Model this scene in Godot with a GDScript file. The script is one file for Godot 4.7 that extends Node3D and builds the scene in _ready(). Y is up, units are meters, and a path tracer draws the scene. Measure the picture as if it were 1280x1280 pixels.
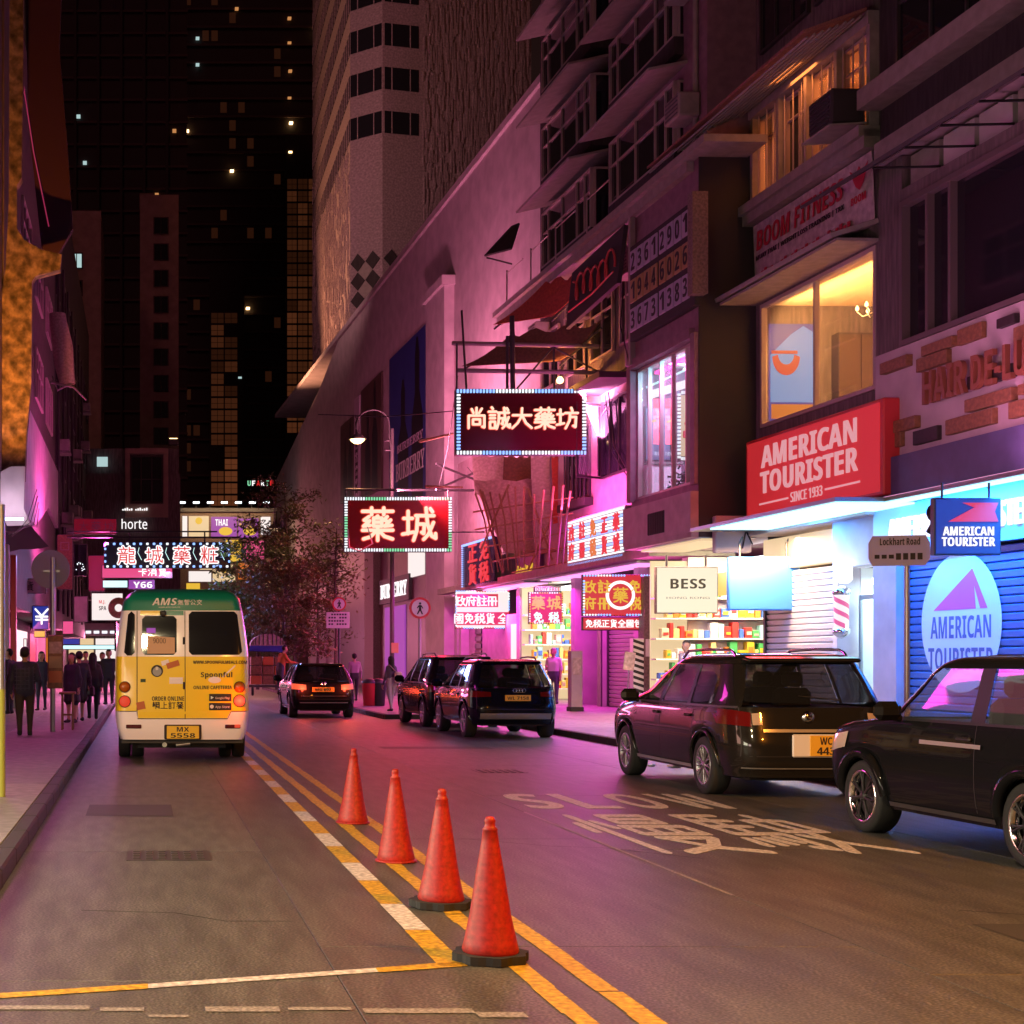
extends Node3D

# The photograph's lens: focal length in its pixels, the street's vanishing point, and the eye's height in metres.
const F := 1880.0
const XV := 180.0
const YH := 825.0
const EYE := 1.6
const AREA_K := 5.0
const BULB_K := 4.0

var M := {}
var FR := Transform3D()        # right-hand house line: x along the street towards the eye, y up, z out over the pavement
var rng := RandomNumberGenerator.new()
var sans: SystemFont
var sans_plain: SystemFont
var serif: SystemFont
var TEX := {}


func P(px: float, py: float, z: float) -> Vector3:
	return Vector3((px - XV) * z / F, EYE + (YH - py) * z / F, -z)


func fz(px: float, w := 0.0) -> float:
	return (16.4 - w) * F / (px - 104.8)


func U(px: float, w := 0.0) -> float:
	return (40.0 - fz(px, w)) * 1.0008 - 0.04 * w


func H(px: float, py: float, w := 0.0) -> float:
	return EYE + (YH - py) * fz(px, w) / F


# ---------------------------------------------------------------- nodes

func thing(called: String, label: String, category: String, xf := Transform3D(), group := "") -> Node3D:
	var o := Node3D.new()
	o.name = called
	o.transform = xf
	add_child(o, true)
	return tag(o, label, category, group)


func tag(o: Node3D, label: String, category: String, group := "") -> Node3D:
	o.set_meta("label", label)
	o.set_meta("category", category)
	if group != "":
		o.set_meta("group", group)
	return o


func at(v: Vector3, turn := 0.0) -> Transform3D:
	return Transform3D(Basis(Vector3.UP, turn), v)


func whole(called: String, st: SurfaceTool, m: Material, parent: Node = self) -> MeshInstance3D:
	st.generate_normals()
	return put(called, st.commit(), m, parent)


func obj(called: String, st: SurfaceTool, m: Material, parent: Node = self) -> MeshInstance3D:   # pieces that stand apart become parts of their own
	st.generate_normals()
	var mesh := st.commit()
	var arr := mesh.surface_get_arrays(0)
	var v: PackedVector3Array = arr[Mesh.ARRAY_VERTEX]
	if v.size() > 3000 or parent == self:
		return put(called, mesh, m, parent)
	var nrm: PackedVector3Array = arr[Mesh.ARRAY_NORMAL]
	var ix: PackedInt32Array = arr[Mesh.ARRAY_INDEX] if arr[Mesh.ARRAY_INDEX] != null else PackedInt32Array(range(v.size()))
	var up := {}
	for p in v:
		up[p.snappedf(0.0005)] = p.snappedf(0.0005)
	var root := func(p: Vector3) -> Vector3:
		while up[p] != p:
			up[p] = up[up[p]]
			p = up[p]
		return p
	for k in range(0, ix.size(), 3):
		var a: Vector3 = root.call(v[ix[k]].snappedf(0.0005))
		for j in [1, 2]:
			up[root.call(v[ix[k + j]].snappedf(0.0005))] = a
	var boxes := {}
	for p in v:
		var r: Vector3 = root.call(p.snappedf(0.0005))
		boxes[r] = boxes[r].expand(p) if boxes.has(r) else AABB(p, Vector3.ZERO)
	if boxes.size() < 2 or boxes.size() > 40:
		return put(called, mesh, m, parent)
	var keys := boxes.keys()
	var group := {}
	for k in keys:
		group[k] = k
	var merged := true
	while merged:
		merged = false
		for i in keys.size():
			for j in range(i + 1, keys.size()):
				var gi = group[keys[i]]
				var gj = group[keys[j]]
				if gi != gj and boxes[keys[i]].grow(0.012).intersects(boxes[keys[j]].grow(0.012)):
					for q in keys:
						if group[q] == gj:
							group[q] = gi
					merged = true
	var sets := {}
	for k in range(0, ix.size(), 3):
		var g = group[root.call(v[ix[k]].snappedf(0.0005))]
		if not sets.has(g):
			sets[g] = []
		sets[g].append_array([ix[k], ix[k + 1], ix[k + 2]])
	if sets.size() < 2:
		return put(called, mesh, m, parent)
	var first: MeshInstance3D = null
	for g in sets:
		var pv := PackedVector3Array()
		var pn := PackedVector3Array()
		for i in sets[g]:
			pv.append(v[i])
			pn.append(nrm[i])
		var out := []
		out.resize(Mesh.ARRAY_MAX)
		out[Mesh.ARRAY_VERTEX] = pv
		out[Mesh.ARRAY_NORMAL] = pn
		var am := ArrayMesh.new()
		am.add_surface_from_arrays(Mesh.PRIMITIVE_TRIANGLES, out)
		var o := put(called, am, m, parent)
		if first == null:
			first = o
	return first


func put(called: String, mesh: Mesh, m: Material, parent: Node, xf := Transform3D()) -> MeshInstance3D:
	var o := MeshInstance3D.new()
	o.name = called
	o.mesh = mesh
	o.material_override = m
	o.transform = xf
	parent.add_child(o, true)
	return o


func struct(o: Node3D) -> Node3D:
	o.set_meta("kind", "structure")
	return o


func stuff(o: Node3D) -> Node3D:
	o.set_meta("kind", "stuff")
	return o


# ---------------------------------------------------------------- shapes

func S() -> SurfaceTool:
	var st := SurfaceTool.new()
	st.begin(Mesh.PRIMITIVE_TRIANGLES)
	st.set_smooth_group(-1)
	return st


func tri(st: SurfaceTool, a: Vector3, b: Vector3, c: Vector3) -> void:
	st.add_vertex(a)
	st.add_vertex(b)
	st.add_vertex(c)


func quad(st: SurfaceTool, a: Vector3, b: Vector3, c: Vector3, d: Vector3) -> void:
	tri(st, a, b, c)
	tri(st, a, c, d)


func hexa(st: SurfaceTool, p: Array) -> void:     # 0-3 the back face, 4-7 the front face, each from lower left anticlockwise
	quad(st, p[4], p[7], p[6], p[5])
	quad(st, p[1], p[2], p[3], p[0])
	quad(st, p[0], p[3], p[7], p[4])
	quad(st, p[5], p[6], p[2], p[1])
	quad(st, p[7], p[3], p[2], p[6])
	quad(st, p[0], p[4], p[5], p[1])


func bx(st: SurfaceTool, x0: float, x1: float, y0: float, y1: float, z0: float, z1: float) -> void:
	st.set_smooth_group(-1)
	hexa(st, [Vector3(x0, y0, z0), Vector3(x1, y0, z0), Vector3(x1, y1, z0), Vector3(x0, y1, z0), Vector3(x0, y0, z1), Vector3(x1, y0, z1), Vector3(x1, y1, z1), Vector3(x0, y1, z1)])


func cbox(st: SurfaceTool, c: Vector3, s: Vector3, b := Basis()) -> void:
	var h := s / 2.0
	var p := []
	for z in [-1, 1]:
		for q in [[-1, -1], [1, -1], [1, 1], [-1, 1]]:
			p.append(c + b * Vector3(q[0] * h.x, q[1] * h.y, z * h.z))
	st.set_smooth_group(-1)
	hexa(st, p)


func soft_box(st: SurfaceTool, c: Vector3, s: Vector3, r: float, b := Basis()) -> void:   # a box with chamfered edges
	var h := s / 2.0
	r = minf(r, minf(h.x, minf(h.y, h.z)) * 0.95)
	st.set_smooth_group(-1)
	var faces := []
	for ax in 3:
		var a1 := (ax + 1) % 3
		var a2 := (ax + 2) % 3
		for sg in [-1.0, 1.0]:
			var q := []
			for k in [[-1, -1], [1, -1], [1, 1], [-1, 1]]:
				var v := Vector3()
				v[ax] = sg * h[ax]
				v[a1] = k[0] * (h[a1] - r)
				v[a2] = k[1] * (h[a2] - r)
				q.append(c + b * v)
			if sg > 0:
				quad(st, q[0], q[3], q[2], q[1])
			else:
				quad(st, q[0], q[1], q[2], q[3])
		for s1 in [-1.0, 1.0]:
			for s2 in [-1.0, 1.0]:
				var e := []
				for k in [[-1, 0], [1, 0], [1, 1], [-1, 1]]:
					var v := Vector3()
					v[ax] = k[0] * (h[ax] - r)
					v[a1] = s1 * (h[a1] - (r if k[1] == 1 else 0.0))
					v[a2] = s2 * (h[a2] - (0.0 if k[1] == 1 else r))
					e.append(c + b * v)
				if s1 * s2 > 0:
					quad(st, e[0], e[1], e[2], e[3])
				else:
					quad(st, e[0], e[3], e[2], e[1])
	for sx in [-1.0, 1.0]:
		for sy in [-1.0, 1.0]:
			for sz in [-1.0, 1.0]:
				var a := c + b * Vector3(sx * h.x, sy * (h.y - r), sz * (h.z - r))
				var d := c + b * Vector3(sx * (h.x - r), sy * h.y, sz * (h.z - r))
				var e := c + b * Vector3(sx * (h.x - r), sy * (h.y - r), sz * h.z)
				if sx * sy * sz > 0:
					tri(st, a, e, d)
				else:
					tri(st, a, d, e)


func tube(st: SurfaceTool, pts: Array, r0: float, r1 := -1.0, n := 8, caps := true) -> void:
	if r1 < 0.0:
		r1 = r0
	var rings := []
	var up := Vector3.UP
	for i in pts.size():
		var d: Vector3 = (pts[mini(i + 1, pts.size() - 1)] - pts[maxi(i - 1, 0)]).normalized()
		if i == 0 and absf(d.dot(up)) > 0.9:
			up = Vector3.RIGHT
		var sx: Vector3 = d.cross(up).normalized()
		up = sx.cross(d).normalized()
		var r := lerpf(r0, r1, float(i) / maxf(1.0, pts.size() - 1.0))
		var ring := []
		for k in n:
			var a := TAU * k / n
			ring.append(pts[i] + (sx * cos(a) + up * sin(a)) * r)
		rings.append(ring)
	st.set_smooth_group(1)
	for i in rings.size() - 1:
		for k in n:
			var k2 := (k + 1) % n
			quad(st, rings[i][k], rings[i][k2], rings[i + 1][k2], rings[i + 1][k])
	if caps:
		st.set_smooth_group(-1)
		for k in range(1, n - 1):
			tri(st, rings[0][0], rings[0][k + 1], rings[0][k])
			tri(st, rings[-1][0], rings[-1][k], rings[-1][k + 1])


func lathe(st: SurfaceTool, prof: Array, n: int, xf := Transform3D(), smooth := 1) -> void:   # profile of (radius, height), from below upwards
	st.set_smooth_group(smooth)
	for i in prof.size() - 1:
		for k in n:
			var a := TAU * k / n
			var b := TAU * (k + 1) / n
			var p: Vector2 = prof[i]
			var q: Vector2 = prof[i + 1]
			var v0 := xf * Vector3(p.x * cos(a), p.y, p.x * sin(a))
			var v1 := xf * Vector3(p.x * cos(b), p.y, p.x * sin(b))
			var v2 := xf * Vector3(q.x * cos(b), q.y, q.x * sin(b))
			var v3 := xf * Vector3(q.x * cos(a), q.y, q.x * sin(a))
			if p.x > 0.00001:
				tri(st, v0, v2, v1)
			if q.x > 0.00001:
				tri(st, v0, v3, v2)


func prism(st: SurfaceTool, poly: PackedVector2Array, z0: float, z1: float, xf := Transform3D()) -> void:   # an outline (y up) given thickness
	var ids := Geometry2D.triangulate_polygon(poly)
	st.set_smooth_group(-1)
	var cw := Geometry2D.is_polygon_clockwise(poly)
	for i in range(0, ids.size(), 3):
		var a := poly[ids[i]]
		var b := poly[ids[i + 1]]
		var c := poly[ids[i + 2]]
		if (b - a).cross(c - a) > 0:
			var t := b
			b = c
			c = t
		tri(st, xf * Vector3(a.x, a.y, z1), xf * Vector3(b.x, b.y, z1), xf * Vector3(c.x, c.y, z1))
		tri(st, xf * Vector3(a.x, a.y, z0), xf * Vector3(c.x, c.y, z0), xf * Vector3(b.x, b.y, z0))
	for i in poly.size():
		var a := poly[i]
		var b := poly[(i + 1) % poly.size()]
		if cw:
			var t := a
			a = b
			b = t
		quad(st, xf * Vector3(a.x, a.y, z1), xf * Vector3(a.x, a.y, z0), xf * Vector3(b.x, b.y, z0), xf * Vector3(b.x, b.y, z1))


func sheet(st: SurfaceTool, a: Vector3, b: Vector3, c: Vector3, d: Vector3, thick: float, sag := 0.0, nu := 1, nv := 1) -> void:   # a cloth or panel between four corners, with thickness and sag
	var nrm := (b - a).cross(d - a).normalized() * thick
	st.set_smooth_group(1 if sag != 0.0 else -1)
	var g := []
	for i in nu + 1:
		var row := []
		for j in nv + 1:
			var u := float(i) / nu
			var v := float(j) / nv
			var p := a.lerp(b, u).lerp(d.lerp(c, u), v)
			p.y -= sag * 4.0 * v * (1.0 - v) * (0.6 + 0.4 * sin(u * 9.0)) + sag * 0.5 * sin(u * 17.0) * v
			row.append(p)
		g.append(row)
	for i in nu:
		for j in nv:
			quad(st, g[i][j], g[i][j + 1], g[i + 1][j + 1], g[i + 1][j])
			quad(st, g[i][j] + nrm, g[i + 1][j] + nrm, g[i + 1][j + 1] + nrm, g[i][j + 1] + nrm)
	st.set_smooth_group(-1)
	for i in nu:
		quad(st, g[i][0], g[i + 1][0], g[i + 1][0] + nrm, g[i][0] + nrm)
		quad(st, g[i][nv], g[i][nv] + nrm, g[i + 1][nv] + nrm, g[i + 1][nv])
	for j in nv:
		quad(st, g[0][j], g[0][j] + nrm, g[0][j + 1] + nrm, g[0][j + 1])
		quad(st, g[nu][j], g[nu][j + 1], g[nu][j + 1] + nrm, g[nu][j] + nrm)


func disc(st: SurfaceTool, c: Vector3, r: float, t: float, n := 24, rx := 1.0) -> void:   # a plate facing +z
	var p := PackedVector2Array()
	for k in n:
		p.append(Vector2(c.x + cos(TAU * k / n) * r * rx, c.y + sin(TAU * k / n) * r))
	prism(st, p, c.z, c.z + t)


# ---------------------------------------------------------------- writing

var HAN := {
	"土": "12,32 88,32;50,5 50,90;2,92 98,84", "成": "10,25 90,25;18,25 14,70 0,98;20,50 48,50 45,78 36,74;55,2 62,50 80,85 98,92 97,78;88,45 66,80 45,95;74,4 84,14",
	"言": "40,0 55,8;5,20 95,20;20,36 80,36;20,50 80,50;20,66 20,95;20,66 80,66 80,95;20,95 80,95", "尚": "50,2 50,30;28,8 36,26;74,6 62,26;14,95 14,38 86,38 86,92 76,88;34,55 34,78;34,55 66,55 66,78;34,78 66,78",
	"大": "8,36 92,36;50,4 48,40 30,72 6,95;52,40 68,72 94,94", "方": "48,2 56,16;5,26 95,26;45,44 82,44 78,90 62,84;40,26 36,60 8,96",
	"藥": "5,12 95,12;32,2 32,22;68,2 68,22;50,26 44,32;38,32 38,56;38,32 62,32 62,56;38,44 62,44;38,56 62,56;24,28 10,38 24,44;26,40 8,56 28,54;78,28 68,38 84,44;88,38 70,56 92,54;5,68 95,68;50,60 50,98;46,70 28,88 8,94;54,70 70,86 94,94",
	"龍": "28,2 34,12;5,16 55,16;18,24 24,36;44,22 38,36;2,40 58,40;12,50 10,80 2,98;12,50 50,50 50,96 42,92;14,64 50,64;14,78 50,78;66,4 66,30;66,16 92,16;66,30 94,30 92,46;66,46 92,46;66,46 66,88 72,95 98,94 98,84;72,60 92,60;72,74 92,74",
	"米": "14,10 30,34;84,8 68,34;4,44 96,44;50,2 50,98;46,48 6,84;54,48 96,82", "庄": "50,0 56,10;10,14 96,14;12,14 10,60 0,98;28,48 88,48;58,28 58,88;20,90 96,90",
	"正": "8,10 92,10;50,10 50,90;50,48 84,48;22,42 22,90;2,92 98,92", "攵": "38,2 26,30 4,46;26,28 92,28;76,28 58,66 10,96;26,44 52,72 96,96",
	"府": "50,0 54,10;8,14 96,14;12,14 10,60 0,98;38,26 24,52;30,42 30,96;46,46 96,46;78,26 78,92 66,88;54,60 62,74", "主": "44,2 56,12;8,26 92,26;16,56 84,56;50,26 50,92;2,92 98,92",
	"冊": "15,10 15,95;15,10 45,10 45,92;55,10 55,95;55,10 85,10 85,92;2,50 98,50", "免": "36,2 10,28;32,12 66,12 56,26;20,28 20,56;20,28 80,28 80,56;20,56 80,56;50,28 46,62 10,96;56,56 56,86 62,93 96,92 96,80",
	"禾": "80,4 20,14;4,32 96,32;50,10 50,98;46,36 6,72;54,38 94,66", "兌": "26,4 40,22;74,2 58,22;18,28 18,56;18,28 82,28 82,56;18,56 82,56;36,56 30,80 4,96;62,56 62,86 70,93 98,92 98,78",
	"化": "26,0 6,40;18,24 18,96;88,20 50,44;50,4 50,82 58,94 94,90 94,70", "貝": "22,4 22,74;22,4 78,4 78,74;22,28 78,28;22,50 78,50;22,74 78,74;36,78 10,98;64,78 92,98",
	"全": "50,2 4,44;52,6 96,44;22,46 78,46;26,68 74,68;50,46 50,94;6,95 94,95", "國": "10,6 10,96;10,6 90,6 90,96;10,94 90,94;22,28 78,28;28,42 28,60;28,42 48,42 48,60;28,60 48,60;24,74 52,70;56,16 62,56 80,82;74,44 54,76",
	"包": "30,2 6,36;26,16 90,16 86,62 74,58;24,36 60,36 60,58;24,36 24,84 32,94 94,92 94,78;24,58 60,58", "郵": "46,2 14,8;4,24 58,24;12,40 50,40;4,58 58,58;30,8 30,88;16,24 16,58;46,24 46,58;8,90 54,84;68,8 92,8 78,34 94,54 88,66 78,62;68,8 68,98",
	"慢": "14,4 14,98;4,28 2,50;24,22 28,40;44,4 44,26;44,4 84,4 84,26;44,15 84,15;44,26 84,26;38,36 38,56;38,36 92,36 92,56;56,36 56,56;74,36 74,56;38,56 92,56;42,66 86,66 66,86 34,98;48,70 66,88 96,98",
	"駛": "8,4 8,56;8,4 44,4;26,4 26,56;8,20 42,20;8,36 42,36;8,56 48,56 46,92 36,88;4,68 2,84;14,68 16,82;24,66 27,80;34,64 38,76;58,20 58,50;58,20 92,20 92,50;58,50 92,50;76,4 76,50 68,78 52,98;60,60 76,80 98,98",
	"網": "20,2 6,20 22,28;26,16 4,42 30,38;26,32 32,44;18,44 18,70;8,52 4,66;28,50 34,62;46,8 46,98;46,8 94,8 94,94 86,90;56,22 62,34;82,20 76,34;52,42 88,42;58,56 58,78 84,78;54,64 86,64", "上": "50,4 50,90;50,42 84,42;4,92 96,92", "丁": "4,16 96,16;56,16 56,92 36,84",
	"餐": "24,2 8,20;18,10 42,10 30,30 8,42;18,18 28,26;54,8 84,8 60,40;58,14 90,42;50,36 6,66;50,36 96,66;44,46 56,52;28,58 28,96;28,58 70,58 70,78;28,68 70,68;28,78 70,78;28,96 48,90;78,80 52,92;44,80 92,98",
	"進": "36,4 28,24;34,16 34,70;34,22 92,22;34,38 88,38;34,54 88,54;34,70 94,70;60,22 60,70;10,8 18,16;4,34 20,34 18,72;4,90 22,78 50,92 98,92", "智": "24,2 10,18;18,12 48,12;4,26 52,26;30,12 28,30 6,46;32,30 50,42;60,10 60,38;60,10 92,10 92,38;60,38 92,38;24,54 24,96;24,54 76,54 76,96;24,74 76,74;24,95 76,95",
	"公": "34,6 4,44;64,4 96,42;44,42 16,86 84,80;66,62 90,96", "交": "48,2 54,14;6,20 94,20;32,28 12,48;66,28 90,46;66,44 44,76 6,96;34,44 56,76 94,96", "卡": "50,2 50,48;50,24 86,24;6,48 94,48;50,48 50,98;54,62 78,76",
	"消": "10,8 22,18;4,34 16,42;4,94 26,60;64,2 64,30;40,10 50,26;90,8 80,26;42,36 42,98;42,36 90,36 90,94 82,90;42,54 90,54;42,72 90,72", "弗": "14,14 84,14 84,40;14,40 84,40;14,40 10,66 90,66 86,90;38,2 36,70 16,96;60,2 60,98",
	"¥": "10,4 50,48;90,4 50,48;50,48 50,98;14,52 86,52;14,72 86,72",
}
var JOINED := {
	"城": [["土", 0, 8, 34, 78], ["成", 33, 0, 67, 100]], "誠": [["言", 0, 0, 38, 100], ["成", 38, 0, 62, 100]], "坊": [["土", 0, 6, 34, 80], ["方", 36, 0, 64, 100]], "粧": [["米", 0, 0, 38, 100], ["庄", 40, 0, 60, 100]],
	"政": [["正", 0, 6, 46, 90], ["攵", 46, 0, 54, 100]], "註": [["言", 0, 0, 42, 100], ["主", 48, 0, 52, 100]], "稅": [["禾", 0, 0, 42, 100], ["兌", 44, 0, 56, 100]], "貨": [["化", 10, 0, 80, 38], ["貝", 8, 42, 84, 58]],
	"訂": [["言", 0, 0, 44, 100], ["丁", 48, 0, 52, 100]], "費": [["弗", 8, 0, 84, 46], ["貝", 10, 48, 80, 52]],
}


func strokes(ch: String) -> Array:
	var out := []
	if JOINED.has(ch):
		for c in JOINED[ch]:
			for line in strokes(c[0]):
				var moved := PackedVector2Array()
				for p in line:
					moved.append(Vector2(c[1] + p.x * c[3] / 100.0, c[2] + p.y * c[4] / 100.0))
				out.append(moved)
		return out
	for part in HAN[ch].split(";"):
		var line := PackedVector2Array()
		for pair in part.split(" ", false):
			var n = pair.split(",")
			line.append(Vector2(float(n[0]), float(n[1])))
		out.append(line)
	return out


func han_shape(st: SurfaceTool, ch: String, width: float, xf: Transform3D, sx: float, sy: float, z0: float, z1: float) -> void:   # brush strokes in a box sx by sy round the origin
	var i := 0
	for line in strokes(ch):
		for poly in Geometry2D.offset_polyline(line, width / 2.0, Geometry2D.JOIN_ROUND, Geometry2D.END_ROUND):
			var q := PackedVector2Array()
			for p in poly:
				var v := Vector2((p.x / 100.0 - 0.5) * sx, (0.5 - p.y / 100.0) * sy)
				if q.is_empty() or q[q.size() - 1].distance_to(v) > 0.012 * sx:
					q.append(v)
			if q.size() > 2:
				prism(st, q, z0, z1 + i * (z1 - z0) * 0.01, xf)
		i += 1


func han(parent: Node, word: String, m: Material, xf: Transform3D, size: float, step: float, width := 9.0, depth := 0.02, vertical := false, sx := 0.0) -> void:
	for i in word.length():
		var st := S()
		var k := i - (word.length() - 1) / 2.0
		han_shape(st, word[i], width, xf * Transform3D(Basis(), Vector3(0.0 if vertical else k * step, -k * step if vertical else 0.0, 0)), sx if sx > 0 else size, size, 0.0, depth)
		obj("lettering", st, m, parent)


func text(parent: Node, s: String, m: Material, xf: Transform3D, width: float, height: float, depth := 0.012, font: Font = null, slant := 0.0) -> MeshInstance3D:
	var t := TextMesh.new()
	t.text = s
	t.font = font if font else sans
	t.font_size = 48
	t.pixel_size = 0.01
	t.depth = 0.05
	t.curve_step = 4.0
	var box := t.get_aabb()
	var c := box.get_center()
	var k := Vector3(width / box.size.x, height / box.size.y, depth / 0.05)
	var b := Basis(Vector3(k.x, 0, 0), Vector3(slant * k.y, k.y, 0), Vector3(0, 0, k.z))
	return put("lettering", t, m, parent, xf * Transform3D(b, -(b * c) + Vector3(0, 0, depth / 2.0)))


# ---------------------------------------------------------------- materials

func noise_tex(key: String, freq: float, lo: float, hi: float, octaves := 4, kind := FastNoiseLite.TYPE_SIMPLEX_SMOOTH, size := 512) -> Texture2D:
	if TEX.has(key):
		return TEX[key]
	var n := FastNoiseLite.new()
	n.seed = 7 + TEX.size()
	n.noise_type = kind
	n.frequency = freq
	n.fractal_octaves = octaves
	var t := NoiseTexture2D.new()
	t.width = size
	t.height = size
	t.seamless = true
	t.noise = n
	var g := Gradient.new()
	g.set_color(0, Color(lo, lo, lo))
	g.set_color(1, Color(hi, hi, hi))
	t.color_ramp = g
	TEX[key] = t
	return t


func mat(key: String, c: Color, rough := 0.8, metal := 0.0, tex := "", scale := 0.5, relief := 0.0) -> StandardMaterial3D:
	var m := StandardMaterial3D.new()
	m.resource_name = key
	m.albedo_color = c.linear_to_srgb()
	m.roughness = rough
	m.metallic = metal
	if tex != "":
		m.albedo_texture = TEX[tex]
		m.uv1_triplanar = true
		m.uv1_world_triplanar = true
		m.uv1_scale = Vector3.ONE * scale
		if relief > 0.0:
			m.heightmap_enabled = true
			m.heightmap_texture = TEX[tex]
			m.heightmap_scale = relief
	M[key] = m
	return m


func glow(key: String, c: Color, e := 1.0) -> StandardMaterial3D:
	var m := StandardMaterial3D.new()
	m.resource_name = key
	m.albedo_color = Color(0.22, 0.22, 0.22)
	m.roughness = 0.6
	m.emission_enabled = true
	m.emission = c.linear_to_srgb()
	m.emission_energy_multiplier = e
	M[key] = m
	return m


func glass(key: String, c: Color, a: float, rough := 0.03) -> StandardMaterial3D:
	var m := StandardMaterial3D.new()
	m.resource_name = key
	m.albedo_color = Color(c.linear_to_srgb(), a)
	m.transparency = BaseMaterial3D.TRANSPARENCY_ALPHA
	m.roughness = rough
	M[key] = m
	return m


func paint(key: String, c: Color, rough := 0.3, metal := 0.0) -> StandardMaterial3D:
	var m := mat(key, c, rough, metal)
	m.clearcoat_enabled = true
	m.clearcoat = 0.22
	m.clearcoat_roughness = 0.02
	m.metallic_specular = 0.08
	return m


# ---------------------------------------------------------------- lights

func area(parent: Node, xf: Transform3D, size: Vector2, c: Color, e: float) -> void:   # shines along its own -z
	var l := AreaLight3D.new()
	l.name = "lamp_light"
	l.area_size = size
	l.light_color = c.linear_to_srgb()
	l.light_energy = e * AREA_K
	l.area_range = 60.0
	l.area_attenuation = 2.0
	l.shadow_enabled = true
	parent.add_child(l, true)
	l.transform = xf


func facing(p: Vector3, towards: Vector3) -> Transform3D:
	var d := (towards - p).normalized()
	return Transform3D(Basis.looking_at(d, Vector3.UP if absf(d.y) < 0.95 else Vector3.RIGHT), p)


func omni(parent: Node, p: Vector3, c: Color, e: float, size := 0.08) -> void:
	var l := OmniLight3D.new()
	l.name = "bulb_light"
	l.light_color = c.linear_to_srgb()
	l.light_energy = e * BULB_K
	l.light_size = size
	l.omni_range = 60.0
	l.omni_attenuation = 2.0
	l.shadow_enabled = true
	parent.add_child(l, true)
	l.position = p


func spot(parent: Node, p: Vector3, towards: Vector3, c: Color, e: float, angle: float, size := 0.15) -> void:
	var l := SpotLight3D.new()
	l.name = "lamp_light"
	l.light_color = c.linear_to_srgb()
	l.light_energy = e * BULB_K
	l.light_size = size
	l.spot_range = 60.0
	l.spot_attenuation = 2.0
	l.spot_angle = angle
	l.spot_angle_attenuation = 0.6
	l.shadow_enabled = true
	parent.add_child(l, true)
	l.transform = facing(p, towards)


# ================================================================ the scene

func _ready() -> void:
	rng.seed = 41
	var cam := Camera3D.new()
	cam.name = "camera"
	cam.projection = Camera3D.PROJECTION_FRUSTUM
	cam.near = 0.1
	cam.far = 900.0
	cam.size = 0.1 * 1280.0 / F
	cam.frustum_offset = Vector2(0.1 * (640.0 - XV) / F, 0.1 * (YH - 640.0) / F)
	cam.position = Vector3(0, EYE, 0)
	add_child(cam)
	cam.current = true
	var env := Environment.new()
	env.background_mode = Environment.BG_SKY
	var sm := ProceduralSkyMaterial.new()
	sm.sky_top_color = Color(0.006, 0.0024, 0.0026).linear_to_srgb()
	sm.sky_horizon_color = Color(0.03, 0.012, 0.010).linear_to_srgb()
	sm.ground_bottom_color = Color(0.004, 0.002, 0.002).linear_to_srgb()
	sm.ground_horizon_color = Color(0.01, 0.004, 0.004).linear_to_srgb()
	sm.sky_curve = 0.2
	env.sky = Sky.new()
	env.sky.sky_material = sm
	env.background_energy_multiplier = 0.9
	env.tonemap_mode = Environment.TONE_MAPPER_LINEAR
	env.tonemap_exposure = 1.0
	env.sdfgi_enabled = true
	env.ssao_enabled = true
	env.ssil_enabled = true
	var we := WorldEnvironment.new()
	we.name = "world"
	we.environment = env
	add_child(we)
	var night_fill := DirectionalLight3D.new()  # directional fill added for the upper walls, tinted like city glow
	night_fill.name = "night_fill"
	night_fill.light_color = Color(1.0, 0.58, 0.6)
	night_fill.light_energy = 0.05
	night_fill.light_angular_distance = 10.0
	night_fill.shadow_enabled = true
	night_fill.sky_mode = DirectionalLight3D.SKY_MODE_LIGHT_ONLY
	night_fill.rotation_degrees = Vector3(-48, -38, 0)
	add_child(night_fill)

	FR = Transform3D(Basis(Vector3(0.04, 0, 1).normalized(), Vector3.UP, Vector3(-1, 0, 0.04).normalized()), Vector3(14.8, 0, -40))
	fonts_and_materials()
	ground()
	right_houses()
	right_wall_and_tower()
	far_end()
	left_side()
	neon_signs()
	shop_fronts()
	bus()
	parked_cars()
	street_furniture()
	trees()
	people()


func font(names: String, weight := 700) -> SystemFont:
	var f := SystemFont.new()
	f.font_names = PackedStringArray([names])
	f.font_weight = weight
	return f


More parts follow.
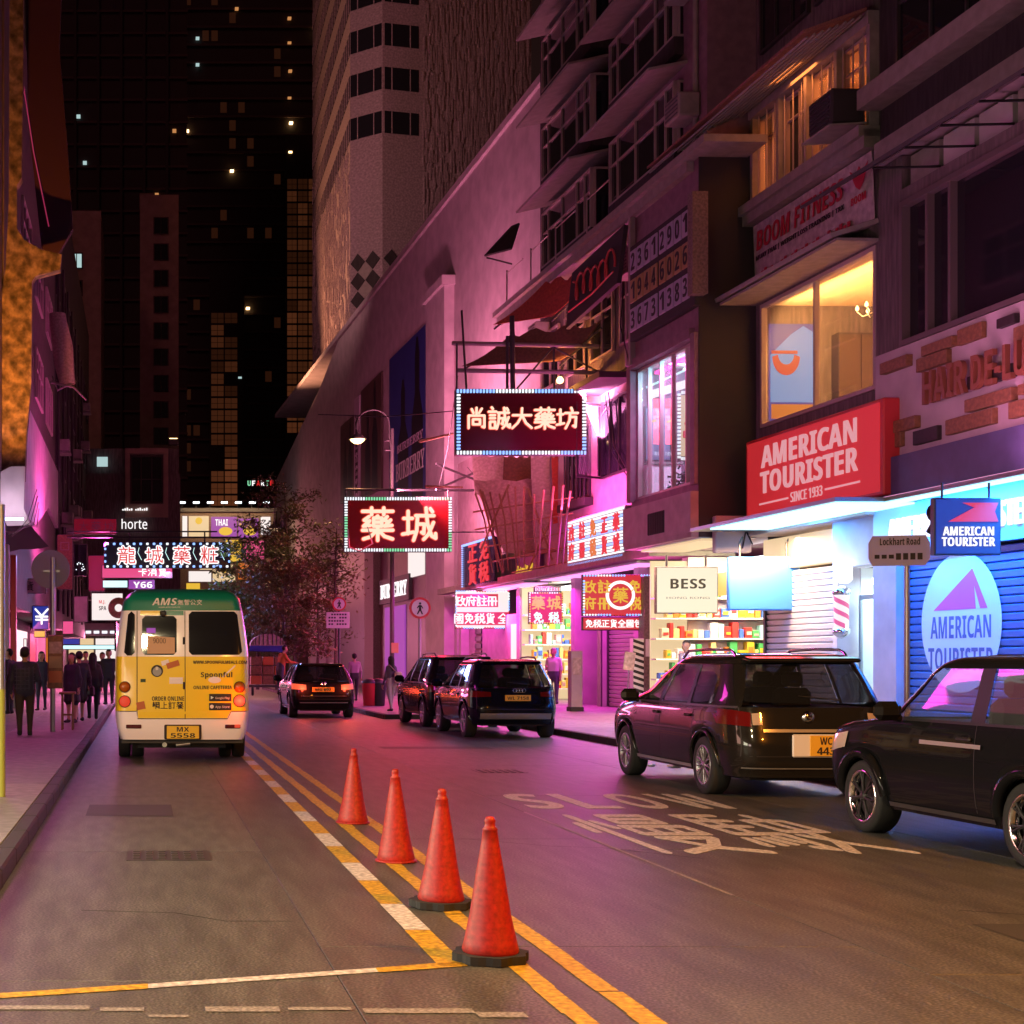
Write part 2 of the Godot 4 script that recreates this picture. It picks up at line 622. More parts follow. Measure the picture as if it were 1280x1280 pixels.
func fonts_and_materials() -> void:
	sans = font("Droid Sans")
	sans_plain = font("Droid Sans", 400)
	serif = font("Droid Serif")
	noise_tex("grain", 0.09, 0.62, 1.0, 5)
	noise_tex("blotch", 0.014, 0.85, 1.0, 6)
	noise_tex("scuff", 0.02, 0.62, 1.0, 6)
	noise_tex("asphalt", 0.02, 0.72, 1.0, 6)
	noise_tex("speckle", 0.16, 0.3, 1.0, 2, FastNoiseLite.TYPE_SIMPLEX_SMOOTH, 1024)
	noise_tex("stain", 0.008, 0.25, 1.0, 6)
	noise_tex("drips", 0.02, 0.62, 1.0, 5)
	noise_tex("worn", 0.05, 0.55, 1.0, 5)
	noise_tex("cloth", 0.02, 0.7, 1.0, 3)
	for k in 4:
		var t := 0.25 + 0.018 * k
		var m := mat("road_%d" % k, Color(t, t * 0.98, t * 0.86), 0.5, 0.0, "asphalt", 0.22 + 0.03 * k)
		m.uv1_scale = Vector3(0.42 + 0.06 * k, 0.3, 0.07 + 0.02 * k)
		m.detail_enabled = true
		m.detail_albedo = TEX.speckle
		m.detail_blend_mode = BaseMaterial3D.BLEND_MODE_MUL
		m.uv2_triplanar = true
		m.uv2_world_triplanar = true
		m.uv2_scale = Vector3.ONE * (0.26 + 0.03 * k)
		m.heightmap_enabled = false
		m.detail_uv_layer = BaseMaterial3D.DETAIL_UV_2
	mat("road_patch", Color(0.12, 0.115, 0.11), 0.6, 0.0, "speckle", 0.9)
	mat("joint", Color(0.05, 0.045, 0.042), 0.9)
	mat("paving", Color(0.24, 0.22, 0.2), 0.6, 0.0, "asphalt", 0.4, 0.3)
	mat("paving_b", Color(0.19, 0.175, 0.165), 0.6, 0.0, "asphalt", 0.33, 0.3)
	mat("kerb", Color(0.03, 0.022, 0.02), 0.7, 0.0, "grain", 0.8)
	mat("yellow_line", Color(0.8, 0.46, 0.02), 0.6, 0.0, "worn", 0.7)
	mat("white_line", Color(0.85, 0.8, 0.76), 0.6, 0.0, "worn", 0.7)
	mat("white_worn", Color(0.4, 0.37, 0.34), 0.6, 0.0, "worn", 1.3)
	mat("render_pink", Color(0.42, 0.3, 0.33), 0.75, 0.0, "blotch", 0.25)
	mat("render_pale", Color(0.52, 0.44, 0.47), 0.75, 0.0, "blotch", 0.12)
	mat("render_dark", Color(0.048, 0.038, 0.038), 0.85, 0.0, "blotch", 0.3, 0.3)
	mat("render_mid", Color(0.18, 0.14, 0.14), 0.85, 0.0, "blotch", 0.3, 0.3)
	for key in ["render_dark", "render_mid"]:
		M[key].albedo_texture = TEX.drips
		M[key].uv1_scale = Vector3(0.7, 0.1, 0.7)
	mat("concrete", Color(0.3, 0.26, 0.24), 0.8, 0.0, "blotch", 0.4, 0.3)
	mat("tile_wall", Color(0.28, 0.2, 0.17), 0.6, 0.0, "grain", 0.25, 0.3)
	mat("black", Color(0.012, 0.011, 0.012), 0.5)
	mat("dark_matt", Color(0.03, 0.025, 0.026), 0.85)
	mat("steel", Color(0.3, 0.3, 0.31), 0.35, 0.8)
	mat("dark_steel", Color(0.06, 0.055, 0.055), 0.45, 0.4)
	mat("frame", Color(0.42, 0.34, 0.32), 0.45, 0.2)
	mat("chrome", Color(0.75, 0.75, 0.76), 0.12, 1.0)
	mat("white_paint", Color(0.72, 0.7, 0.68), 0.4)
	mat("red_panel", Color(0.4, 0.015, 0.012), 0.35)
	mat("wood", Color(0.3, 0.14, 0.06), 0.6, 0.0, "cloth", 0.9)
	mat("wood_dark", Color(0.035, 0.025, 0.025), 0.6, 0.0, "cloth", 0.9)
	mat("bamboo", Color(0.36, 0.2, 0.1), 0.6, 0.0, "cloth", 1.3)
	mat("red_canvas", Color(0.5, 0.07, 0.035), 0.75, 0.0, "cloth", 0.8)
	mat("brown_canvas", Color(0.2, 0.09, 0.05), 0.8, 0.0, "cloth", 0.8)
	mat("pale_sheet", Color(0.6, 0.42, 0.38), 0.7, 0.0, "cloth", 0.8)
	mat("slats", Color(0.5, 0.48, 0.47), 0.45, 0.35)
	mat("fin_render", Color(0.32, 0.23, 0.19), 0.8, 0.0, "stain", 0.5)
	mat("rubber", Color(0.016, 0.016, 0.016), 0.8)
	var dg := mat("dark_glass", Color(0.012, 0.012, 0.016), 0.05)
	dg.metallic_specular = 0.7
	glass("pane", Color(0.8, 0.85, 0.85), 0.06)
	glass("tinted", Color(0.012, 0.013, 0.015), 0.74)
	glow("warm_lamp", Color(1.0, 0.62, 0.25), 6.0)
	glow("white_lamp", Color(0.85, 0.95, 1.0), 4.0)
	glow("cyan_lamp", Color(0.35, 0.8, 1.0), 2.6)
	glow("pink_lamp", Color(1.0, 0.12, 0.55), 2.2)
	glow("cream", Color(1.0, 0.66, 0.48), 1.25)
	glow("red_neon", Color(1.0, 0.06, 0.03), 0.85)
	glow("window_warm", Color(1.0, 0.42, 0.14), 0.55)
	glow("window_cool", Color(0.6, 0.85, 0.85), 0.7)
	glow("window_dim", Color(0.5, 0.12, 0.05), 0.12)
	glow("panel_white", Color(1.0, 0.9, 0.86), 0.95)
	glow("panel_warm", Color(1.0, 0.72, 0.4), 0.8)
	glow("panel_red", Color(0.85, 0.03, 0.05), 0.75)
	glow("panel_pink", Color(1.0, 0.1, 0.3), 0.8)
	glow("panel_blue", Color(0.02, 0.06, 0.6), 0.5)
	glow("panel_purple", Color(0.5, 0.08, 0.6), 0.6)
	glow("panel_yellow", Color(1.0, 0.6, 0.05), 0.8)
	glow("panel_orange", Color(1.0, 0.25, 0.03), 0.7)
	glow("led_blue", Color(0.25, 0.45, 1.0), 1.6)
	glow("led_white", Color(0.9, 0.95, 1.0), 1.2)
	glow("led_green", Color(0.3, 0.9, 0.5), 0.9)
	glow("text_white", Color(1.0, 0.95, 0.95), 1.2)
	glow("text_red", Color(0.9, 0.03, 0.03), 0.8)
	glow("text_cyan", Color(0.6, 0.95, 1.0), 1.3)
	glow("tail_red", Color(1.0, 0.05, 0.02), 2.0)
	mat("ink", Color(0.015, 0.013, 0.013), 0.6)


# ---------------------------------------------------------------- road, kerbs, pavements, markings

func ground() -> void:
	var st := S()
	bx(st, -300, 300, -0.4, -0.011, -600, 60)
	struct(obj("ground", st, M.joint))
	var road := Node3D.new()
	road.name = "road"
	add_child(road)
	struct(road)
	var xs := [-1.0, 0.98, 4.0, 7.0, 8.8]
	var zs := [-2.6]
	while zs[-1] < 110.0:
		zs.append(zs[-1] + 5.05 + (0.4 if zs[-1] > 30 else 0.0))
	for i in zs.size() - 1:
		for j in 4:
			var b := S()
			var shift := 0.0 if j < 1 else 0.9 if j == 1 else 0.15
			soft_box(b, Vector3((xs[j] + xs[j + 1]) / 2, -0.05, -(zs[i] + zs[i + 1]) / 2.0 - shift), Vector3(xs[j + 1] - xs[j] - 0.005, 0.1, zs[i + 1] - zs[i] - 0.005), 0.003)
			obj("slab", b, M["road_%d" % rng.randi_range(0, 3)], road)
	# the left pavement: kerb stones and paving slabs
	var pav := Node3D.new()
	pav.name = "pavement"
	add_child(pav)
	struct(pav)
	for k in 60:
		var b := S()
		soft_box(b, Vector3(-1.075, 0.03, 2.0 - k * 1.2), Vector3(0.15, 0.2, 1.19), 0.018)
		obj("kerb_stone", b, M.kerb, pav)
	for k in 26:
		for j in 2:
			var b := S()
			soft_box(b, Vector3(-1.15 - 0.8 - j * 1.6, 0.035, 1.5 - k * 2.6 - j * 0.7), Vector3(1.592, 0.17, 2.592), 0.005)
			obj("paving_slab", b, M.paving if (k * 3 + j * 5) % 4 else M.paving_b, pav)
	var far := S()
	bx(far, -12, -1.1, -0.05, 0.11, -125, -66)
	bx(far, -12, -4.33, -0.05, 0.11, -66, 4)
	obj("paving_bed", far, M.paving_b, pav)
	# the right pavement, wide in front of the shops, with a bulge beyond the parking bay
	var rp := Node3D.new()
	rp.name = "pavement"
	add_child(rp, true)
	struct(rp)
	for k in 35:
		var b := S()
		soft_box(b, Vector3(8.875, 0.03, 2.0 - k * 1.2), Vector3(0.15, 0.2, 1.19), 0.018)
		obj("kerb_stone", b, M.kerb, rp)
	for k in 28:
		var b := S()
		soft_box(b, Vector3(6.55, 0.03, -41.4 - k * 1.5), Vector3(0.16, 0.2, 1.48), 0.018)
		obj("kerb_stone", b, M.kerb, rp)
	var kb := S()
	soft_box(kb, Vector3(7.7, 0.03, -40.7), Vector3(2.4, 0.2, 0.16), 0.018)
	obj("kerb_stone", kb, M.kerb, rp)
	for k in 30:
		for j in 4:
			var z := 1.0 - k * 2.2
			var b := S()
			soft_box(b, Vector3(8.95 + 0.95 + j * 1.9, 0.035, z), Vector3(1.892, 0.17, 2.192), 0.005)
			obj("paving_slab", b, M.paving if (k + j * 2) % 3 else M.paving_b, rp)
	var bed := S()
	bx(bed, 6.63, 8.95, -0.05, 0.12, -84, -40.8)
	bx(bed, 8.95, 19, -0.05, 0.12, -130, -64)
	obj("paving_bed", bed, M.paving, rp)
	markings()


func flat_quad(st: SurfaceTool, x0: float, x1: float, z0: float, z1: float, slip := 0.0) -> void:
	quad(st, Vector3(x0, 0.004, -z0), Vector3(x0 + slip, 0.004, -z1), Vector3(x1 + slip, 0.004, -z1), Vector3(x1, 0.004, -z0))


func worn_line(called: String, m: Material, x: float, wd: float, z0: float, z1: float, step: float) -> void:   # painted line with ragged edges and a few gaps
	var st := S()
	var z := z0
	while z < z1:
		var e := minf(z + step * rng.randf_range(0.5, 1.2), z1)
		var j0 := rng.randf_range(-0.008, 0.008)
		var j1 := rng.randf_range(-0.008, 0.008)
		flat_quad(st, x - wd / 2 + j0, x + wd / 2 + j1, z, e - (0.02 if rng.randf() < 0.12 else 0.0))
		z = e
	struct(obj(called, st, m))


func markings() -> void:
	worn_line("yellow_road_line", M.yellow_line, 1.95, 0.115, 5.0, 62.0, 0.5)
	worn_line("yellow_road_line", M.yellow_line, 2.24, 0.115, 4.6, 62.0, 0.5)
	# the loading bay's edge: yellow and white by turns
	var bay := Node3D.new()
	bay.name = "bay_marking"
	add_child(bay)
	struct(bay)
	var z := 7.85
	var k := 0
	while z < 60.0:
		var st := S()
		var l := 1.05 if k % 2 == 0 else 0.95
		flat_quad(st, 1.54 + 0.004 * k, 1.69 + 0.004 * k, z, z + l - 0.01)
		obj("dash", st, M.yellow_line if k % 2 == 0 else M.white_line, bay)
		z += l
		k += 1
	var e := S()
	quad(e, Vector3(-0.95, 0.004, -7.02), Vector3(-0.95, 0.004, -7.13), Vector3(0.02, 0.004, -7.42), Vector3(0.02, 0.004, -7.31))
	quad(e, Vector3(1.2, 0.004, -7.69), Vector3(1.2, 0.004, -7.8), Vector3(1.69, 0.004, -7.98), Vector3(1.69, 0.004, -7.85))
	obj("end_line", e, M.yellow_line, bay)
	var w := S()
	quad(w, Vector3(0.02, 0.004, -7.315), Vector3(0.02, 0.004, -7.415), Vector3(1.2, 0.004, -7.8), Vector3(1.2, 0.004, -7.7))
	obj("end_line", w, M.white_line, bay)
	var old := S()
	for s in [[-0.9, -0.25, 6.87, 0.08], [-0.2, 0.0, 6.84, 0.07], [0.28, 0.62, 6.83, 0.1], [0.66, 0.95, 6.86, 0.06], [1.0, 1.5, 6.8, 0.09], [0.02, 0.2, 6.72, 0.05], [1.5, 1.72, 6.72, 0.1]]:
		flat_quad(old, s[0], s[1], s[2], s[2] + s[3], 0.0)
	struct(obj("faded_road_line", old, M.white_worn))
	var thin := S()
	flat_quad(thin, 3.98, 4.01, 10.2, 15.8)
	struct(obj("road_scratch", thin, M.white_worn))
	# SLOW and its Chinese, stretched along the road
	var slow := Node3D.new()
	slow.name = "slow_marking"
	add_child(slow)
	struct(slow)
	var flat := Basis(Vector3(1, 0, 0), Vector3(0, 0, -1), Vector3(0, 1, 0))
	var n := 0
	for ch in ["S", "L", "O", "W"]:
		text(slow, ch, M.white_line, Transform3D(flat, Vector3(4.4 + n * 0.58 + (0.06 if n == 3 else 0.0), 0.003, -17.05)), 0.42 if n < 3 else 0.56, 1.75, 0.002, sans)
		n += 1
	n = 0
	for ch in ["慢", "駛"]:
		var st := S()
		han_shape(st, ch, 8.0, Transform3D(flat, Vector3(4.72 + n * 1.16, 0.003, -14.0)), 1.06, 3.1, 0.0, 0.0015)
		obj("lettering", st, M.white_line, slow)
		n += 1
	# cracks, a mended trench and a manhole cover in the concrete
	for q in [[[4.9, 20.4], [5.6, 19.9], [6.3, 19.4], [6.8, 19.3]], [[3.1, 25.2], [3.7, 24.4], [4.6, 23.6]], [[7.4, 23.6], [7.9, 23.0], [8.3, 22.7]], [[2.9, 13.4], [3.5, 12.9], [3.9, 12.8], [4.5, 12.1]], [[5.2, 9.6], [6.0, 9.2], [6.6, 8.6]], [[-0.4, 9.6], [0.2, 9.5], [0.5, 9.2], [0.9, 9.2]], [[2.6, 30.0], [3.4, 28.2]]]:
		var c := S()
		for i in q.size() - 1:
			var a := Vector3(q[i][0], 0.003, -q[i][1])
			var b := Vector3(q[i + 1][0], 0.003, -q[i + 1][1])
			var sd := (b - a).cross(Vector3.UP).normalized() * 0.008
			quad(c, a - sd, b - sd * 0.8, b + sd * 0.8, a + sd)
		struct(obj("road_crack", c, M.joint))
	for q in [[4.3, 6.3, 27.0, 27.7], [5.0, 5.8, 7.2, 9.1], [-0.6, 0.3, 15.4, 16.6]]:
		var c := S()
		flat_quad(c, q[0], q[1], q[2], q[3])
		struct(obj("road_patch", c, M.road_patch))
	for q in [[5.1, 21.6], [0.2, 12.3]]:
		var c := S()
		bx(c, q[0] - 0.34, q[0] + 0.34, -0.02, 0.004, -q[1] - 0.3, -q[1] + 0.3)
		var mh := struct(obj("manhole_cover", c, M.dark_steel))
		c = S()
		for i in 6:
			for j in 5:
				soft_box(c, Vector3(q[0] - 0.26 + i * 0.104, 0.006, -q[1] - 0.22 + j * 0.11), Vector3(0.06, 0.008, 0.06), 0.003)
		stuff(whole("cover_studs", c, M.dark_steel, mh))
	# bits of paper and tape on the road
	var lit := S()
	for q in [[7.62, 22.6, 0.12], [7.9, 22.4, 0.2], [8.05, 22.75, 0.1]]:
		soft_box(lit, Vector3(q[0], 0.02, -q[1]), Vector3(q[2], 0.03, q[2] * 0.7), 0.008, Basis(Vector3.UP, q[0] * 3.0))
	tag(obj("paper_litter", lit, M.white_paint), "crumpled white paper lying on the road before the parked people carrier", "litter")


# ---------------------------------------------------------------- houses on the right (all in the house line's own axes: along, up, out)

func holed(st: SurfaceTool, u0: float, u1: float, h0: float, h1: float, a0: float, a1: float, b0: float, b1: float, w0: float, w1: float) -> void:
	bx(st, u0, a0, h0, h1, w0, w1)
	bx(st, a1, u1, h0, h1, w0, w1)
	bx(st, a0, a1, h0, b0, w0, w1)
	bx(st, a0, a1, b1, h1, w0, w1)


func win(parent: Node, u0: float, u1: float, h0: float, h1: float, w: float, cols: Array, rows: Array, fm: Material, gm: Material, fw := 0.06, deep := 0.09) -> Node3D:
	# cols, rows: the shares at which bars stand
	var st := S()
	bx(st, u0, u1, h0, h0 + fw, w, w + deep)
	bx(st, u0, u1, h1 - fw, h1, w, w + deep)
	bx(st, u0, u0 + fw, h0 + fw, h1 - fw, w, w + deep)
	bx(st, u1 - fw, u1, h0 + fw, h1 - fw, w, w + deep)
	var us := [u0 + fw]
	for c in cols:
		var x: float = lerpf(u0, u1, c)
		bx(st, x - fw * 0.4, x + fw * 0.4, h0 + fw, h1 - fw, w, w + deep * 0.85)
		us.append(x)
	us.append(u1 - fw)
	var hs := [h0 + fw]
	for r in rows:
		var y: float = lerpf(h0, h1, r)
		for i in us.size() - 1:
			bx(st, us[i] + (fw * 0.4 if i else 0.0), us[i + 1] - (fw * 0.4 if i < us.size() - 2 else 0.0), y - fw * 0.35, y + fw * 0.35, w + 0.004, w + deep * 0.8)
		hs.append(y)
	hs.append(h1 - fw)
	var o := obj("window", st, fm, parent)
	for i in us.size() - 1:
		for j in hs.size() - 1:
			var p := S()
			bx(p, us[i] + 0.01, us[i + 1] - 0.01, hs[j] + 0.01, hs[j + 1] - 0.01, w + 0.02, w + 0.032)
			obj("pane", p, gm, o)
	return o


func shutter(parent: Node, u0: float, u1: float, h0: float, h1: float, w: float, m: Material, pitch := 0.11) -> void:
	var st := S()
	var n := int((h1 - h0) / pitch)
	for i in n:
		var y := h0 + i * (h1 - h0) / n
		var d := (h1 - h0) / n
		hexa(st, [Vector3(u0, y, w - 0.05), Vector3(u1, y, w - 0.05), Vector3(u1, y + d, w - 0.05), Vector3(u0, y + d, w - 0.05), Vector3(u0, y + d * 0.12, w + 0.012), Vector3(u1, y + d * 0.12, w + 0.012), Vector3(u1, y + d * 0.8, w + 0.03), Vector3(u0, y + d * 0.8, w + 0.03)])
	stuff(whole("shutter_slats", st, m, parent))
	var g := S()
	bx(g, u0 - 0.09, u0 - 0.005, h0, h1, w - 0.06, w + 0.07)
	bx(g, u1 + 0.005, u1 + 0.09, h0, h1, w - 0.06, w + 0.07)
	bx(g, u0, u1, h0 - 0.04, h0 + 0.0, w - 0.04, w + 0.05)
	obj("shutter_rail", g, M.dark_steel, parent)


func right_houses() -> void:
	hair_house()
	gym_house()
	bay_house()
	old_house()


func hair_house() -> void:
	mat("frame_dark", Color(0.14, 0.11, 0.11), 0.4, 0.2)
	var b := thing("shop_house", "dark house with wood block fascia and wide black window over blue shutter", "building", FR)
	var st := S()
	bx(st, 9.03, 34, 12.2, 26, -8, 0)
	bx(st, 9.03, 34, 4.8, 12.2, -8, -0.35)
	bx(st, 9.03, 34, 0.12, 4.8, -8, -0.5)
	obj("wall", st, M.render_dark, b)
	st = S()
	bx(st, 9.05, 34, 11.72, 12.2, -0.3, 0.14)
	bx(st, 9.05, 34, 12.9, 13.3, 0.003, 0.5)
	bx(st, 9.05, 34, 15.6, 15.9, 0.003, 0.6)
	obj("cornice", st, M.concrete, b)
	st = S()
	bx(st, 9.03, 9.9, 7.86, 11.7, -0.34, 0.03)
	bx(st, 9.9, 34, 10.76, 11.0, -0.34, 0.06)
	obj("pilaster", st, M.render_mid, b)
	win(b, 9.92, 15.4, 7.86, 10.74, -0.1, [0.17, 0.31], [], M.frame_dark, M.dark_glass, 0.11, 0.2)
	win(b, 15.5, 24, 7.86, 10.74, -0.1, [0.33, 0.66], [], M.frame_dark, M.dark_glass, 0.11, 0.2)
	st = S()
	bx(st, 10.95, 12.15, 9.05, 10.6, -0.3, -0.085)
	obj("blind", st, M.render_pale, b)
	# clerestory under the awning, and the awning on its brackets
	for i in 12:
		var u := 10.0 + i * 1.15
		st = S()
		bx(st, u, u + 1.0, 11.05, 11.65, -0.3, -0.1)
		obj("clerestory_panel", st, M.render_pale if i % 3 else M.concrete, b)
		st = S()
		tube(st, [Vector3(u + 1.07, 11.1, -0.08), Vector3(u + 1.07, 11.05, 1.25)], 0.025)
		obj("bracket", st, M.black, b)
	st = S()
	sheet(st, Vector3(8.4, 11.05, 1.35), Vector3(26, 10.95, 1.35), Vector3(26, 11.75, 0.15), Vector3(8.9, 11.75, 0.15), 0.07, 0.03, 24, 1)
	obj("awning", st, M.dark_matt, b)
	# upper windows, dark
	for f in 3:
		for k in 3:
			win(b, 9.8 + k * 4.2, 13.4 + k * 4.2, 13.5 + f * 3.0, 15.3 + f * 3.0, 0.01, [0.33, 0.66], [0.7], M.dark_steel, M.dark_glass, 0.07)
	# wood block fascia
	st = S()
	bx(st, 9.03, 34, 5.66, 7.84, -0.34, 0.1)
	obj("fascia", st, M.render_pale, b)
	var rows := [5.95, 6.3, 6.62, 6.95, 7.28, 7.55]
	for r in rows.size():
		var u := 9.15 + rng.randf() * 0.7
		while u < 20.0:
			var l := rng.randf_range(0.5, 1.5)
			if rng.randf() < 0.62:
				var s2 := S()
				soft_box(s2, Vector3(u + l / 2, rows[r] + rng.randf_range(-0.05, 0.05), 0.14 + 0.02 * (r % 2)), Vector3(l, rng.randf_range(0.16, 0.3), 0.1 + rng.randf() * 0.06), 0.01)
				obj("wood_block", s2, M.wood if rng.randf() < 0.55 else M.wood_dark, b)
			u += l + rng.randf_range(0.02, 0.5)
	mat("rust_letter", Color(0.2, 0.07, 0.035), 0.5)
	text(b, "HAIR DE-LUXE", M.rust_letter, Transform3D(Basis(), Vector3(13.1, 6.8, 0.24)), 3.9, 0.62, 0.09)
	# blue band and sign board of the luggage shop
	glow("fill_pink", Color(1.0, 0.4, 0.7), 1.0)
	mat("blue_band", Color(0.07, 0.075, 0.17), 0.5, 0.0, "blotch", 0.3)
	mat("blue_board", Color(0.28, 0.5, 0.62), 0.4)
	st = S()
	bx(st, 9.03, 34, 4.82, 5.65, -0.34, 0.28)
	obj("band", st, M.blue_band, b)
	st = S()
	bx(st, 8.95, 24, 3.72, 4.8, -0.4, 0.1)
	obj("sign_board", st, M.blue_board, b)
	text(b, "AMERICAN TOURISTER", M.text_white, Transform3D(Basis(), Vector3(11.9, 4.2, 0.1)), 4.6, 0.46, 0.06)
	# pier and shutters
	st = S()
	bx(st, 8.98, 9.86, 0.12, 3.7, -0.4, 0.12)
	bx(st, 17.0, 17.8, 0.12, 3.7, -0.4, 0.12)
	obj("pier", st, M.render_pale, b)
	mat("blue_slats", Color(0.1, 0.27, 0.65), 0.4, 0.3)
	shutter(b, 10.0, 16.9, 0.16, 3.68, -0.1, M.blue_slats, 0.15)
	shutter(b, 17.9, 24.0, 0.16, 3.68, -0.1, M.slats, 0.15)
	# projected disc of light on the shutter, painted as flat colour
	mat("pale_cyan", Color(0.55, 0.72, 0.78), 0.5)
	mat("disc_pink", Color(0.75, 0.08, 0.3), 0.5)
	mat("disc_blue", Color(0.05, 0.12, 0.3), 0.5)
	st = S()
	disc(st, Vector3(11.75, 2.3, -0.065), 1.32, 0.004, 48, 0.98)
	var pr := obj("painted_light_disc", st, M.pale_cyan, b)
	st = S()
	prism(st, PackedVector2Array([Vector2(10.88, 2.55), Vector2(12.15, 3.3), Vector2(12.62, 2.55), Vector2(12.4, 2.55), Vector2(12.2, 3.0), Vector2(12.26, 2.55)]), -0.06, -0.056)
	obj("painted_light_peak", st, M.disc_pink, pr)
	text(pr, "AMERICAN", M.disc_blue, Transform3D(Basis(), Vector3(11.75, 2.22, -0.06)), 1.95, 0.42, 0.004)
	text(pr, "TOURISTER", M.disc_blue, Transform3D(Basis(), Vector3(11.75, 1.62, -0.06)), 2.1, 0.42, 0.004)
	# the lit soffit of the luggage shop
	var c := thing("canopy_light", "bright white ceiling light under the red luggage shop sign", "light", FR)
	st = S()
	bx(st, 3.6, 10.6, 4.7, 4.78, -0.3, 1.75)
	obj("light_box", st, M.steel, c)
	st = S()
	bx(st, 4.6, 10.5, 4.66, 4.695, -0.2, 1.68)
	obj("diffuser", st, M.cyan_lamp, c)
	area(c, facing(Vector3(7.0, 4.58, 0.85), Vector3(7.0, 0, 0.0)), Vector2(6.6, 0.8), Color(0.04, 0.3, 0.95), 18.0)
	var d := thing("strip_light", "blue white strip light over the luggage shop shutter", "light", FR)
	st = S()
	bx(st, 10.2, 21, 4.7, 4.78, 0.35, 0.75)
	obj("light_box", st, M.steel, d)
	st = S()
	bx(st, 10.3, 20.9, 4.67, 4.695, 0.4, 0.7)
	obj("diffuser", st, M.cyan_lamp, d)
	st = S()
	bx(st, 10.2, 21, 4.785, 4.8, 0.45, 0.7)
	obj("added_top_glow", st, M.fill_pink, d)  # pink strip added on the box to lift the fascia above
	area(d, facing(Vector3(14.6, 4.95, 0.9), Vector3(14.6, 7.4, 0.1)), Vector2(9.5, 0.2), Color(1.0, 0.3, 0.62), 7.0)
	area(d, facing(Vector3(15.0, 4.6, 0.75), Vector3(15.0, 2.6, -0.6)), Vector2(9, 0.35), Color(0.012, 0.2, 0.95), 32.0)


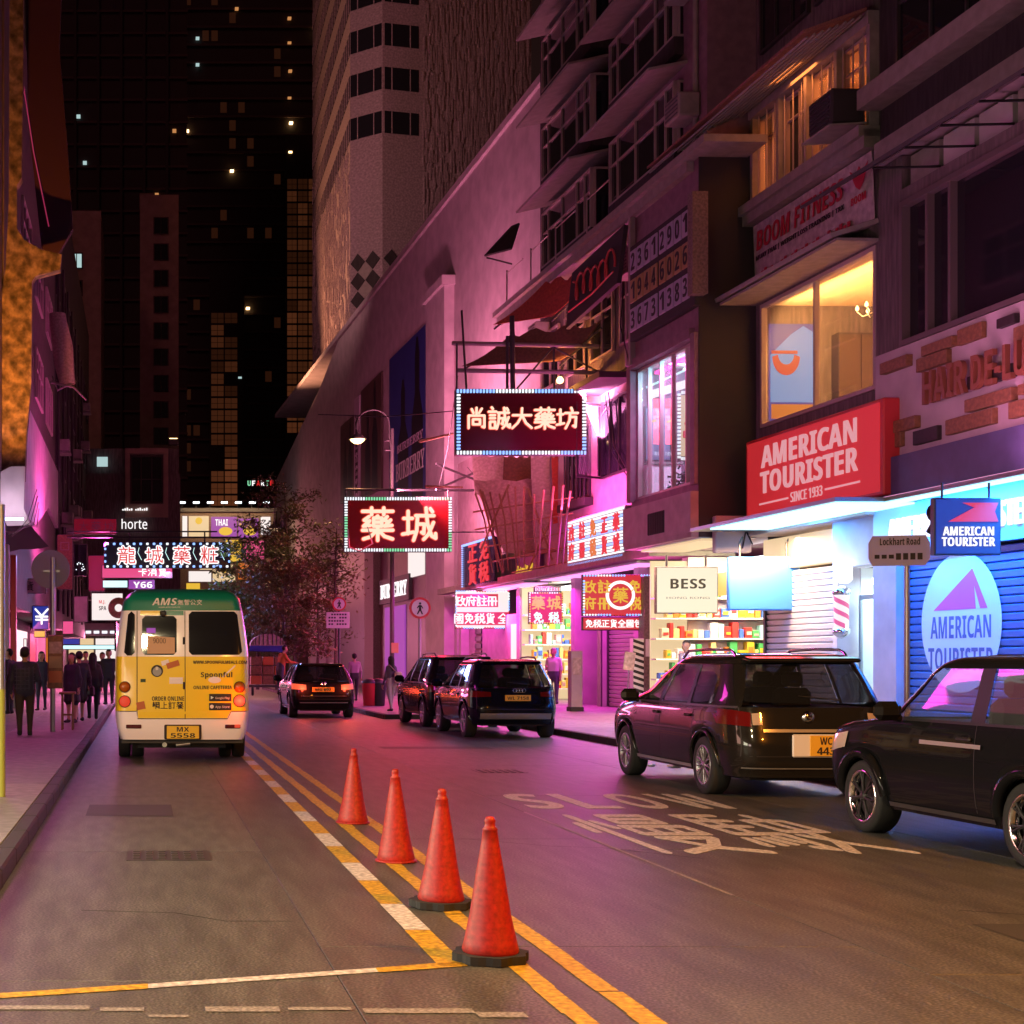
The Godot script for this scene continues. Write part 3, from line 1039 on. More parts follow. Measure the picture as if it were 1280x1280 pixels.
func gym_house() -> void:
	var b := thing("shop_house", "narrow house with warm lit shop window, white gym banner and barred windows", "building", FR)
	var st := S()
	holed(st, 3.3, 9.02, 4.75, 10.25, 3.55, 8.88, 7.2, 10.2, -0.25, 0.0)
	bx(st, 3.3, 9.02, 10.26, 12.15, -0.25, 0.0)
	holed(st, 3.3, 9.02, 12.56, 15.0, 3.5, 8.9, 12.7, 14.7, -0.25, 0.0)
	bx(st, 3.3, 9.02, 15.0, 26, -8, 0.0)
	bx(st, 3.3, 9.02, 0.12, 26, -8.0, -5.0)
	bx(st, 3.3, 3.45, 4.8, 15, -5, -0.25)
	bx(st, 8.9, 9.02, 4.8, 15, -5, -0.25)
	obj("wall", st, M.render_mid, b)
	st = S()
	bx(st, 3.45, 8.9, 6.95, 7.18, -5, -0.255)
	bx(st, 3.45, 8.9, 10.22, 10.45, -5, -0.255)
	bx(st, 3.45, 8.9, 12.3, 12.6, -3, -0.255)
	bx(st, 3.45, 8.9, 14.9, 15.0, -3, -0.255)
	bx(st, 3.45, 8.9, 7.18, 10.22, -4.2, -4.0)
	bx(st, 3.45, 8.9, 12.6, 14.9, -2.4, -2.2)
	mat("plaster", Color(0.62, 0.5, 0.36), 0.8)
	mat("print_grey_dark", Color(0.06, 0.035, 0.025), 0.6)
	obj("room", st, M.plaster, b)
	# the shop window of two panes
	win(b, 3.56, 8.87, 7.21, 10.19, -0.12, [0.5], [], M.frame, M.pane, 0.09, 0.14)
	area(b, facing(Vector3(6.2, 9.7, -0.35), Vector3(6.0, 8.6, -4.0)), Vector2(4.5, 0.6), Color(1.0, 0.5, 0.14), 13.0)
	st = S()
	sheet(st, Vector3(2.85, 10.3, 1.0), Vector3(9.0, 10.3, 1.0), Vector3(9.0, 10.62, 0.0), Vector3(3.0, 10.62, 0.0), 0.1)
	bx(st, 3.1, 9.0, 10.24, 10.3, 0.01, 0.9)
	obj("eave", st, M.concrete, b)
	st = S()
	bx(st, 3.15, 9.02, 12.16, 12.55, -0.24, 0.34)
	bx(st, 3.05, 9.02, 12.4, 12.62, 0.0, 0.45)
	obj("ledge", st, M.concrete, b)
	# barred upper windows
	for k in 4:
		var u := 3.52 + k * 1.345
		var wd := win(b, u, u + 1.3, 12.7, 14.7, -0.1, [0.5], [0.72], M.frame, M.pane if k != 1 else M.dark_glass, 0.06, 0.12)
		for j in 3:
			st = S()
			tube(st, [Vector3(u + 0.2 + j * 0.42, 12.66, 0.12), Vector3(u + 0.2 + j * 0.42, 14.72, 0.12)], 0.02, 0.02, 6)
			obj("bar", st, M.frame, wd)
	st = S()
	for k in 5:
		bx(st, 3.42 + k * 1.36, 3.55 + k * 1.36, 12.62, 14.95, 0.002, 0.2)
	bx(st, 3.4, 9.0, 14.72, 15.0, 0.004, 0.24)
	obj("post", st, M.concrete, b)
	area(b, facing(Vector3(6.2, 14.8, -1.2), Vector3(6.2, 0, -1.2)), Vector2(4.5, 1.2), Color(1.0, 0.28, 0.06), 6.0)
	# tiled eave with its rows of tiles seen from below
	mat("roof_tile", Color(0.4, 0.17, 0.14), 0.7, 0.0, "grain", 0.8)
	for r in 9:
		st = S()
		var t := r / 9.0
		var w := lerpf(0.26, 1.6, t)
		var y := lerpf(15.0, 14.5, t)
		for k in 42:
			var u := 0.4 + k * 0.205
			hexa(st, [Vector3(u, y, w), Vector3(u + 0.19, y, w), Vector3(u + 0.19, y + 0.06, w), Vector3(u, y + 0.06, w), Vector3(u + rng.randf() * 0.02, y - 0.05, w + 0.15), Vector3(u + 0.19, y - 0.05, w + 0.15), Vector3(u + 0.19, y + 0.01, w + 0.15), Vector3(u, y + 0.01, w + 0.15)])
		stuff(whole("roof_tiles", st, M.roof_tile, b))
	for r in 8:
		st = S()
		var t := (r + 0.5) / 8.0
		tube(st, [Vector3(0.4, lerpf(14.9, 14.38, t), lerpf(0.3, 1.6, t)), Vector3(9.0, lerpf(14.9, 14.38, t), lerpf(0.3, 1.6, t))], 0.03, 0.03, 5)
		obj("batten", st, M.concrete, b)
	for f in 3:
		for k in 2:
			win(b, 3.7 + k * 2.7, 6.1 + k * 2.7, 16.2 + f * 3.0, 18.1 + f * 3.0, 0.01, [0.33, 0.66], [0.7], M.dark_steel, M.dark_glass, 0.07)
	# ground floor: rolling shutter with a lit box over it
	shutter(b, 3.5, 7.0, 0.16, 3.7, -0.2, M.slats, 0.14)
	st = S()
	bx(st, 7.1, 8.9, 3.6, 4.8, -0.6, 0.02)
	bx(st, 3.3, 9.0, 4.6, 4.75, -3, 0.3)
	bx(st, 7.12, 7.3, 0.12, 3.6, -0.5, 0.02)
	obj("lintel", st, M.render_pale, b)
	st = S()
	bx(st, 3.45, 7.05, 3.76, 4.5, -0.35, -0.12)
	obj("light_box_sign", st, M.panel_warm, b)
	area(b, facing(Vector3(5.2, 4.4, 0.25), Vector3(5.2, 0, -0.1)), Vector2(3.4, 0.2), Color(1.0, 0.6, 0.3), 26.0)
	# lit doorway of the barber
	st = S()
	bx(st, 7.3, 8.95, 0.12, 3.6, -2.2, -2.0)
	bx(st, 7.2, 7.32, 0.12, 3.6, -2.0, -0.5)
	bx(st, 8.85, 8.98, 0.12, 3.6, -2.0, -0.42)
	obj("doorway", st, M.white_paint, b)
	for k in 3:
		st = S()
		soft_box(st, Vector3(7.7 + k * 0.5, 3.3, -0.7), Vector3(0.28, 0.22, 0.22), 0.05)
		obj("door_lamp", st, M.white_lamp, b)
	area(b, facing(Vector3(8.1, 3.4, -1.0), Vector3(8.1, 0.5, -1.1)), Vector2(1.2, 0.8), Color(0.5, 0.85, 1.0), 3.0)
	st = S()
	bx(st, 8.35, 8.42, 0.14, 3.0, -0.44, -0.38)
	bx(st, 7.45, 7.52, 0.14, 3.0, -0.44, -0.38)
	bx(st, 7.52, 8.35, 2.9, 3.0, -0.43, -0.39)
	var door := obj("door", st, M.steel, b)
	st = S()
	bx(st, 7.53, 8.34, 0.2, 2.88, -0.42, -0.41)
	obj("pane", st, M.pane, door)
	st = S()
	bx(st, 8.5, 8.8, 1.0, 2.4, -0.4, -0.36)
	obj("poster", st, M.ink, b)
	st = S()
	bx(st, 8.53, 8.77, 1.05, 2.0, -0.357, -0.35)
	obj("lit_poster", st, M.panel_white, b)

	# things on the end wall of the warm shop room
	var q := thing("reflection_board", "blue glowing board painted as a reflection in the left pane of the warm first floor window", "poster", FR)
	st = S()  # glowing board stands in for a reflection in the pane
	bx(st, 3.46, 3.56, 7.4, 9.75, -1.35, -0.2)
	obj("board", st, M.panel_blue, q)
	glow("reflection_cyan", Color(0.14, 0.42, 0.85), 0.8)
	st = S()
	var side := Transform3D(Basis(Vector3(0, 0, -1), Vector3.UP, Vector3(1, 0, 0)), Vector3(3.561, 0, 0))
	prism(st, PackedVector2Array([Vector2(0.24, 7.85), Vector2(1.3, 7.85), Vector2(1.3, 9.55), Vector2(1.05, 9.7), Vector2(0.75, 9.5), Vector2(0.24, 9.0)]), 0.0, 0.01, side)
	obj("print", st, M.reflection_cyan, q)
	st = S()
	var arc := PackedVector2Array()
	for k in 13:
		var an := PI + PI * k / 12.0
		arc.append(Vector2(0.62 + cos(an) * 0.34, 8.95 + sin(an) * 0.45))
	for k in range(12, -1, -1):
		var an := PI + PI * k / 12.0
		arc.append(Vector2(0.62 + cos(an) * 0.2, 9.0 + sin(an) * 0.24))
	prism(st, arc, 0.011, 0.02, side)
	prism(st, PackedVector2Array([Vector2(0.26, 9.02), Vector2(0.9, 9.02), Vector2(0.9, 9.1), Vector2(0.26, 9.1)]), 0.011, 0.02, side)
	obj("print_mark", st, M.text_red, q)
	st = S()
	prism(st, PackedVector2Array([Vector2(0.26, 7.45), Vector2(1.3, 7.45), Vector2(1.3, 7.8), Vector2(0.26, 7.8)]), 0.0, 0.01, side)
	obj("reflection_foot", st, M.panel_orange, q)
	q = thing("cabinet", "dark tall cabinet inside the right pane of the warm first floor window", "cabinet", FR)
	st = S()
	bx(st, 3.46, 3.8, 7.2, 9.5, -2.9, -1.8)
	obj("body", st, M.wood_dark, q)
	for k in 2:
		st = S()
		bx(st, 3.801, 3.83, 7.25, 9.45, -2.88 + k * 0.55, -2.36 + k * 0.55)
		obj("door", st, M.print_grey_dark, q)
	q = thing("chandelier", "small chandelier of bare bulbs hanging inside the warm shop window", "lamp", FR)
	st = S()
	tube(st, [Vector3(5.2, 10.2, -2.0), Vector3(5.2, 9.7, -2.0)], 0.012)
	for k in 6:
		var a := TAU * k / 6
		tube(st, [Vector3(5.2, 9.7, -2.0), Vector3(5.2 + cos(a) * 0.3, 9.6, -2.0 + sin(a) * 0.3), Vector3(5.2 + cos(a) * 0.42, 9.72, -2.0 + sin(a) * 0.42)], 0.012)
	obj("arms", st, M.chrome, q)
	for k in 6:
		var a := TAU * k / 6
		st = S()
		lathe(st, [Vector2(0, -0.07), Vector2(0.035, -0.04), Vector2(0.045, 0), Vector2(0.02, 0.05), Vector2(0, 0.08)], 8, at(Vector3(5.2 + cos(a) * 0.42, 9.8, -2.0 + sin(a) * 0.42)))
		obj("bulb", st, M.warm_lamp, q)


func bay_house() -> void:
	var b := thing("bay_house", "projecting house with tall pink framed shop window and dark blank side wall", "building", FR)
	var st := S()
	holed(st, -1.26, 3.28, 4.72, 9.9, -1.05, 3.05, 5.95, 9.5, 1.15, 1.4)
	bx(st, -1.26, 3.28, 9.9, 14.0, 1.15, 1.4)
	bx(st, -1.26, 3.28, 14.0, 26, -8, 1.2)
	bx(st, 3.05, 3.29, 4.72, 14.0, -0.2, 1.15)
	bx(st, -1.26, -1.05, 4.72, 14.0, -6, 1.15)
	bx(st, -1.26, 3.28, 0.12, 14.0, -8, -6)
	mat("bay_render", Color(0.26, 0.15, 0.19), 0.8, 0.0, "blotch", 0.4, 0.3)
	obj("wall", st, M.bay_render, b)
	st = S()
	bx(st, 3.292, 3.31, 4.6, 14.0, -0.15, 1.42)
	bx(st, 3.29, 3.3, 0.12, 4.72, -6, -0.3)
	obj("side_wall", st, M.dark_matt, b)  # near-black face laid over the wall to swallow the next room's warm light
	st = S()
	bx(st, -1.05, 3.05, 5.6, 5.9, -4, 1.14)
	bx(st, -1.05, 3.05, 9.55, 9.75, -4, 1.14)
	bx(st, -1.05, 3.05, 5.9, 9.55, -4.2, -4.0)
	obj("room", st, M.white_paint, b)
	win(b, -1.04, 3.04, 5.96, 9.49, 1.2, [0.18, 0.38, 0.58, 0.8], [], M.frame, M.pane, 0.07, 0.12)
	st = S()
	bx(st, -1.3, -1.02, 5.9, 9.6, 1.401, 1.52)
	bx(st, 3.03, 3.28, 5.9, 9.6, 1.401, 1.52)
	bx(st, -1.02, 3.03, 9.5, 9.75, 1.401, 1.55)
	obj("surround", st, M.bay_render, b)
	st = S()
	bx(st, -1.3, 3.3, 4.72, 5.72, 1.401, 1.62)
	bx(st, -1.3, 3.3, 4.6, 4.72, -1.0, 1.6)
	obj("overhang", st, M.render_pink, b)
	st = S()
	soft_box(st, Vector3(3.42, 4.65, 0.65), Vector3(0.2, 0.9, 0.9), 0.03)
	obj("side_box", st, M.render_pale, b)
	st = S()
	tube(st, [Vector3(3.54, 5.05, 0.5), Vector3(3.56, 4.4, 0.2)], 0.02, 0.02, 5)
	tube(st, [Vector3(3.54, 5.0, 0.3), Vector3(3.56, 4.3, 0.45)], 0.02, 0.02, 5)
	whole("cable", st, M.black, b)
	# pink and cyan light inside
	st = S()
	bx(st, -0.9, 2.9, 9.36, 9.44, 0.75, 0.9)
	obj("pink_tube_light", st, M.pink_lamp, b)
	st = S()
	bx(st, -0.8, 2.2, 9.45, 9.5, 0.0, 0.15)
	obj("white_tube_light", st, M.white_lamp, b)
	area(b, facing(Vector3(1.0, 9.3, 0.8), Vector3(1.0, 0, 0.3)), Vector2(3.6, 0.2), Color(1.0, 0.08, 0.6), 4.0)
	area(b, facing(Vector3(1.2, 9.2, 0.3), Vector3(-1.0, 8.2, 0.4)), Vector2(1.4, 0.4), Color(0.3, 0.75, 1.0), 3.0)
	# vent with figures
	st = S()
	bx(st, 0.55, 1.65, 4.85, 5.42, 1.621, 1.63)
	for k in 9:
		bx(st, 0.57 + k * 0.12, 0.63 + k * 0.12, 4.87, 5.4, 1.631, 1.65)
	obj("vent", st, M.dark_matt, b)
	# sign board of telephone figures
	var n := thing("number_board", "dark hoarding with three rows of pale figure tiles above the tall shop window", "sign", FR)
	st = S()
	bx(st, -0.75, 3.55, 10.2, 12.75, 1.45, 1.62)
	obj("board", st, M.dark_matt, n)
	st = S()
	bx(st, 3.56, 3.86, 10.4, 12.85, 1.42, 1.8)
	obj("post", st, M.tile_wall, n)
	st = S()
	bx(st, -0.95, -0.8, 9.6, 13.6, 1.46, 1.6)
	obj("pole", st, M.concrete, n)
	mat("tile_pale", Color(0.36, 0.32, 0.44), 0.6)
	mat("tile_yellow", Color(0.34, 0.22, 0.1), 0.6)
	var rows := ["23612901", "19446026", "36731383"]
	for r in 3:
		for k in 8:
			var u := -0.45 + k * 0.49 + (0.08 if k > 3 else 0.0)
			var y := 12.3 - r * 0.78
			st = S()
			soft_box(st, Vector3(u, y, 1.64), Vector3(0.42, 0.62, 0.04), 0.01)
			var tl := obj("figure_tile", st, M.tile_yellow if r == 1 else M.tile_pale, n)
			text(tl, rows[r][k], M.ink, Transform3D(Basis(), Vector3(u, y, 1.66)), 0.26, 0.46, 0.008)
	# goods on the end wall of the pink window's room
	var wall2 := Transform3D(Basis(Vector3(0, 0, -1), Vector3.UP, Vector3(1, 0, 0)), Vector3(-1.04, 0, 0))   # x runs inwards
	var g := thing("wall_screen", "dark framed picture panel in the lower left of the tall pink window", "picture", FR * wall2)
	st = S()
	bx(st, -1.14, -0.4, 7.0, 8.5, 0.0, 0.06)
	obj("frame", st, M.dark_steel, g)
	mat("print_grey", Color(0.2, 0.24, 0.32), 0.5, 0.0, "blotch", 0.8)
	st = S()
	bx(st, -1.1, -0.44, 7.05, 8.45, 0.061, 0.07)
	obj("print", st, M.print_grey, g)
	for k in 3:
		st = S()
		cbox(st, Vector3(-0.9 + 0.22 * k, 8.1 + 0.12 * (k % 2), 0.08), Vector3(0.14, 0.05, 0.02), Basis(Vector3.BACK, 0.3))
		obj("print_mark", st, M.panel_yellow, g)
	g = thing("light_frame", "bulb framed lit panel with a red shape at the right of the tall pink window", "mirror", FR * wall2)
	st = S()
	for k in 18:
		bx(st, -0.22, -0.14, 7.1 + k * 0.1, 7.16 + k * 0.1, 0.02, 0.08)
	for k in 8:
		bx(st, -0.12 + k * 0.09, -0.06 + k * 0.09, 7.05, 7.13, 0.02, 0.08)
		bx(st, -0.12 + k * 0.09, -0.06 + k * 0.09, 8.85, 8.93, 0.02, 0.08)
	stuff(whole("led_border", st, M.led_white, g))
	st = S()
	bx(st, -0.12, 0.6, 7.16, 8.82, 0.0, 0.03)
	obj("lit_panel", st, M.panel_warm, g)
	st = S()
	for k in 5:
		soft_box(st, Vector3(0.12 + 0.1 * (k % 3), 7.75 + 0.14 * k, 0.06), Vector3(0.4, 0.2, 0.05), 0.03, Basis(Vector3.BACK, 0.4 * k))
	whole("red_mark", st, M.text_red, g)
	g = thing("lit_banner", "white lit shop name banner slanting across the tall pink window", "sign", FR * wall2)
	st = S()
	cbox(st, Vector3(-0.38, 9.0, 0.1), Vector3(1.3, 0.22, 0.04), Basis(Vector3.BACK, 0.3))
	obj("board", st, M.text_white, g)
	st = S()
	cbox(st, Vector3(-0.5, 9.28, 0.08), Vector3(1.3, 0.06, 0.05), Basis(Vector3.BACK, 0.42))
	obj("tube_light", st, M.text_cyan, g)
	g = thing("counter", "pale counter along the foot of the tall pink window", "counter", FR * wall2)
	st = S()
	bx(st, -1.14, -0.2, 5.92, 6.9, 0.0, 0.25)
	obj("body", st, M.white_paint, g)
	st = S()
	bx(st, -1.14, -0.16, 6.9, 6.97, 0.0, 0.3)
	obj("top", st, M.concrete, g)
	g = thing("potted_hedge", "low dark green hedge along the foot of the tall pink window", "plant", FR)
	st = S()
	for k in 420:
		var p := Vector3(0.4 + rng.randf() * 2.5, 5.95 + absf(rng.randfn()) * 0.24, 0.7 + rng.randf() * 0.35)
		cbox(st, p, Vector3(0.1, 0.006, 0.05), Basis.from_euler(Vector3(rng.randf() * 6, rng.randf() * 6, rng.randf() * 6)))
	mat("leaf", Color(0.03, 0.07, 0.025), 0.6)
	stuff(whole("foliage", st, M.leaf, g))
	st = S()
	bx(st, 0.3, 3.0, 5.9, 6.0, 0.65, 1.1)
	obj("planter", st, M.wood_dark, g)


func bay_window(b: Node3D, u0: float, u1: float, h0: float, h1: float, w: float, lit: Material, eave := true) -> void:
	var st := S()
	bx(st, u0 - 0.05, u1 + 0.05, h0 - 0.45, h0, 0.22, w)
	bx(st, u0 + 0.02, u1 - 0.02, h0, h1, 0.22, w - 0.12)
	obj("bay", st, M.render_dark, b)
	win(b, u0, u1, h0, h1, w - 0.1, [0.13, 0.42, 0.72, 0.87], [0.62], M.frame, lit, 0.06, 0.1)
	win_side(b, u1 + 0.005, h0, h1, 0.3, w - 0.1)
	if eave:
		st = S()
		sheet(st, Vector3(u0 - 0.3, h1 + 0.12, w + 0.75), Vector3(u1 + 0.3, h1 + 0.12, w + 0.75), Vector3(u1 + 0.3, h1 + 0.55, 0.2), Vector3(u0 - 0.3, h1 + 0.55, 0.2), 0.07)
		obj("eave", st, M.concrete, b)


func win_side(b: Node3D, u: float, h0: float, h1: float, w0: float, w1: float) -> void:
	var st := S()
	bx(st, u, u + 0.05, h0, h0 + 0.06, w0, w1)
	bx(st, u, u + 0.05, h1 - 0.06, h1, w0, w1)
	bx(st, u, u + 0.05, h0 + 0.06, h1 - 0.06, w0, w0 + 0.06)
	bx(st, u, u + 0.05, h0 + 0.06, h1 - 0.06, w1 - 0.06, w1)
	var o := obj("window", st, M.frame, b)
	st = S()
	bx(st, u + 0.005, u + 0.02, h0 + 0.07, h1 - 0.07, w0 + 0.07, w1 - 0.07)
	obj("pane", st, M.dark_glass, o)


func old_house() -> void:
	var b := thing("tenement_house", "old dark tenement with stacked bay windows over a pink rendered front", "building", FR)
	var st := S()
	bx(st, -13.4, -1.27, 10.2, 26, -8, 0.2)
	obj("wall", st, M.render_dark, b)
	st = S()
	bx(st, -26, -1.27, 4.7, 10.19, -8, 0.0)
	obj("lower_wall", st, M.render_pink, b)
	st = S()
	bx(st, -26, -1.27, 4.45, 4.7, -1.5, 0.9)
	bx(st, -14.0, 4.4, 13.86, 14.04, 0.21, 1.75)
	bx(st, -14.0, 3.0, 13.6, 13.86, 1.42, 1.6)
	obj("cornice", st, M.concrete, b)
	for r in [[14.5, 16.3], [17.4, 19.1], [20.3, 22.0], [23.2, 24.9]]:
		bay_window(b, -9.7, -4.9, r[0], r[1], 1.3, M.dark_glass)
		bay_window(b, -2.9, 1.8, r[0], r[1], 1.45, M.dark_glass)
	# the row under the cornice: an open gallery with an orange lit back wall
	st = S()
	bx(st, -13.2, -1.4, 10.3, 13.5, 0.2, 0.26)
	obj("gallery_wall", st, M.render_mid, b)
	for k in 4:
		win(b, -12.9 + k * 2.6, -10.9 + k * 2.6, 11.0, 13.0, 0.27, [0.5], [0.7], M.frame, M.dark_glass, 0.07)
	# a casement window standing open in the pink wall, with a barred one beside it
	win(b, -7.5, -5.1, 7.3, 9.7, 0.01, [0.33, 0.66], [], M.black, M.dark_glass, 0.07)
	st = S()
	var hinge := Vector3(-7.5, 7.3, 0.12)
	var swing := Basis(Vector3.UP, -1.1)
	cbox(st, hinge + swing * Vector3(0.5, 0.05, 0), Vector3(1.0, 0.07, 0.05), swing)
	cbox(st, hinge + swing * Vector3(0.5, 2.35, 0), Vector3(1.0, 0.07, 0.05), swing)
	cbox(st, hinge + swing * Vector3(0.03, 1.2, 0), Vector3(0.07, 2.2, 0.05), swing)
	cbox(st, hinge + swing * Vector3(0.97, 1.2, 0), Vector3(0.07, 2.2, 0.05), swing)
	var cs := obj("casement", st, M.black, b)
	st = S()
	cbox(st, hinge + swing * Vector3(0.5, 1.2, 0), Vector3(0.86, 2.2, 0.01), swing)
	obj("pane", st, M.pane, cs)
	var w := win(b, -10.9, -8.6, 6.9, 9.2, 0.01, [0.25, 0.5, 0.75], [], M.black, M.dark_glass, 0.07)
	for k in 6:
		st = S()
		tube(st, [Vector3(-10.7 + k * 0.4, 6.9, 0.2), Vector3(-10.7 + k * 0.4, 9.2, 0.2)], 0.03, 0.03, 6)
		obj("bar", st, M.black, w)
	st = S()
	bx(st, -7.9, -4.7, 10.0, 10.18, 0.003, 1.1)
	bx(st, -11.2, -8.4, 6.6, 6.85, 0.003, 0.3)
	obj("ledge", st, M.dark_matt, b)
	st = S()
	tube(st, [Vector3(-6.6, 9.9, 0.15), Vector3(-6.2, 8.2, 0.12), Vector3(-4.2, 6.6, 0.1), Vector3(-4.6, 5.6, 0.1), Vector3(-3.6, 5.3, 0.1)], 0.025, 0.025, 6)
	tube(st, [Vector3(-7.0, 9.9, 0.12), Vector3(-6.4, 8.0, 0.1), Vector3(-5.0, 7.0, 0.08)], 0.018, 0.018, 6)
	tube(st, [Vector3(-1.6, 4.8, 0.12), Vector3(-1.6, 13.5, 0.12)], 0.06, 0.06, 8)
	whole("cable", st, M.black, b)
	# air conditioners, pipes and loose cables that crowd the front
	for q in [[-10.6, 17.0], [-4.3, 16.2], [-4.2, 19.4], [-3.6, 13.1], [-12.4, 13.0], [2.5, 15.3], [-10.5, 20.2], [-8.2, 12.9], [2.4, 18.4]]:
		st = S()
		soft_box(st, Vector3(q[0], q[1], 0.55 if q[0] < 2 else 1.5), Vector3(0.9, 0.6, 0.55), 0.04)
		bx(st, q[0] - 0.5, q[0] + 0.5, q[1] - 0.4, q[1] - 0.34, 0.2, 0.85)
		var ac := whole("air_conditioner", st, M.concrete, b)
		st = S()
		for k in 5:
			bx(st, q[0] - 0.38, q[0] + 0.38, q[1] - 0.22 + k * 0.1, q[1] - 0.19 + k * 0.1, (0.55 if q[0] < 2 else 1.5) + 0.276, (0.55 if q[0] < 2 else 1.5) + 0.29)
		whole("grille", st, M.dark_steel, ac)
	for u in [-4.6, -3.2, -10.2, 2.7]:
		st = S()
		tube(st, [Vector3(u, 10.3, 0.3 if u < 2 else 1.27), Vector3(u + 0.05, 17.5, 0.3 if u < 2 else 1.27), Vector3(u, 25.5, 0.3 if u < 2 else 1.27)], 0.07, 0.07, 8)
		obj("pipe", st, M.concrete, b)
	st = S()
	for k in 7:
		var u := -24.0 + k * 3.0
		tube(st, [Vector3(u, 9.8 - 0.2 * (k % 3), 0.08), Vector3(u + 1.2, 9.3 - 0.15 * (k % 2), 0.1), Vector3(u + 2.6, 9.7, 0.08)], 0.015, 0.015, 5)
	tube(st, [Vector3(-4.4, 13.4, 0.4), Vector3(-4.6, 11.5, 0.5), Vector3(-4.2, 10.4, 0.4)], 0.02, 0.02, 5)
	whole("cable", st, M.black, b)
	for u in [-12.2, -9.4, -6.8, -3.9]:
		st = S()
		tube(st, [Vector3(u, 14.05, 1.74), Vector3(u, 15.1, 1.74)], 0.025, 0.025, 6)
		tube(st, [Vector3(u, 15.0, 1.74), Vector3(u + 1.9, 15.0, 1.74)], 0.02, 0.02, 6)
		whole("drying_rack", st, M.frame, b)
	# dark sign with a red script outline under the cornice
	var s := thing("script_sign", "unlit black sign with a red handwritten outline beside the figure tile hoarding", "sign", FR)
	st = S()
	sheet(st, Vector3(-5.6, 11.6, 1.7), Vector3(-1.2, 11.9, 1.7), Vector3(-1.2, 13.5, 1.5), Vector3(-5.6, 13.3, 1.5), 0.12)
	obj("board", st, M.dark_matt, s)
	mat("red_line", Color(0.5, 0.06, 0.06), 0.4)
	st = S()
	var pts := []
	for k in 60:
		var t := k / 59.0
		pts.append(Vector3(-5.0 + t * 3.4 + sin(t * 34.0) * 0.22, 12.55 + t * 0.1 + cos(t * 34.0) * 0.34 + sin(t * 7.0) * 0.1, 1.78))
	tube(st, pts, 0.035, 0.035, 5)
	tube(st, [Vector3(-5.2, 12.05, 1.85), Vector3(-3.2, 12.1, 1.83), Vector3(-1.5, 12.3, 1.82)], 0.03, 0.03, 5)
	whole("script", st, M.red_line, s)


# ---------------------------------------------------------------- the blank wall, the tower, the end of the street

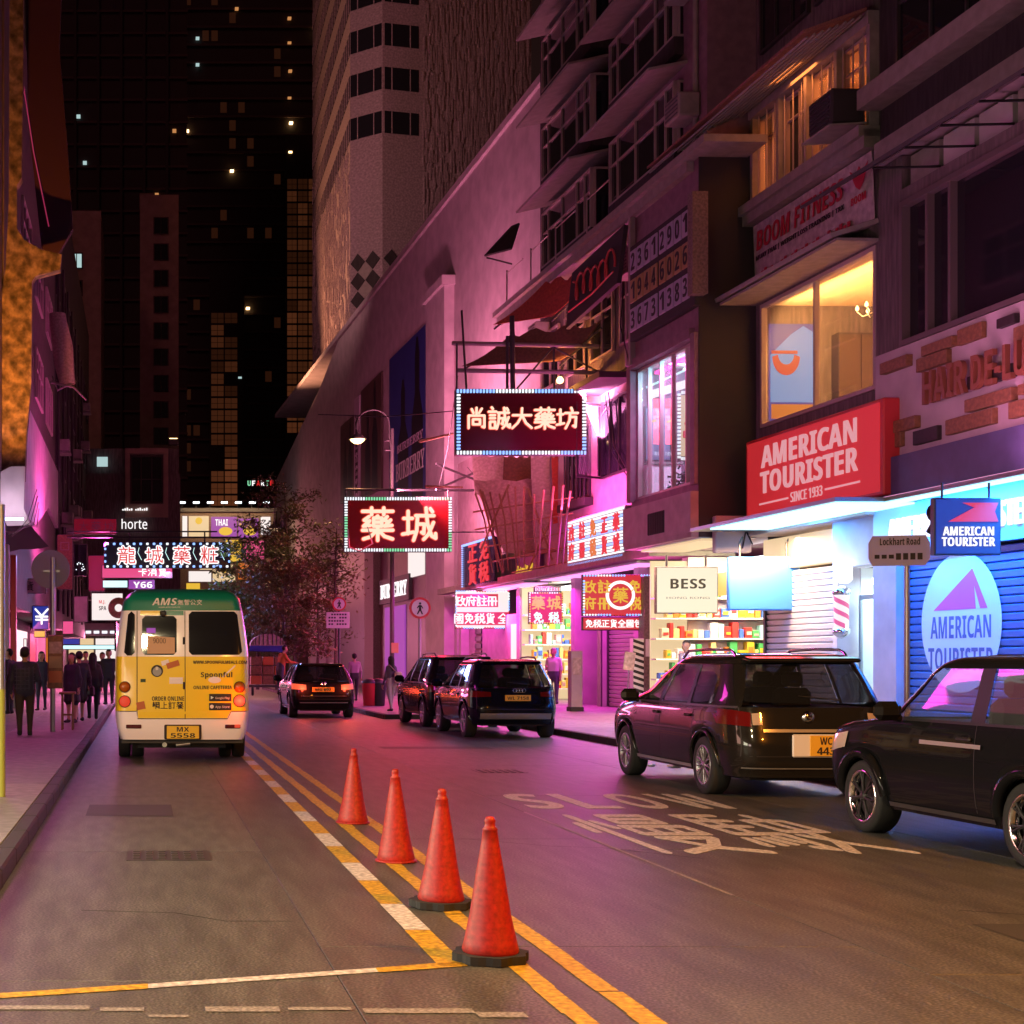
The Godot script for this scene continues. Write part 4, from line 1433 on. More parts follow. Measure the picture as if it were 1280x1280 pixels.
func right_wall_and_tower() -> void:
	var b := thing("department_store", "long blank pale wall of a store with tall bottle posters down the street", "building", FR)
	var st := S()
	prism(st, PackedVector2Array([Vector2(-88, 0), Vector2(-88, 17.0), Vector2(-64, 20.6), Vector2(-57, 22.2), Vector2(-13.5, 22.2), Vector2(-13.5, 10.2), Vector2(-26.1, 10.2), Vector2(-26.1, 0)]), -9.0, 0.0)
	obj("wall", st, M.render_pale, b)
	st = S()
	bx(st, -30.2, -26.6, 0.1, 18.2, 0.003, 0.45)
	bx(st, -30.4, -26.4, 18.2, 18.6, 0.003, 0.6)
	bx(st, -88, -13.6, 22.2, 22.5, -8.9, 0.15)
	obj("pilaster", st, M.render_pale, b)
	mat("poster_navy", Color(0.03, 0.045, 0.26), 0.4)
	mat("poster_black", Color(0.012, 0.008, 0.02), 0.4)
	mat("poster_brown", Color(0.10, 0.055, 0.05), 0.4)
	mat("poster_lilac", Color(0.55, 0.45, 0.55), 0.4)
	mat("panel_plum", Color(0.10, 0.035, 0.10), 0.4, 0.0, "blotch", 0.2)
	mat("panel_wine", Color(0.10, 0.03, 0.045), 0.4, 0.0, "blotch", 0.2)
	for p in [[-40.2, -30.6, 9.4, 17.6, 0], [-48.5, -42.4, 11.0, 17.4, 1], [-55.5, -50.5, 11.5, 16.4, 2]]:
		st = S()
		bx(st, p[0], p[1], p[2], p[3], 0.003, 0.12)
		var o := obj("poster", st, M.poster_navy if p[4] == 0 else M.poster_brown, b)
		for k in 2:   # tall dark bottles printed on it
			var c: float = lerpf(p[0], p[1], 0.36 + 0.34 * k)
			var y0: float = p[2] + 0.1
			var hgt: float = (p[3] - p[2]) * (0.78 + 0.18 * k)
			var q: float = (p[1] - p[0]) * 0.13
			st = S()
			prism(st, PackedVector2Array([Vector2(c - q, y0), Vector2(c + q, y0), Vector2(c + q, y0 + hgt * 0.5), Vector2(c + q * 0.4, y0 + hgt * 0.66), Vector2(c + q * 0.4, y0 + hgt * 0.9), Vector2(c + q * 0.15, y0 + hgt), Vector2(c - q * 0.15, y0 + hgt), Vector2(c - q * 0.4, y0 + hgt * 0.9), Vector2(c - q * 0.4, y0 + hgt * 0.66), Vector2(c - q, y0 + hgt * 0.5)]), 0.122, 0.126)
			obj("bottle_print", st, M.poster_black, o)
		if p[4] == 0:
			text(o, "BURBERRY", M.white_paint, Transform3D(Basis(), Vector3(-35.2, 11.3, 0.126)), 6.6, 0.9, 0.01, serif)
			text(o, "BURBERRY", M.poster_lilac, Transform3D(Basis(), Vector3(-35.2, 12.5, 0.126)), 6.0, 0.4, 0.01, serif)
	st = S()
	bx(st, -50.2, -48.6, 9.0, 17.2, 0.003, 0.2)
	var bn := obj("banner", st, M.poster_lilac, b)
	text(bn, "BURBERRY", M.ink, Transform3D(Basis(Vector3(0, 1, 0), Vector3(-1, 0, 0), Vector3(0, 0, 1)), Vector3(-49.4, 13.0, 0.2)), 6.5, 0.8, 0.01, serif)
	st = S()
	bx(st, -56, -45.4, 0.12, 8.4, 0.003, 0.2)
	obj("shop_panel", st, M.panel_plum, b)
	st = S()
	bx(st, -42.6, -30.6, 0.12, 8.6, 0.003, 0.12)
	obj("shop_panel", st, M.panel_wine, b)
	st = S()
	bx(st, -45.3, -42.7, 0.12, 8.6, 0.003, 0.5)
	obj("pier", st, M.tile_wall, b)
	st = S()
	bx(st, -35.2, -31.8, 5.7, 7.9, 0.122, 0.2)
	obj("lit_window", st, M.panel_white, b)
	st = S()
	bx(st, -42, -34.6, 4.6, 5.9, 0.13, 0.3)
	var sg := obj("sign_board", st, M.black, b)
	text(sg, "BURBERRY", M.text_white, Transform3D(Basis(), Vector3(-38.3, 5.25, 0.3)), 6.6, 0.75, 0.03, serif)
	st = S()
	bx(st, -41, -36, 0.3, 4.4, 0.122, 0.2)
	obj("shop_window", st, M.panel_purple, b)
	for k in 3:
		st = S()
		bx(st, -86 + k * 9.0, -79 + k * 9.0, 0.3, 6.5, 0.003, 0.15)
		obj("shop_panel", st, M.poster_lilac if k != 1 else M.panel_wine, b)

	# the ribbed tower over it
	var t := thing("office_tower", "tall ribbed tower with wrap around dark window bands above the blank wall", "building", Transform3D())
	mat("tower_rib", Color(0.42, 0.31, 0.33), 0.8, 0.0, "grain", 0.12)
	var plan := [Vector2(13.9, 124), Vector2(13.7, 100), Vector2(15.6, 98.4), Vector2(26.0, 101), Vector2(26.0, 125)]
	st = S()
	var poly := PackedVector2Array()
	for p in plan:
		poly.append(p)
	# the prism's own axes: x, depth, then up
	prism(st, poly, 0.0, 82.0, Transform3D(Basis(Vector3(1, 0, 0), Vector3(0, 0, -1), Vector3(0, 1, 0)), Vector3.ZERO))
	obj("wall", st, M.tower_rib, t)
	for f in 3:
		var a: Vector2 = plan[f]
		var c: Vector2 = plan[f + 1]
		var d := (c - a).normalized()
		var ex := Vector3(d.x, 0, -d.y)
		var ez := ex.cross(Vector3.UP)
		var xf := Transform3D(Basis(ex, Vector3.UP, ez), Vector3(a.x, 0, -a.y))
		var l: float = a.distance_to(c)
		var most := l if f < 2 else 2.6
		for r in 14:
			st = S()
			var y := 36.1 + r * 2.87
			bx(st, 0.15 if f != 1 else 0.05, most - 0.05, y, y + 1.45, -0.2, 0.03)
			var o := obj("window", st, M.dark_glass, t)
			o.transform = xf
			st = S()
			var n := int(most / 1.0)
			for k in n:
				bx(st, (k + 0.5) * most / n - 0.03, (k + 0.5) * most / n + 0.03, y, y + 1.45, 0.031, 0.07)
			obj("mullion", st, M.tower_rib, o)
		# ribs: short upright fins
		st = S()
		for k in (2600 if f == 2 else 1500 if f == 0 else 0):
			var x := rng.randf_range(2.8 if f == 2 else 0.2, l - 0.2)
			var y := rng.randf_range(20, 52) if f == 2 else rng.randf_range(16, 35.5)
			var s := rng.randf_range(0.5, 1.3)
			bx(st, x, x + 0.1, y, y + s, 0.0, rng.randf_range(0.03, 0.1))
		if f != 1:
			var o := stuff(whole("fins", st, M.tower_rib, t))
			o.transform = xf
		# the chequer of lozenges
		if f > 0:
			for r in 3:
				for k in 2 + (1 if f == 2 else 0):
					for hlf in 2:
						var cx := 0.62 + k * 1.15 + hlf * 0.575
						if cx > minf(l, 3.6) - 0.4:
							continue
						var cy := 27.9 - r * 1.25 - hlf * 0.62
						st = S()
						prism(st, PackedVector2Array([Vector2(cx, cy - 0.6), Vector2(cx + 0.55, cy), Vector2(cx, cy + 0.6), Vector2(cx - 0.55, cy)]), 0.002, 0.06 if hlf == 0 else 0.03)
						var o := obj("lozenge", st, M.render_dark if hlf == 0 else M.concrete, t)
						o.transform = xf
	st = S()
	bx(st, 14.1, 14.3, 40.6, 41.0, -99.4, -99.2)


func far_end() -> void:
	mat("tower_dark", Color(0.045, 0.03, 0.028), 0.7)
	mat("tower_slab", Color(0.1, 0.06, 0.055), 0.8)
	mat("tan_wall", Color(0.36, 0.24, 0.19), 0.85, 0.0, "blotch", 0.12)
	var st := S()
	var t := thing("skyscraper", "very tall dark tower with dim orange window grids behind the trees", "building", at(Vector3(18.5, 0, -272)))
	bx(st, -12.3, 12.3, 0, 150, -12, 12)
	bx(st, -7.2, -1.2, 0, 70, 12, 12.6)
	bx(st, 5.9, 12.2, 0, 92, 12, 12.6)
	obj("wall", st, M.tower_dark, t)
	for k in 4:
		glow("window_dim_%d" % k, Color(0.5, 0.14, 0.05), [0.035, 0.08, 0.13, 0.2][k])
	for g in [[-6.9, 2, 2.35, 24, 60.5, 0.95], [6.2, 3, 1.85, 24, 84, 0.92]]:
		var y := 24.0
		var r := 0
		while y < g[4]:
			for k in g[1]:
				if rng.randf() < 0.1:
					continue
				st = S()
				var x: float = g[0] + k * g[2]
				bx(st, x, x + g[2] - 0.22, y, y + 1.75, 12.61, 12.66)
				var fade := int(clampf(3.4 - (y - 24.0) / (g[4] - 24.0) * 3.0 + rng.randf_range(-0.7, 0.7), 0, 3))
				var w := obj("window", st, M["window_dim_%d" % fade], t)
				st = S()
				bx(st, x + g[2] * 0.44, x + g[2] * 0.47, y, y + 1.75, 12.661, 12.7)
				bx(st, x, x + g[2] - 0.22, y + 0.8, y + 0.86, 12.701, 12.73)
				whole("mullion", st, M.tower_dark, w)
			y += 2.1
			r += 1
	# floor slabs and faint upper windows
	st = S()
	for k in 42:
		bx(st, -12.4, 12.4, 24.0 + k * 3.1, 24.35 + k * 3.1, 12.005, 12.3)
	stuff(whole("floor_slabs", st, M.tower_slab, t))
	for k in 44:
		st = S()
		var f := rng.randi_range(0, 30)
		var x := -11.5 + rng.randi_range(0, 11) * 1.55
		if x > 5.0 or (x > -8.6 and x < -0.4 and f < 16):
			continue
		bx(st, x, x + 1.1, 24.9 + f * 3.1, 26.7 + f * 3.1, 12.0, 12.06)
		obj("window", st, M.window_dim_0, t)
	for q in [[362, 22, 0], [362, 53, 0], [363, 88, 0], [362, 122, 0], [364, 153, 1], [363, 190, 1], [399, 35, 1], [247, 47, 2], [247, 80, 2], [290, 213, 1], [310, 385, 1], [226, 163, 2], [234, 163, 1], [300, 472, 2], [296, 10, 0]]:
		var v := P(q[0], q[1], 259.3) - t.position
		st = S()
		bx(st, v.x - 0.3, v.x + 0.3, v.y - 0.16, v.y + 0.16, 11.9, 12.7)
		obj("lit_window", st, [M.window_warm, M.warm_lamp, M.window_cool][q[2]], t)
	t = thing("skyscraper", "broad black tower filling the left of the night sky with few lit windows", "building", at(Vector3(-3.2, 0, -215)), "")
	st = S()
	bx(st, -9.5, 9.0, 0, 140, -12, 12)
	for k in 6:
		bx(st, -9.4 + k * 3.1, -9.0 + k * 3.1, 0, 139, 12.0, 12.3)
	obj("wall", st, M.tower_dark, t)
	st = S()
	for k in 40:
		bx(st, -9.6, 9.1, 20.0 + k * 3.0, 20.3 + k * 3.0, 12.005, 12.2)
	stuff(whole("floor_slabs", st, M.tower_slab, t))
	for q in [[98, 145, 0], [106, 203, 0], [218, 163, 1], [196, 243, 1]]:
		var v := P(q[0], q[1], 202.6) - t.position
		st = S()
		bx(st, v.x - 0.25, v.x + 0.25, v.y - 0.2, v.y + 0.2, 12.0, 12.4)
		obj("lit_window", st, [M.window_cool, M.window_warm][q[2]], t)
	t = thing("apartment_block", "narrow tan apartment block with a column of dark square windows", "building", at(Vector3(1.5, 0, -156)))
	st = S()
	bx(st, -1.9, 1.95, 0, 48, -6, 6)
	bx(st, -1.95, -0.5, 48, 49.4, -2, 2)
	obj("wall", st, M.tan_wall, t)
	for k in 13:
		win(t, -0.55, 0.95, 12.6 + k * 2.62, 14.3 + k * 2.62, 6.005, [0.5], [], M.tower_dark, M.dark_glass, 0.09)
	t = thing("apartment_block", "low tan apartment block with one bright twin window at upper left", "building", at(Vector3(-5.4, 0, -146)))
	st = S()
	bx(st, -2.2, 1.4, 0, 43.4, -6, 6)
	obj("wall", st, M.tan_wall, t)
	for k in 9:
		win(t, -1.45, -0.3, 17.6 + k * 2.55, 19.1 + k * 2.55, 6.005, [0.5], [], M.tower_dark, M.window_cool if k == 8 else M.dark_glass, 0.1)
	t = thing("old_block", "dark low block with a framed balcony behind the blue neon sign", "building", at(Vector3(-0.8, 0, -116)))
	st = S()
	bx(st, -9, 3.5, 0, 15.5, -4, 4)
	bx(st, -3.6, 3.4, 15.5, 17.4, -4, 3.6)
	obj("wall", st, M.render_mid, t)
	st = S()
	bx(st, -0.6, 2.6, 16.9, 17.3, 4.003, 4.5)
	bx(st, -0.6, -0.25, 12.2, 16.9, 4.003, 4.4)
	bx(st, 2.25, 2.6, 12.2, 16.9, 4.003, 4.4)
	bx(st, -0.25, 2.25, 12.2, 13.2, 4.2, 4.35)
	obj("balcony", st, M.tan_wall, t)
	win(t, -0.2, 2.2, 13.3, 16.8, 4.01, [0.33, 0.66], [0.5], M.tower_dark, M.dark_glass, 0.1)
	st = S()
	bx(st, -2.7, -1.9, 16.0, 16.7, 4.003, 4.2)
	obj("lit_window", st, M.window_cool, t)
	st = S()
	bx(st, -3.2, -2.7, 11.0, 11.6, 4.003, 4.2)
	obj("lit_window", st, M.panel_yellow, t)
	# a row of lit shops at the foot of it, behind the crowd
	for k in 6:
		st = S()
		bx(st, -8.8 + k * 2.0, -6.95 + k * 2.0, 0.4, 3.2, 4.003, 4.1)
		obj("shop_window", st, [M.panel_pink, M.panel_white, M.panel_warm, M.panel_white, M.panel_pink, M.panel_warm][k], t)
	st = S()
	bx(st, -9, 3.4, 3.4, 4.3, 4.003, 5.2)
	obj("canopy", st, M.render_pale, t)
	st = S()
	for k in 20:
		bx(st, -8.9 + k * 0.6, -8.5 + k * 0.6, 3.55, 3.75, 5.21, 5.24)
	stuff(whole("canopy_lights", st, M.led_white, t))
	area(t, facing(Vector3(-3.0, 3.3, 5.6), Vector3(-3.0, 0.0, 9)), Vector2(10, 1), Color(1.0, 0.25, 0.45), 40.0)
	st = S()
	soft_box(st, Vector3(3.0, 17.9, 3.4), Vector3(0.8, 0.5, 0.4), 0.06)
	obj("added_flood_body", st, M.dark_steel, t)
	st = S()
	soft_box(st, Vector3(3.0, 18.16, 3.4), Vector3(0.6, 0.06, 0.3), 0.02)
	obj("flood_lamp", st, M.warm_lamp, t)  # flood lamp added to wash the tower face warm
	spot(t, Vector3(3.0, 18.4, 3.4), Vector3(14.5, 33.0, 9.0), Color(1.0, 0.43, 0.21), 170.0, 42.0, 0.3)
	# outline letters on the dark block
	var s := thing("outline_sign", "dim white outlined shop lettering high on the dark low block", "sign", at(P(168, 655, 111.5)))
	text(s, "horte", M.text_white, Transform3D(Basis(), Vector3(0.0, 0, 0)), 1.9, 0.75, 0.04, sans_plain)
	var st2 := S()
	for k in 12:
		if k != 5:
			bx(st2, -0.9 + k * 0.16, -0.79 + k * 0.16, 1.0, 1.1 + 0.05 * (k % 3), 0.0, 0.04)
	stuff(whole("small_print", st2, M.text_white, s))

	# billboards over the crossing
	var b := thing("billboard_house", "warm lit low house covered with poster panels at the end of the street", "building", at(Vector3(6.2, 0, -122)))
	st = S()
	bx(st, -3.6, 4.2, 0, 13.3, -4, 3)
	obj("wall", st, M.tile_wall, b)
	st = S()
	bx(st, -3.7, 4.3, 13.3, 13.6, -4, 3.3)
	for k in 7:
		tube(st, [Vector3(-3.2 + k * 1.1, 13.6, 3.2), Vector3(-3.2 + k * 1.1, 14.0, 3.2), Vector3(-3.2 + k * 1.1, 14.0, 4.0)], 0.03, 0.03, 5)
	obj("parapet", st, M.dark_steel, b)
	for k in 7:
		st = S()
		soft_box(st, Vector3(-3.2 + k * 1.1, 13.95, 4.05), Vector3(0.5, 0.14, 0.24), 0.03)
		obj("flood_lamp", st, M.white_lamp, b)
	area(b, facing(Vector3(0.2, 13.8, 5.2), Vector3(0.2, 9.0, 3.0)), Vector2(7, 0.3), Color(1.0, 0.62, 0.3), 5.0)
	var z := 3.005
	var px := func(a: float) -> float: return (a - XV) * 118.9 / F - 6.2
	var py := func(a: float) -> float: return EYE + (YH - a) * 118.9 / F
	var panels := [[236, 261, 645, 671, "panel_warm", ""], [228, 234, 645, 671, "panel_white", ""], [264, 296, 646, 672, "panel_purple", "THAI"], [298, 323, 648, 672, "panel_purple", "FOOD"], [326, 338, 646, 668, "panel_white", ""],
		[250, 288, 692, 712, "panel_warm", ""], [281, 302, 675, 702, "panel_yellow", ""], [304, 330, 676, 700, "panel_pink", ""], [236, 264, 714, 727, "panel_white", ""], [266, 294, 706, 727, "panel_warm", ""], [298, 318, 704, 724, "panel_orange", ""], [320, 338, 704, 735, "panel_warm", ""], [233, 250, 729, 737, "panel_yellow", ""]]
	for p in panels:
		st = S()
		bx(st, px.call(p[0]), px.call(p[1]), py.call(p[3]), py.call(p[2]), z, z + 0.06)
		var o := obj("poster_panel", st, M[p[4]], b)
		if p[5] != "":
			text(o, p[5], M.text_white if p[5] == "THAI" else M.panel_yellow, Transform3D(Basis(), Vector3(px.call((p[0] + p[1]) / 2.0 - 3), py.call(p[2] + 7), z + 0.06)), 1.0, 0.5, 0.02)
			st = S()
			disc(st, Vector3(px.call((p[0] + p[1]) / 2.0 + 2), py.call(p[3] - 8), z + 0.062), 0.34, 0.02, 14, 1.6)
			obj("dish_print", st, M.panel_yellow, o)
		elif p[4] == "panel_warm":
			st = S()
			disc(st, Vector3(px.call((p[0] + p[1]) / 2.0), py.call(p[2] + 6), z + 0.062), 0.28, 0.02, 12)
			obj("emblem", st, M.panel_yellow, o)
	area(b, facing(Vector3(0.5, 9, 4.5), Vector3(0.5, 6, 20)), Vector2(6, 6), Color(1.0, 0.25, 0.3), 10.0)
	# coloured letters high over the trees
	var l := thing("letter_sign", "small row of coloured glowing letters high on the dark tower", "sign", at(P(325, 604, 250)))
	var kk := 0
	for ch in ["U", "F", "A", "R", "T", "E"]:
		text(l, ch, [M.led_green, M.text_white, M.text_red, M.text_white, M.led_green, M.text_red][kk], Transform3D(Basis(), Vector3(-1.8 + kk * 0.75, 0, 0)), 0.55, 0.85, 0.1)
		kk += 1


# ---------------------------------------------------------------- the left side (axes: depth, up, out over the pavement)

func left_side() -> void:
	var FL := Transform3D(Basis(Vector3(0, 0, -1), Vector3.UP, Vector3(1, 0, 0)), Vector3(-4.33, 0, 0))
	var b := thing("shop_house", "near left house with an orange lit concrete fin and pink upper band", "building", FL)
	var st := S()
	bx(st, -2, 45.8, 4.2, 26, -6, 0)
	bx(st, -2, 45.8, 0.1, 4.2, -6, -0.8)
	bx(st, 46.5, 73, 3.4, 24, -6, 0)
	bx(st, 46.5, 73, 0.1, 3.4, -6, -1.2)
	obj("wall", st, M.render_mid, b)
	st = S()
	prism(st, PackedVector2Array([Vector2(48, 6.6), Vector2(58, 6.8), Vector2(66, 8.3), Vector2(73, 8.0), Vector2(73, 10.75), Vector2(48, 10.75)]), 0.003, 0.16)
	obj("band", st, M.render_pale, b)
	st = S()
	var poly := PackedVector2Array()
	for p in [[-4, 604], [31, 600], [33, 545], [39, 480], [40, 352], [44, 345], [75, 337], [77, 318], [52, 312], [30, 300], [21, 285], [21, 232], [27, 222], [29, 60], [29, -60], [12, -60], [11, 250], [7, 330], [-4, 420]]:
		var v := P(p[0], p[1], 46.0)
		poly.append(Vector2(v.x, v.y))
	prism(st, poly, -46.45, -46.0, FL.affine_inverse())
	obj("concrete_fin", st, M.fin_render, b)
	# pale canopy front under the fin
	st = S()
	poly = PackedVector2Array()
	for p in [[-40, 600], [-6, 593], [14, 583], [31, 583], [30, 636], [38, 656], [-40, 660]]:
		var v := P(p[0], p[1], 45.4)
		poly.append(Vector2(v.x, v.y))
	prism(st, poly, -45.6, -45.4, FL.affine_inverse())
	obj("canopy_front", st, M.render_pale, b)
	for k in 3:
		win(b, 53 + k * 6.5, 57 + k * 6.5, 12.0, 14.0, 0.005, [0.33, 0.66], [0.6], M.frame, M.dark_glass, 0.07)
		win(b, 53 + k * 6.5, 57 + k * 6.5, 16.0, 18.0, 0.005, [0.33, 0.66], [0.6], M.frame, M.dark_glass, 0.07)
	# unseen lit shop fronts added beside the camera as fill for the left road
	for k in 3:
		st = S()
		bx(st, 3.0 + k * 6.0, 8.0 + k * 6.0, 0.5, 3.4, -0.79, -0.7)
		obj("shop_window", st, [M.panel_warm, M.panel_white, M.panel_warm][k], b)
		area(b, facing(Vector3(5.5 + k * 6.0, 2.2, -0.5), Vector3(5.5 + k * 6.0, 0.5, 6)), Vector2(4.5, 2.4), [Color(1.0, 0.72, 0.66), Color(0.95, 0.9, 0.62), Color(1.0, 0.5, 0.4)][k], [8.0, 13.0, 5.0][k])
	st = S()
	bx(st, 39.5, 45.0, 0.5, 3.6, -0.79, -0.7)
	obj("shop_window", st, M.panel_white, b)
	st = S()
	bx(st, 44.6, 44.7, 5.75, 5.82, -0.6, 0.75)
	obj("added_strip_lamp", st, M.white_lamp, b)  # strip added to light the canopy front from below
	area(b, facing(Vector3(44.5, 5.9, 0.1), Vector3(45.5, 7.2, 0.1)), Vector2(1.2, 0.1), Color(0.95, 0.72, 0.95), 0.9)
	var c := thing("awning", "black sagging awning with loose cables at the left edge", "awning", Transform3D())
	st = S()
	sheet(st, P(-40, 640, 43), P(26, 640, 47), P(61, 684, 47), P(-40, 694, 43), 0.1, 0.05, 8, 4)
	obj("canvas", st, M.dark_matt, c)
	for k in 4:
		st = S()
		tube(st, [P(2 + k * 4, 662 + k * 3, 42.6), P(18 + k * 5, 668 - k * 4, 43.5), P(34 + k * 4, 650 + k * 3, 44.5), P(46 + k, 612 + k * 8, 46)], 0.014, 0.014, 5)
		whole("cable", st, M.dark_steel, c)
	c = thing("signboard", "large unlit dark purple signboard with one pink edge high at upper left", "sign", Transform3D())
	st = S()
	poly = PackedVector2Array()
	for p in [[30, -40], [78, -40], [74, 60], [84, 180], [91, 286], [70, 322], [52, 310], [36, 160]]:
		var v := P(p[0], p[1], 48.0)
		poly.append(Vector2(v.x, v.y))
	prism(st, poly, -48.3, -48.0)
	mat("plum_board", Color(0.035, 0.012, 0.03), 0.5)
	obj("board", st, M.plum_board, c)
	glow("dim_pink", Color(0.6, 0.04, 0.14), 0.45)
	st = S()
	tube(st, [P(27, 92, 47.9), P(42, 190, 47.9), P(61, 283, 47.9)], 0.022, 0.022, 6)
	obj("neon_tube", st, M.dim_pink, c)
	c = thing("wrapped_sign", "salmon cloth wrapped sign bulging from the dark left house front", "sign", Transform3D())
	st = S()
	var ring := []
	for i in 9:
		var row := []
		var t := i / 8.0
		for k in 10:
			var a := TAU * k / 10
			var w := lerpf(10, 13, sin(t * PI)) * (1.0 + 0.06 * sin(i * 5.0 + k * 3.0))
			row.append(P(lerpf(72, 84, t) + cos(a) * w, lerpf(392, 480, t), 60) + Vector3(0, 0, sin(a) * 0.3))
		ring.append(row)
	st.set_smooth_group(1)
	for i in 8:
		for k in 10:
			quad(st, ring[i][k], ring[i][(k + 1) % 10], ring[i + 1][(k + 1) % 10], ring[i + 1][k])
	obj("cloth", st, M.pale_sheet, c)
	st = S()
	tube(st, [P(64, 478, 60), P(92, 484, 60), P(108, 500, 60)], 0.06, 0.04, 6)
	tube(st, [P(66, 470, 60), P(72, 488, 60), P(95, 476, 60)], 0.05, 0.05, 6)
	obj("bracket", st, M.concrete, c)
	# farther dark house with air conditioners and pipes
	b = thing("shop_house", "farther left house, dark, crowded with air conditioners and pipes", "building", FL)
	st = S()
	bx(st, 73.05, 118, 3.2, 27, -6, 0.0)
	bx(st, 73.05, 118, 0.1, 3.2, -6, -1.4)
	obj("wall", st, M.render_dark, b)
	for k in 8:
		for f in 4:
			win(b, 74 + k * 5.4, 76.4 + k * 5.4, 7.0 + f * 4.2, 9.0 + f * 4.2, 0.005, [0.5], [], M.dark_steel, M.dark_glass, 0.08)
	st = S()
	soft_box(st, Vector3(78, 27.3, -0.4), Vector3(0.7, 0.6, 0.6), 0.06)
	obj("added_flood_body", st, M.dark_steel, b)
	st = S()
	soft_box(st, Vector3(78.2, 27.4, -0.05), Vector3(0.5, 0.4, 0.06), 0.02)
	obj("flood_lamp", st, M.warm_lamp, b)  # hidden flood lamp added to lift the tower front
	spot(b, Vector3(78.4, 27.4, 0.15), Vector3(99, 37, 25.5), Color(1.0, 0.48, 0.48), 75.0, 38.0, 0.3)
	for k in 14:
		st = S()
		var u := 74.5 + rng.randf() * 34
		var y := 6 + rng.randf() * 14
		soft_box(st, Vector3(u, y, 0.35), Vector3(1.0, 0.6, 0.6), 0.04)
		bx(st, u - 0.55, u + 0.55, y - 0.42, y - 0.34, 0.0, 0.7)
		obj("air_conditioner", st, M.concrete, b)
	for k in 7:
		st = S()
		tube(st, [Vector3(74 + k * 4.7, 4, 0.12), Vector3(74 + k * 4.7, 22, 0.12)], 0.07, 0.07, 6)
		obj("pipe", st, M.dark_steel, b)
	# lit shop fronts under the left houses
	for q in [[47, 52, "panel_orange"], [53, 57, "panel_red"], [58, 63, "panel_pink"], [64, 70, "panel_white"], [72, 78, "panel_red"], [79, 86, "panel_pink"], [88, 98, "panel_orange"]]:
		st = S()
		bx(st, q[0], q[1], 0.3, 2.9, -1.19 if q[0] < 72 else -1.39, -1.1 if q[0] < 72 else -1.3)
		obj("shop_window", st, M[q[2]], b)
	area(b, facing(Vector3(58, 3.0, 0.2), Vector3(56, 0.5, 3)), Vector2(14, 0.6), Color(1.0, 0.16, 0.4), 18.0)
	area(b, facing(Vector3(82, 3.0, 0.2), Vector3(80, 0.5, 4)), Vector2(16, 0.6), Color(1.0, 0.16, 0.4), 36.0)
	left_signs(FL)


func plate(called: String, label: String, x0: float, x1: float, y0: float, y1: float, z: float, m: Material, frame: Material = null, group := "") -> Node3D:   # a sign that faces down the street, from its outline
	var c := P((x0 + x1) / 2, (y0 + y1) / 2, z)
	var w := (x1 - x0) * z / F
	var h := (y1 - y0) * z / F
	var o := thing(called, label, "sign", at(c), group)
	var st := S()
	soft_box(st, Vector3(0, 0, -0.08), Vector3(w, h, 0.14), 0.015)
	obj("case", st, frame if frame else M.dark_steel, o)
	st = S()
	bx(st, -w / 2 + 0.03, w / 2 - 0.03, -h / 2 + 0.03, h / 2 - 0.03, -0.009, 0.006)
	obj("face", st, m, o)
	o.set_meta("w", w)
	o.set_meta("h", h)
	return o


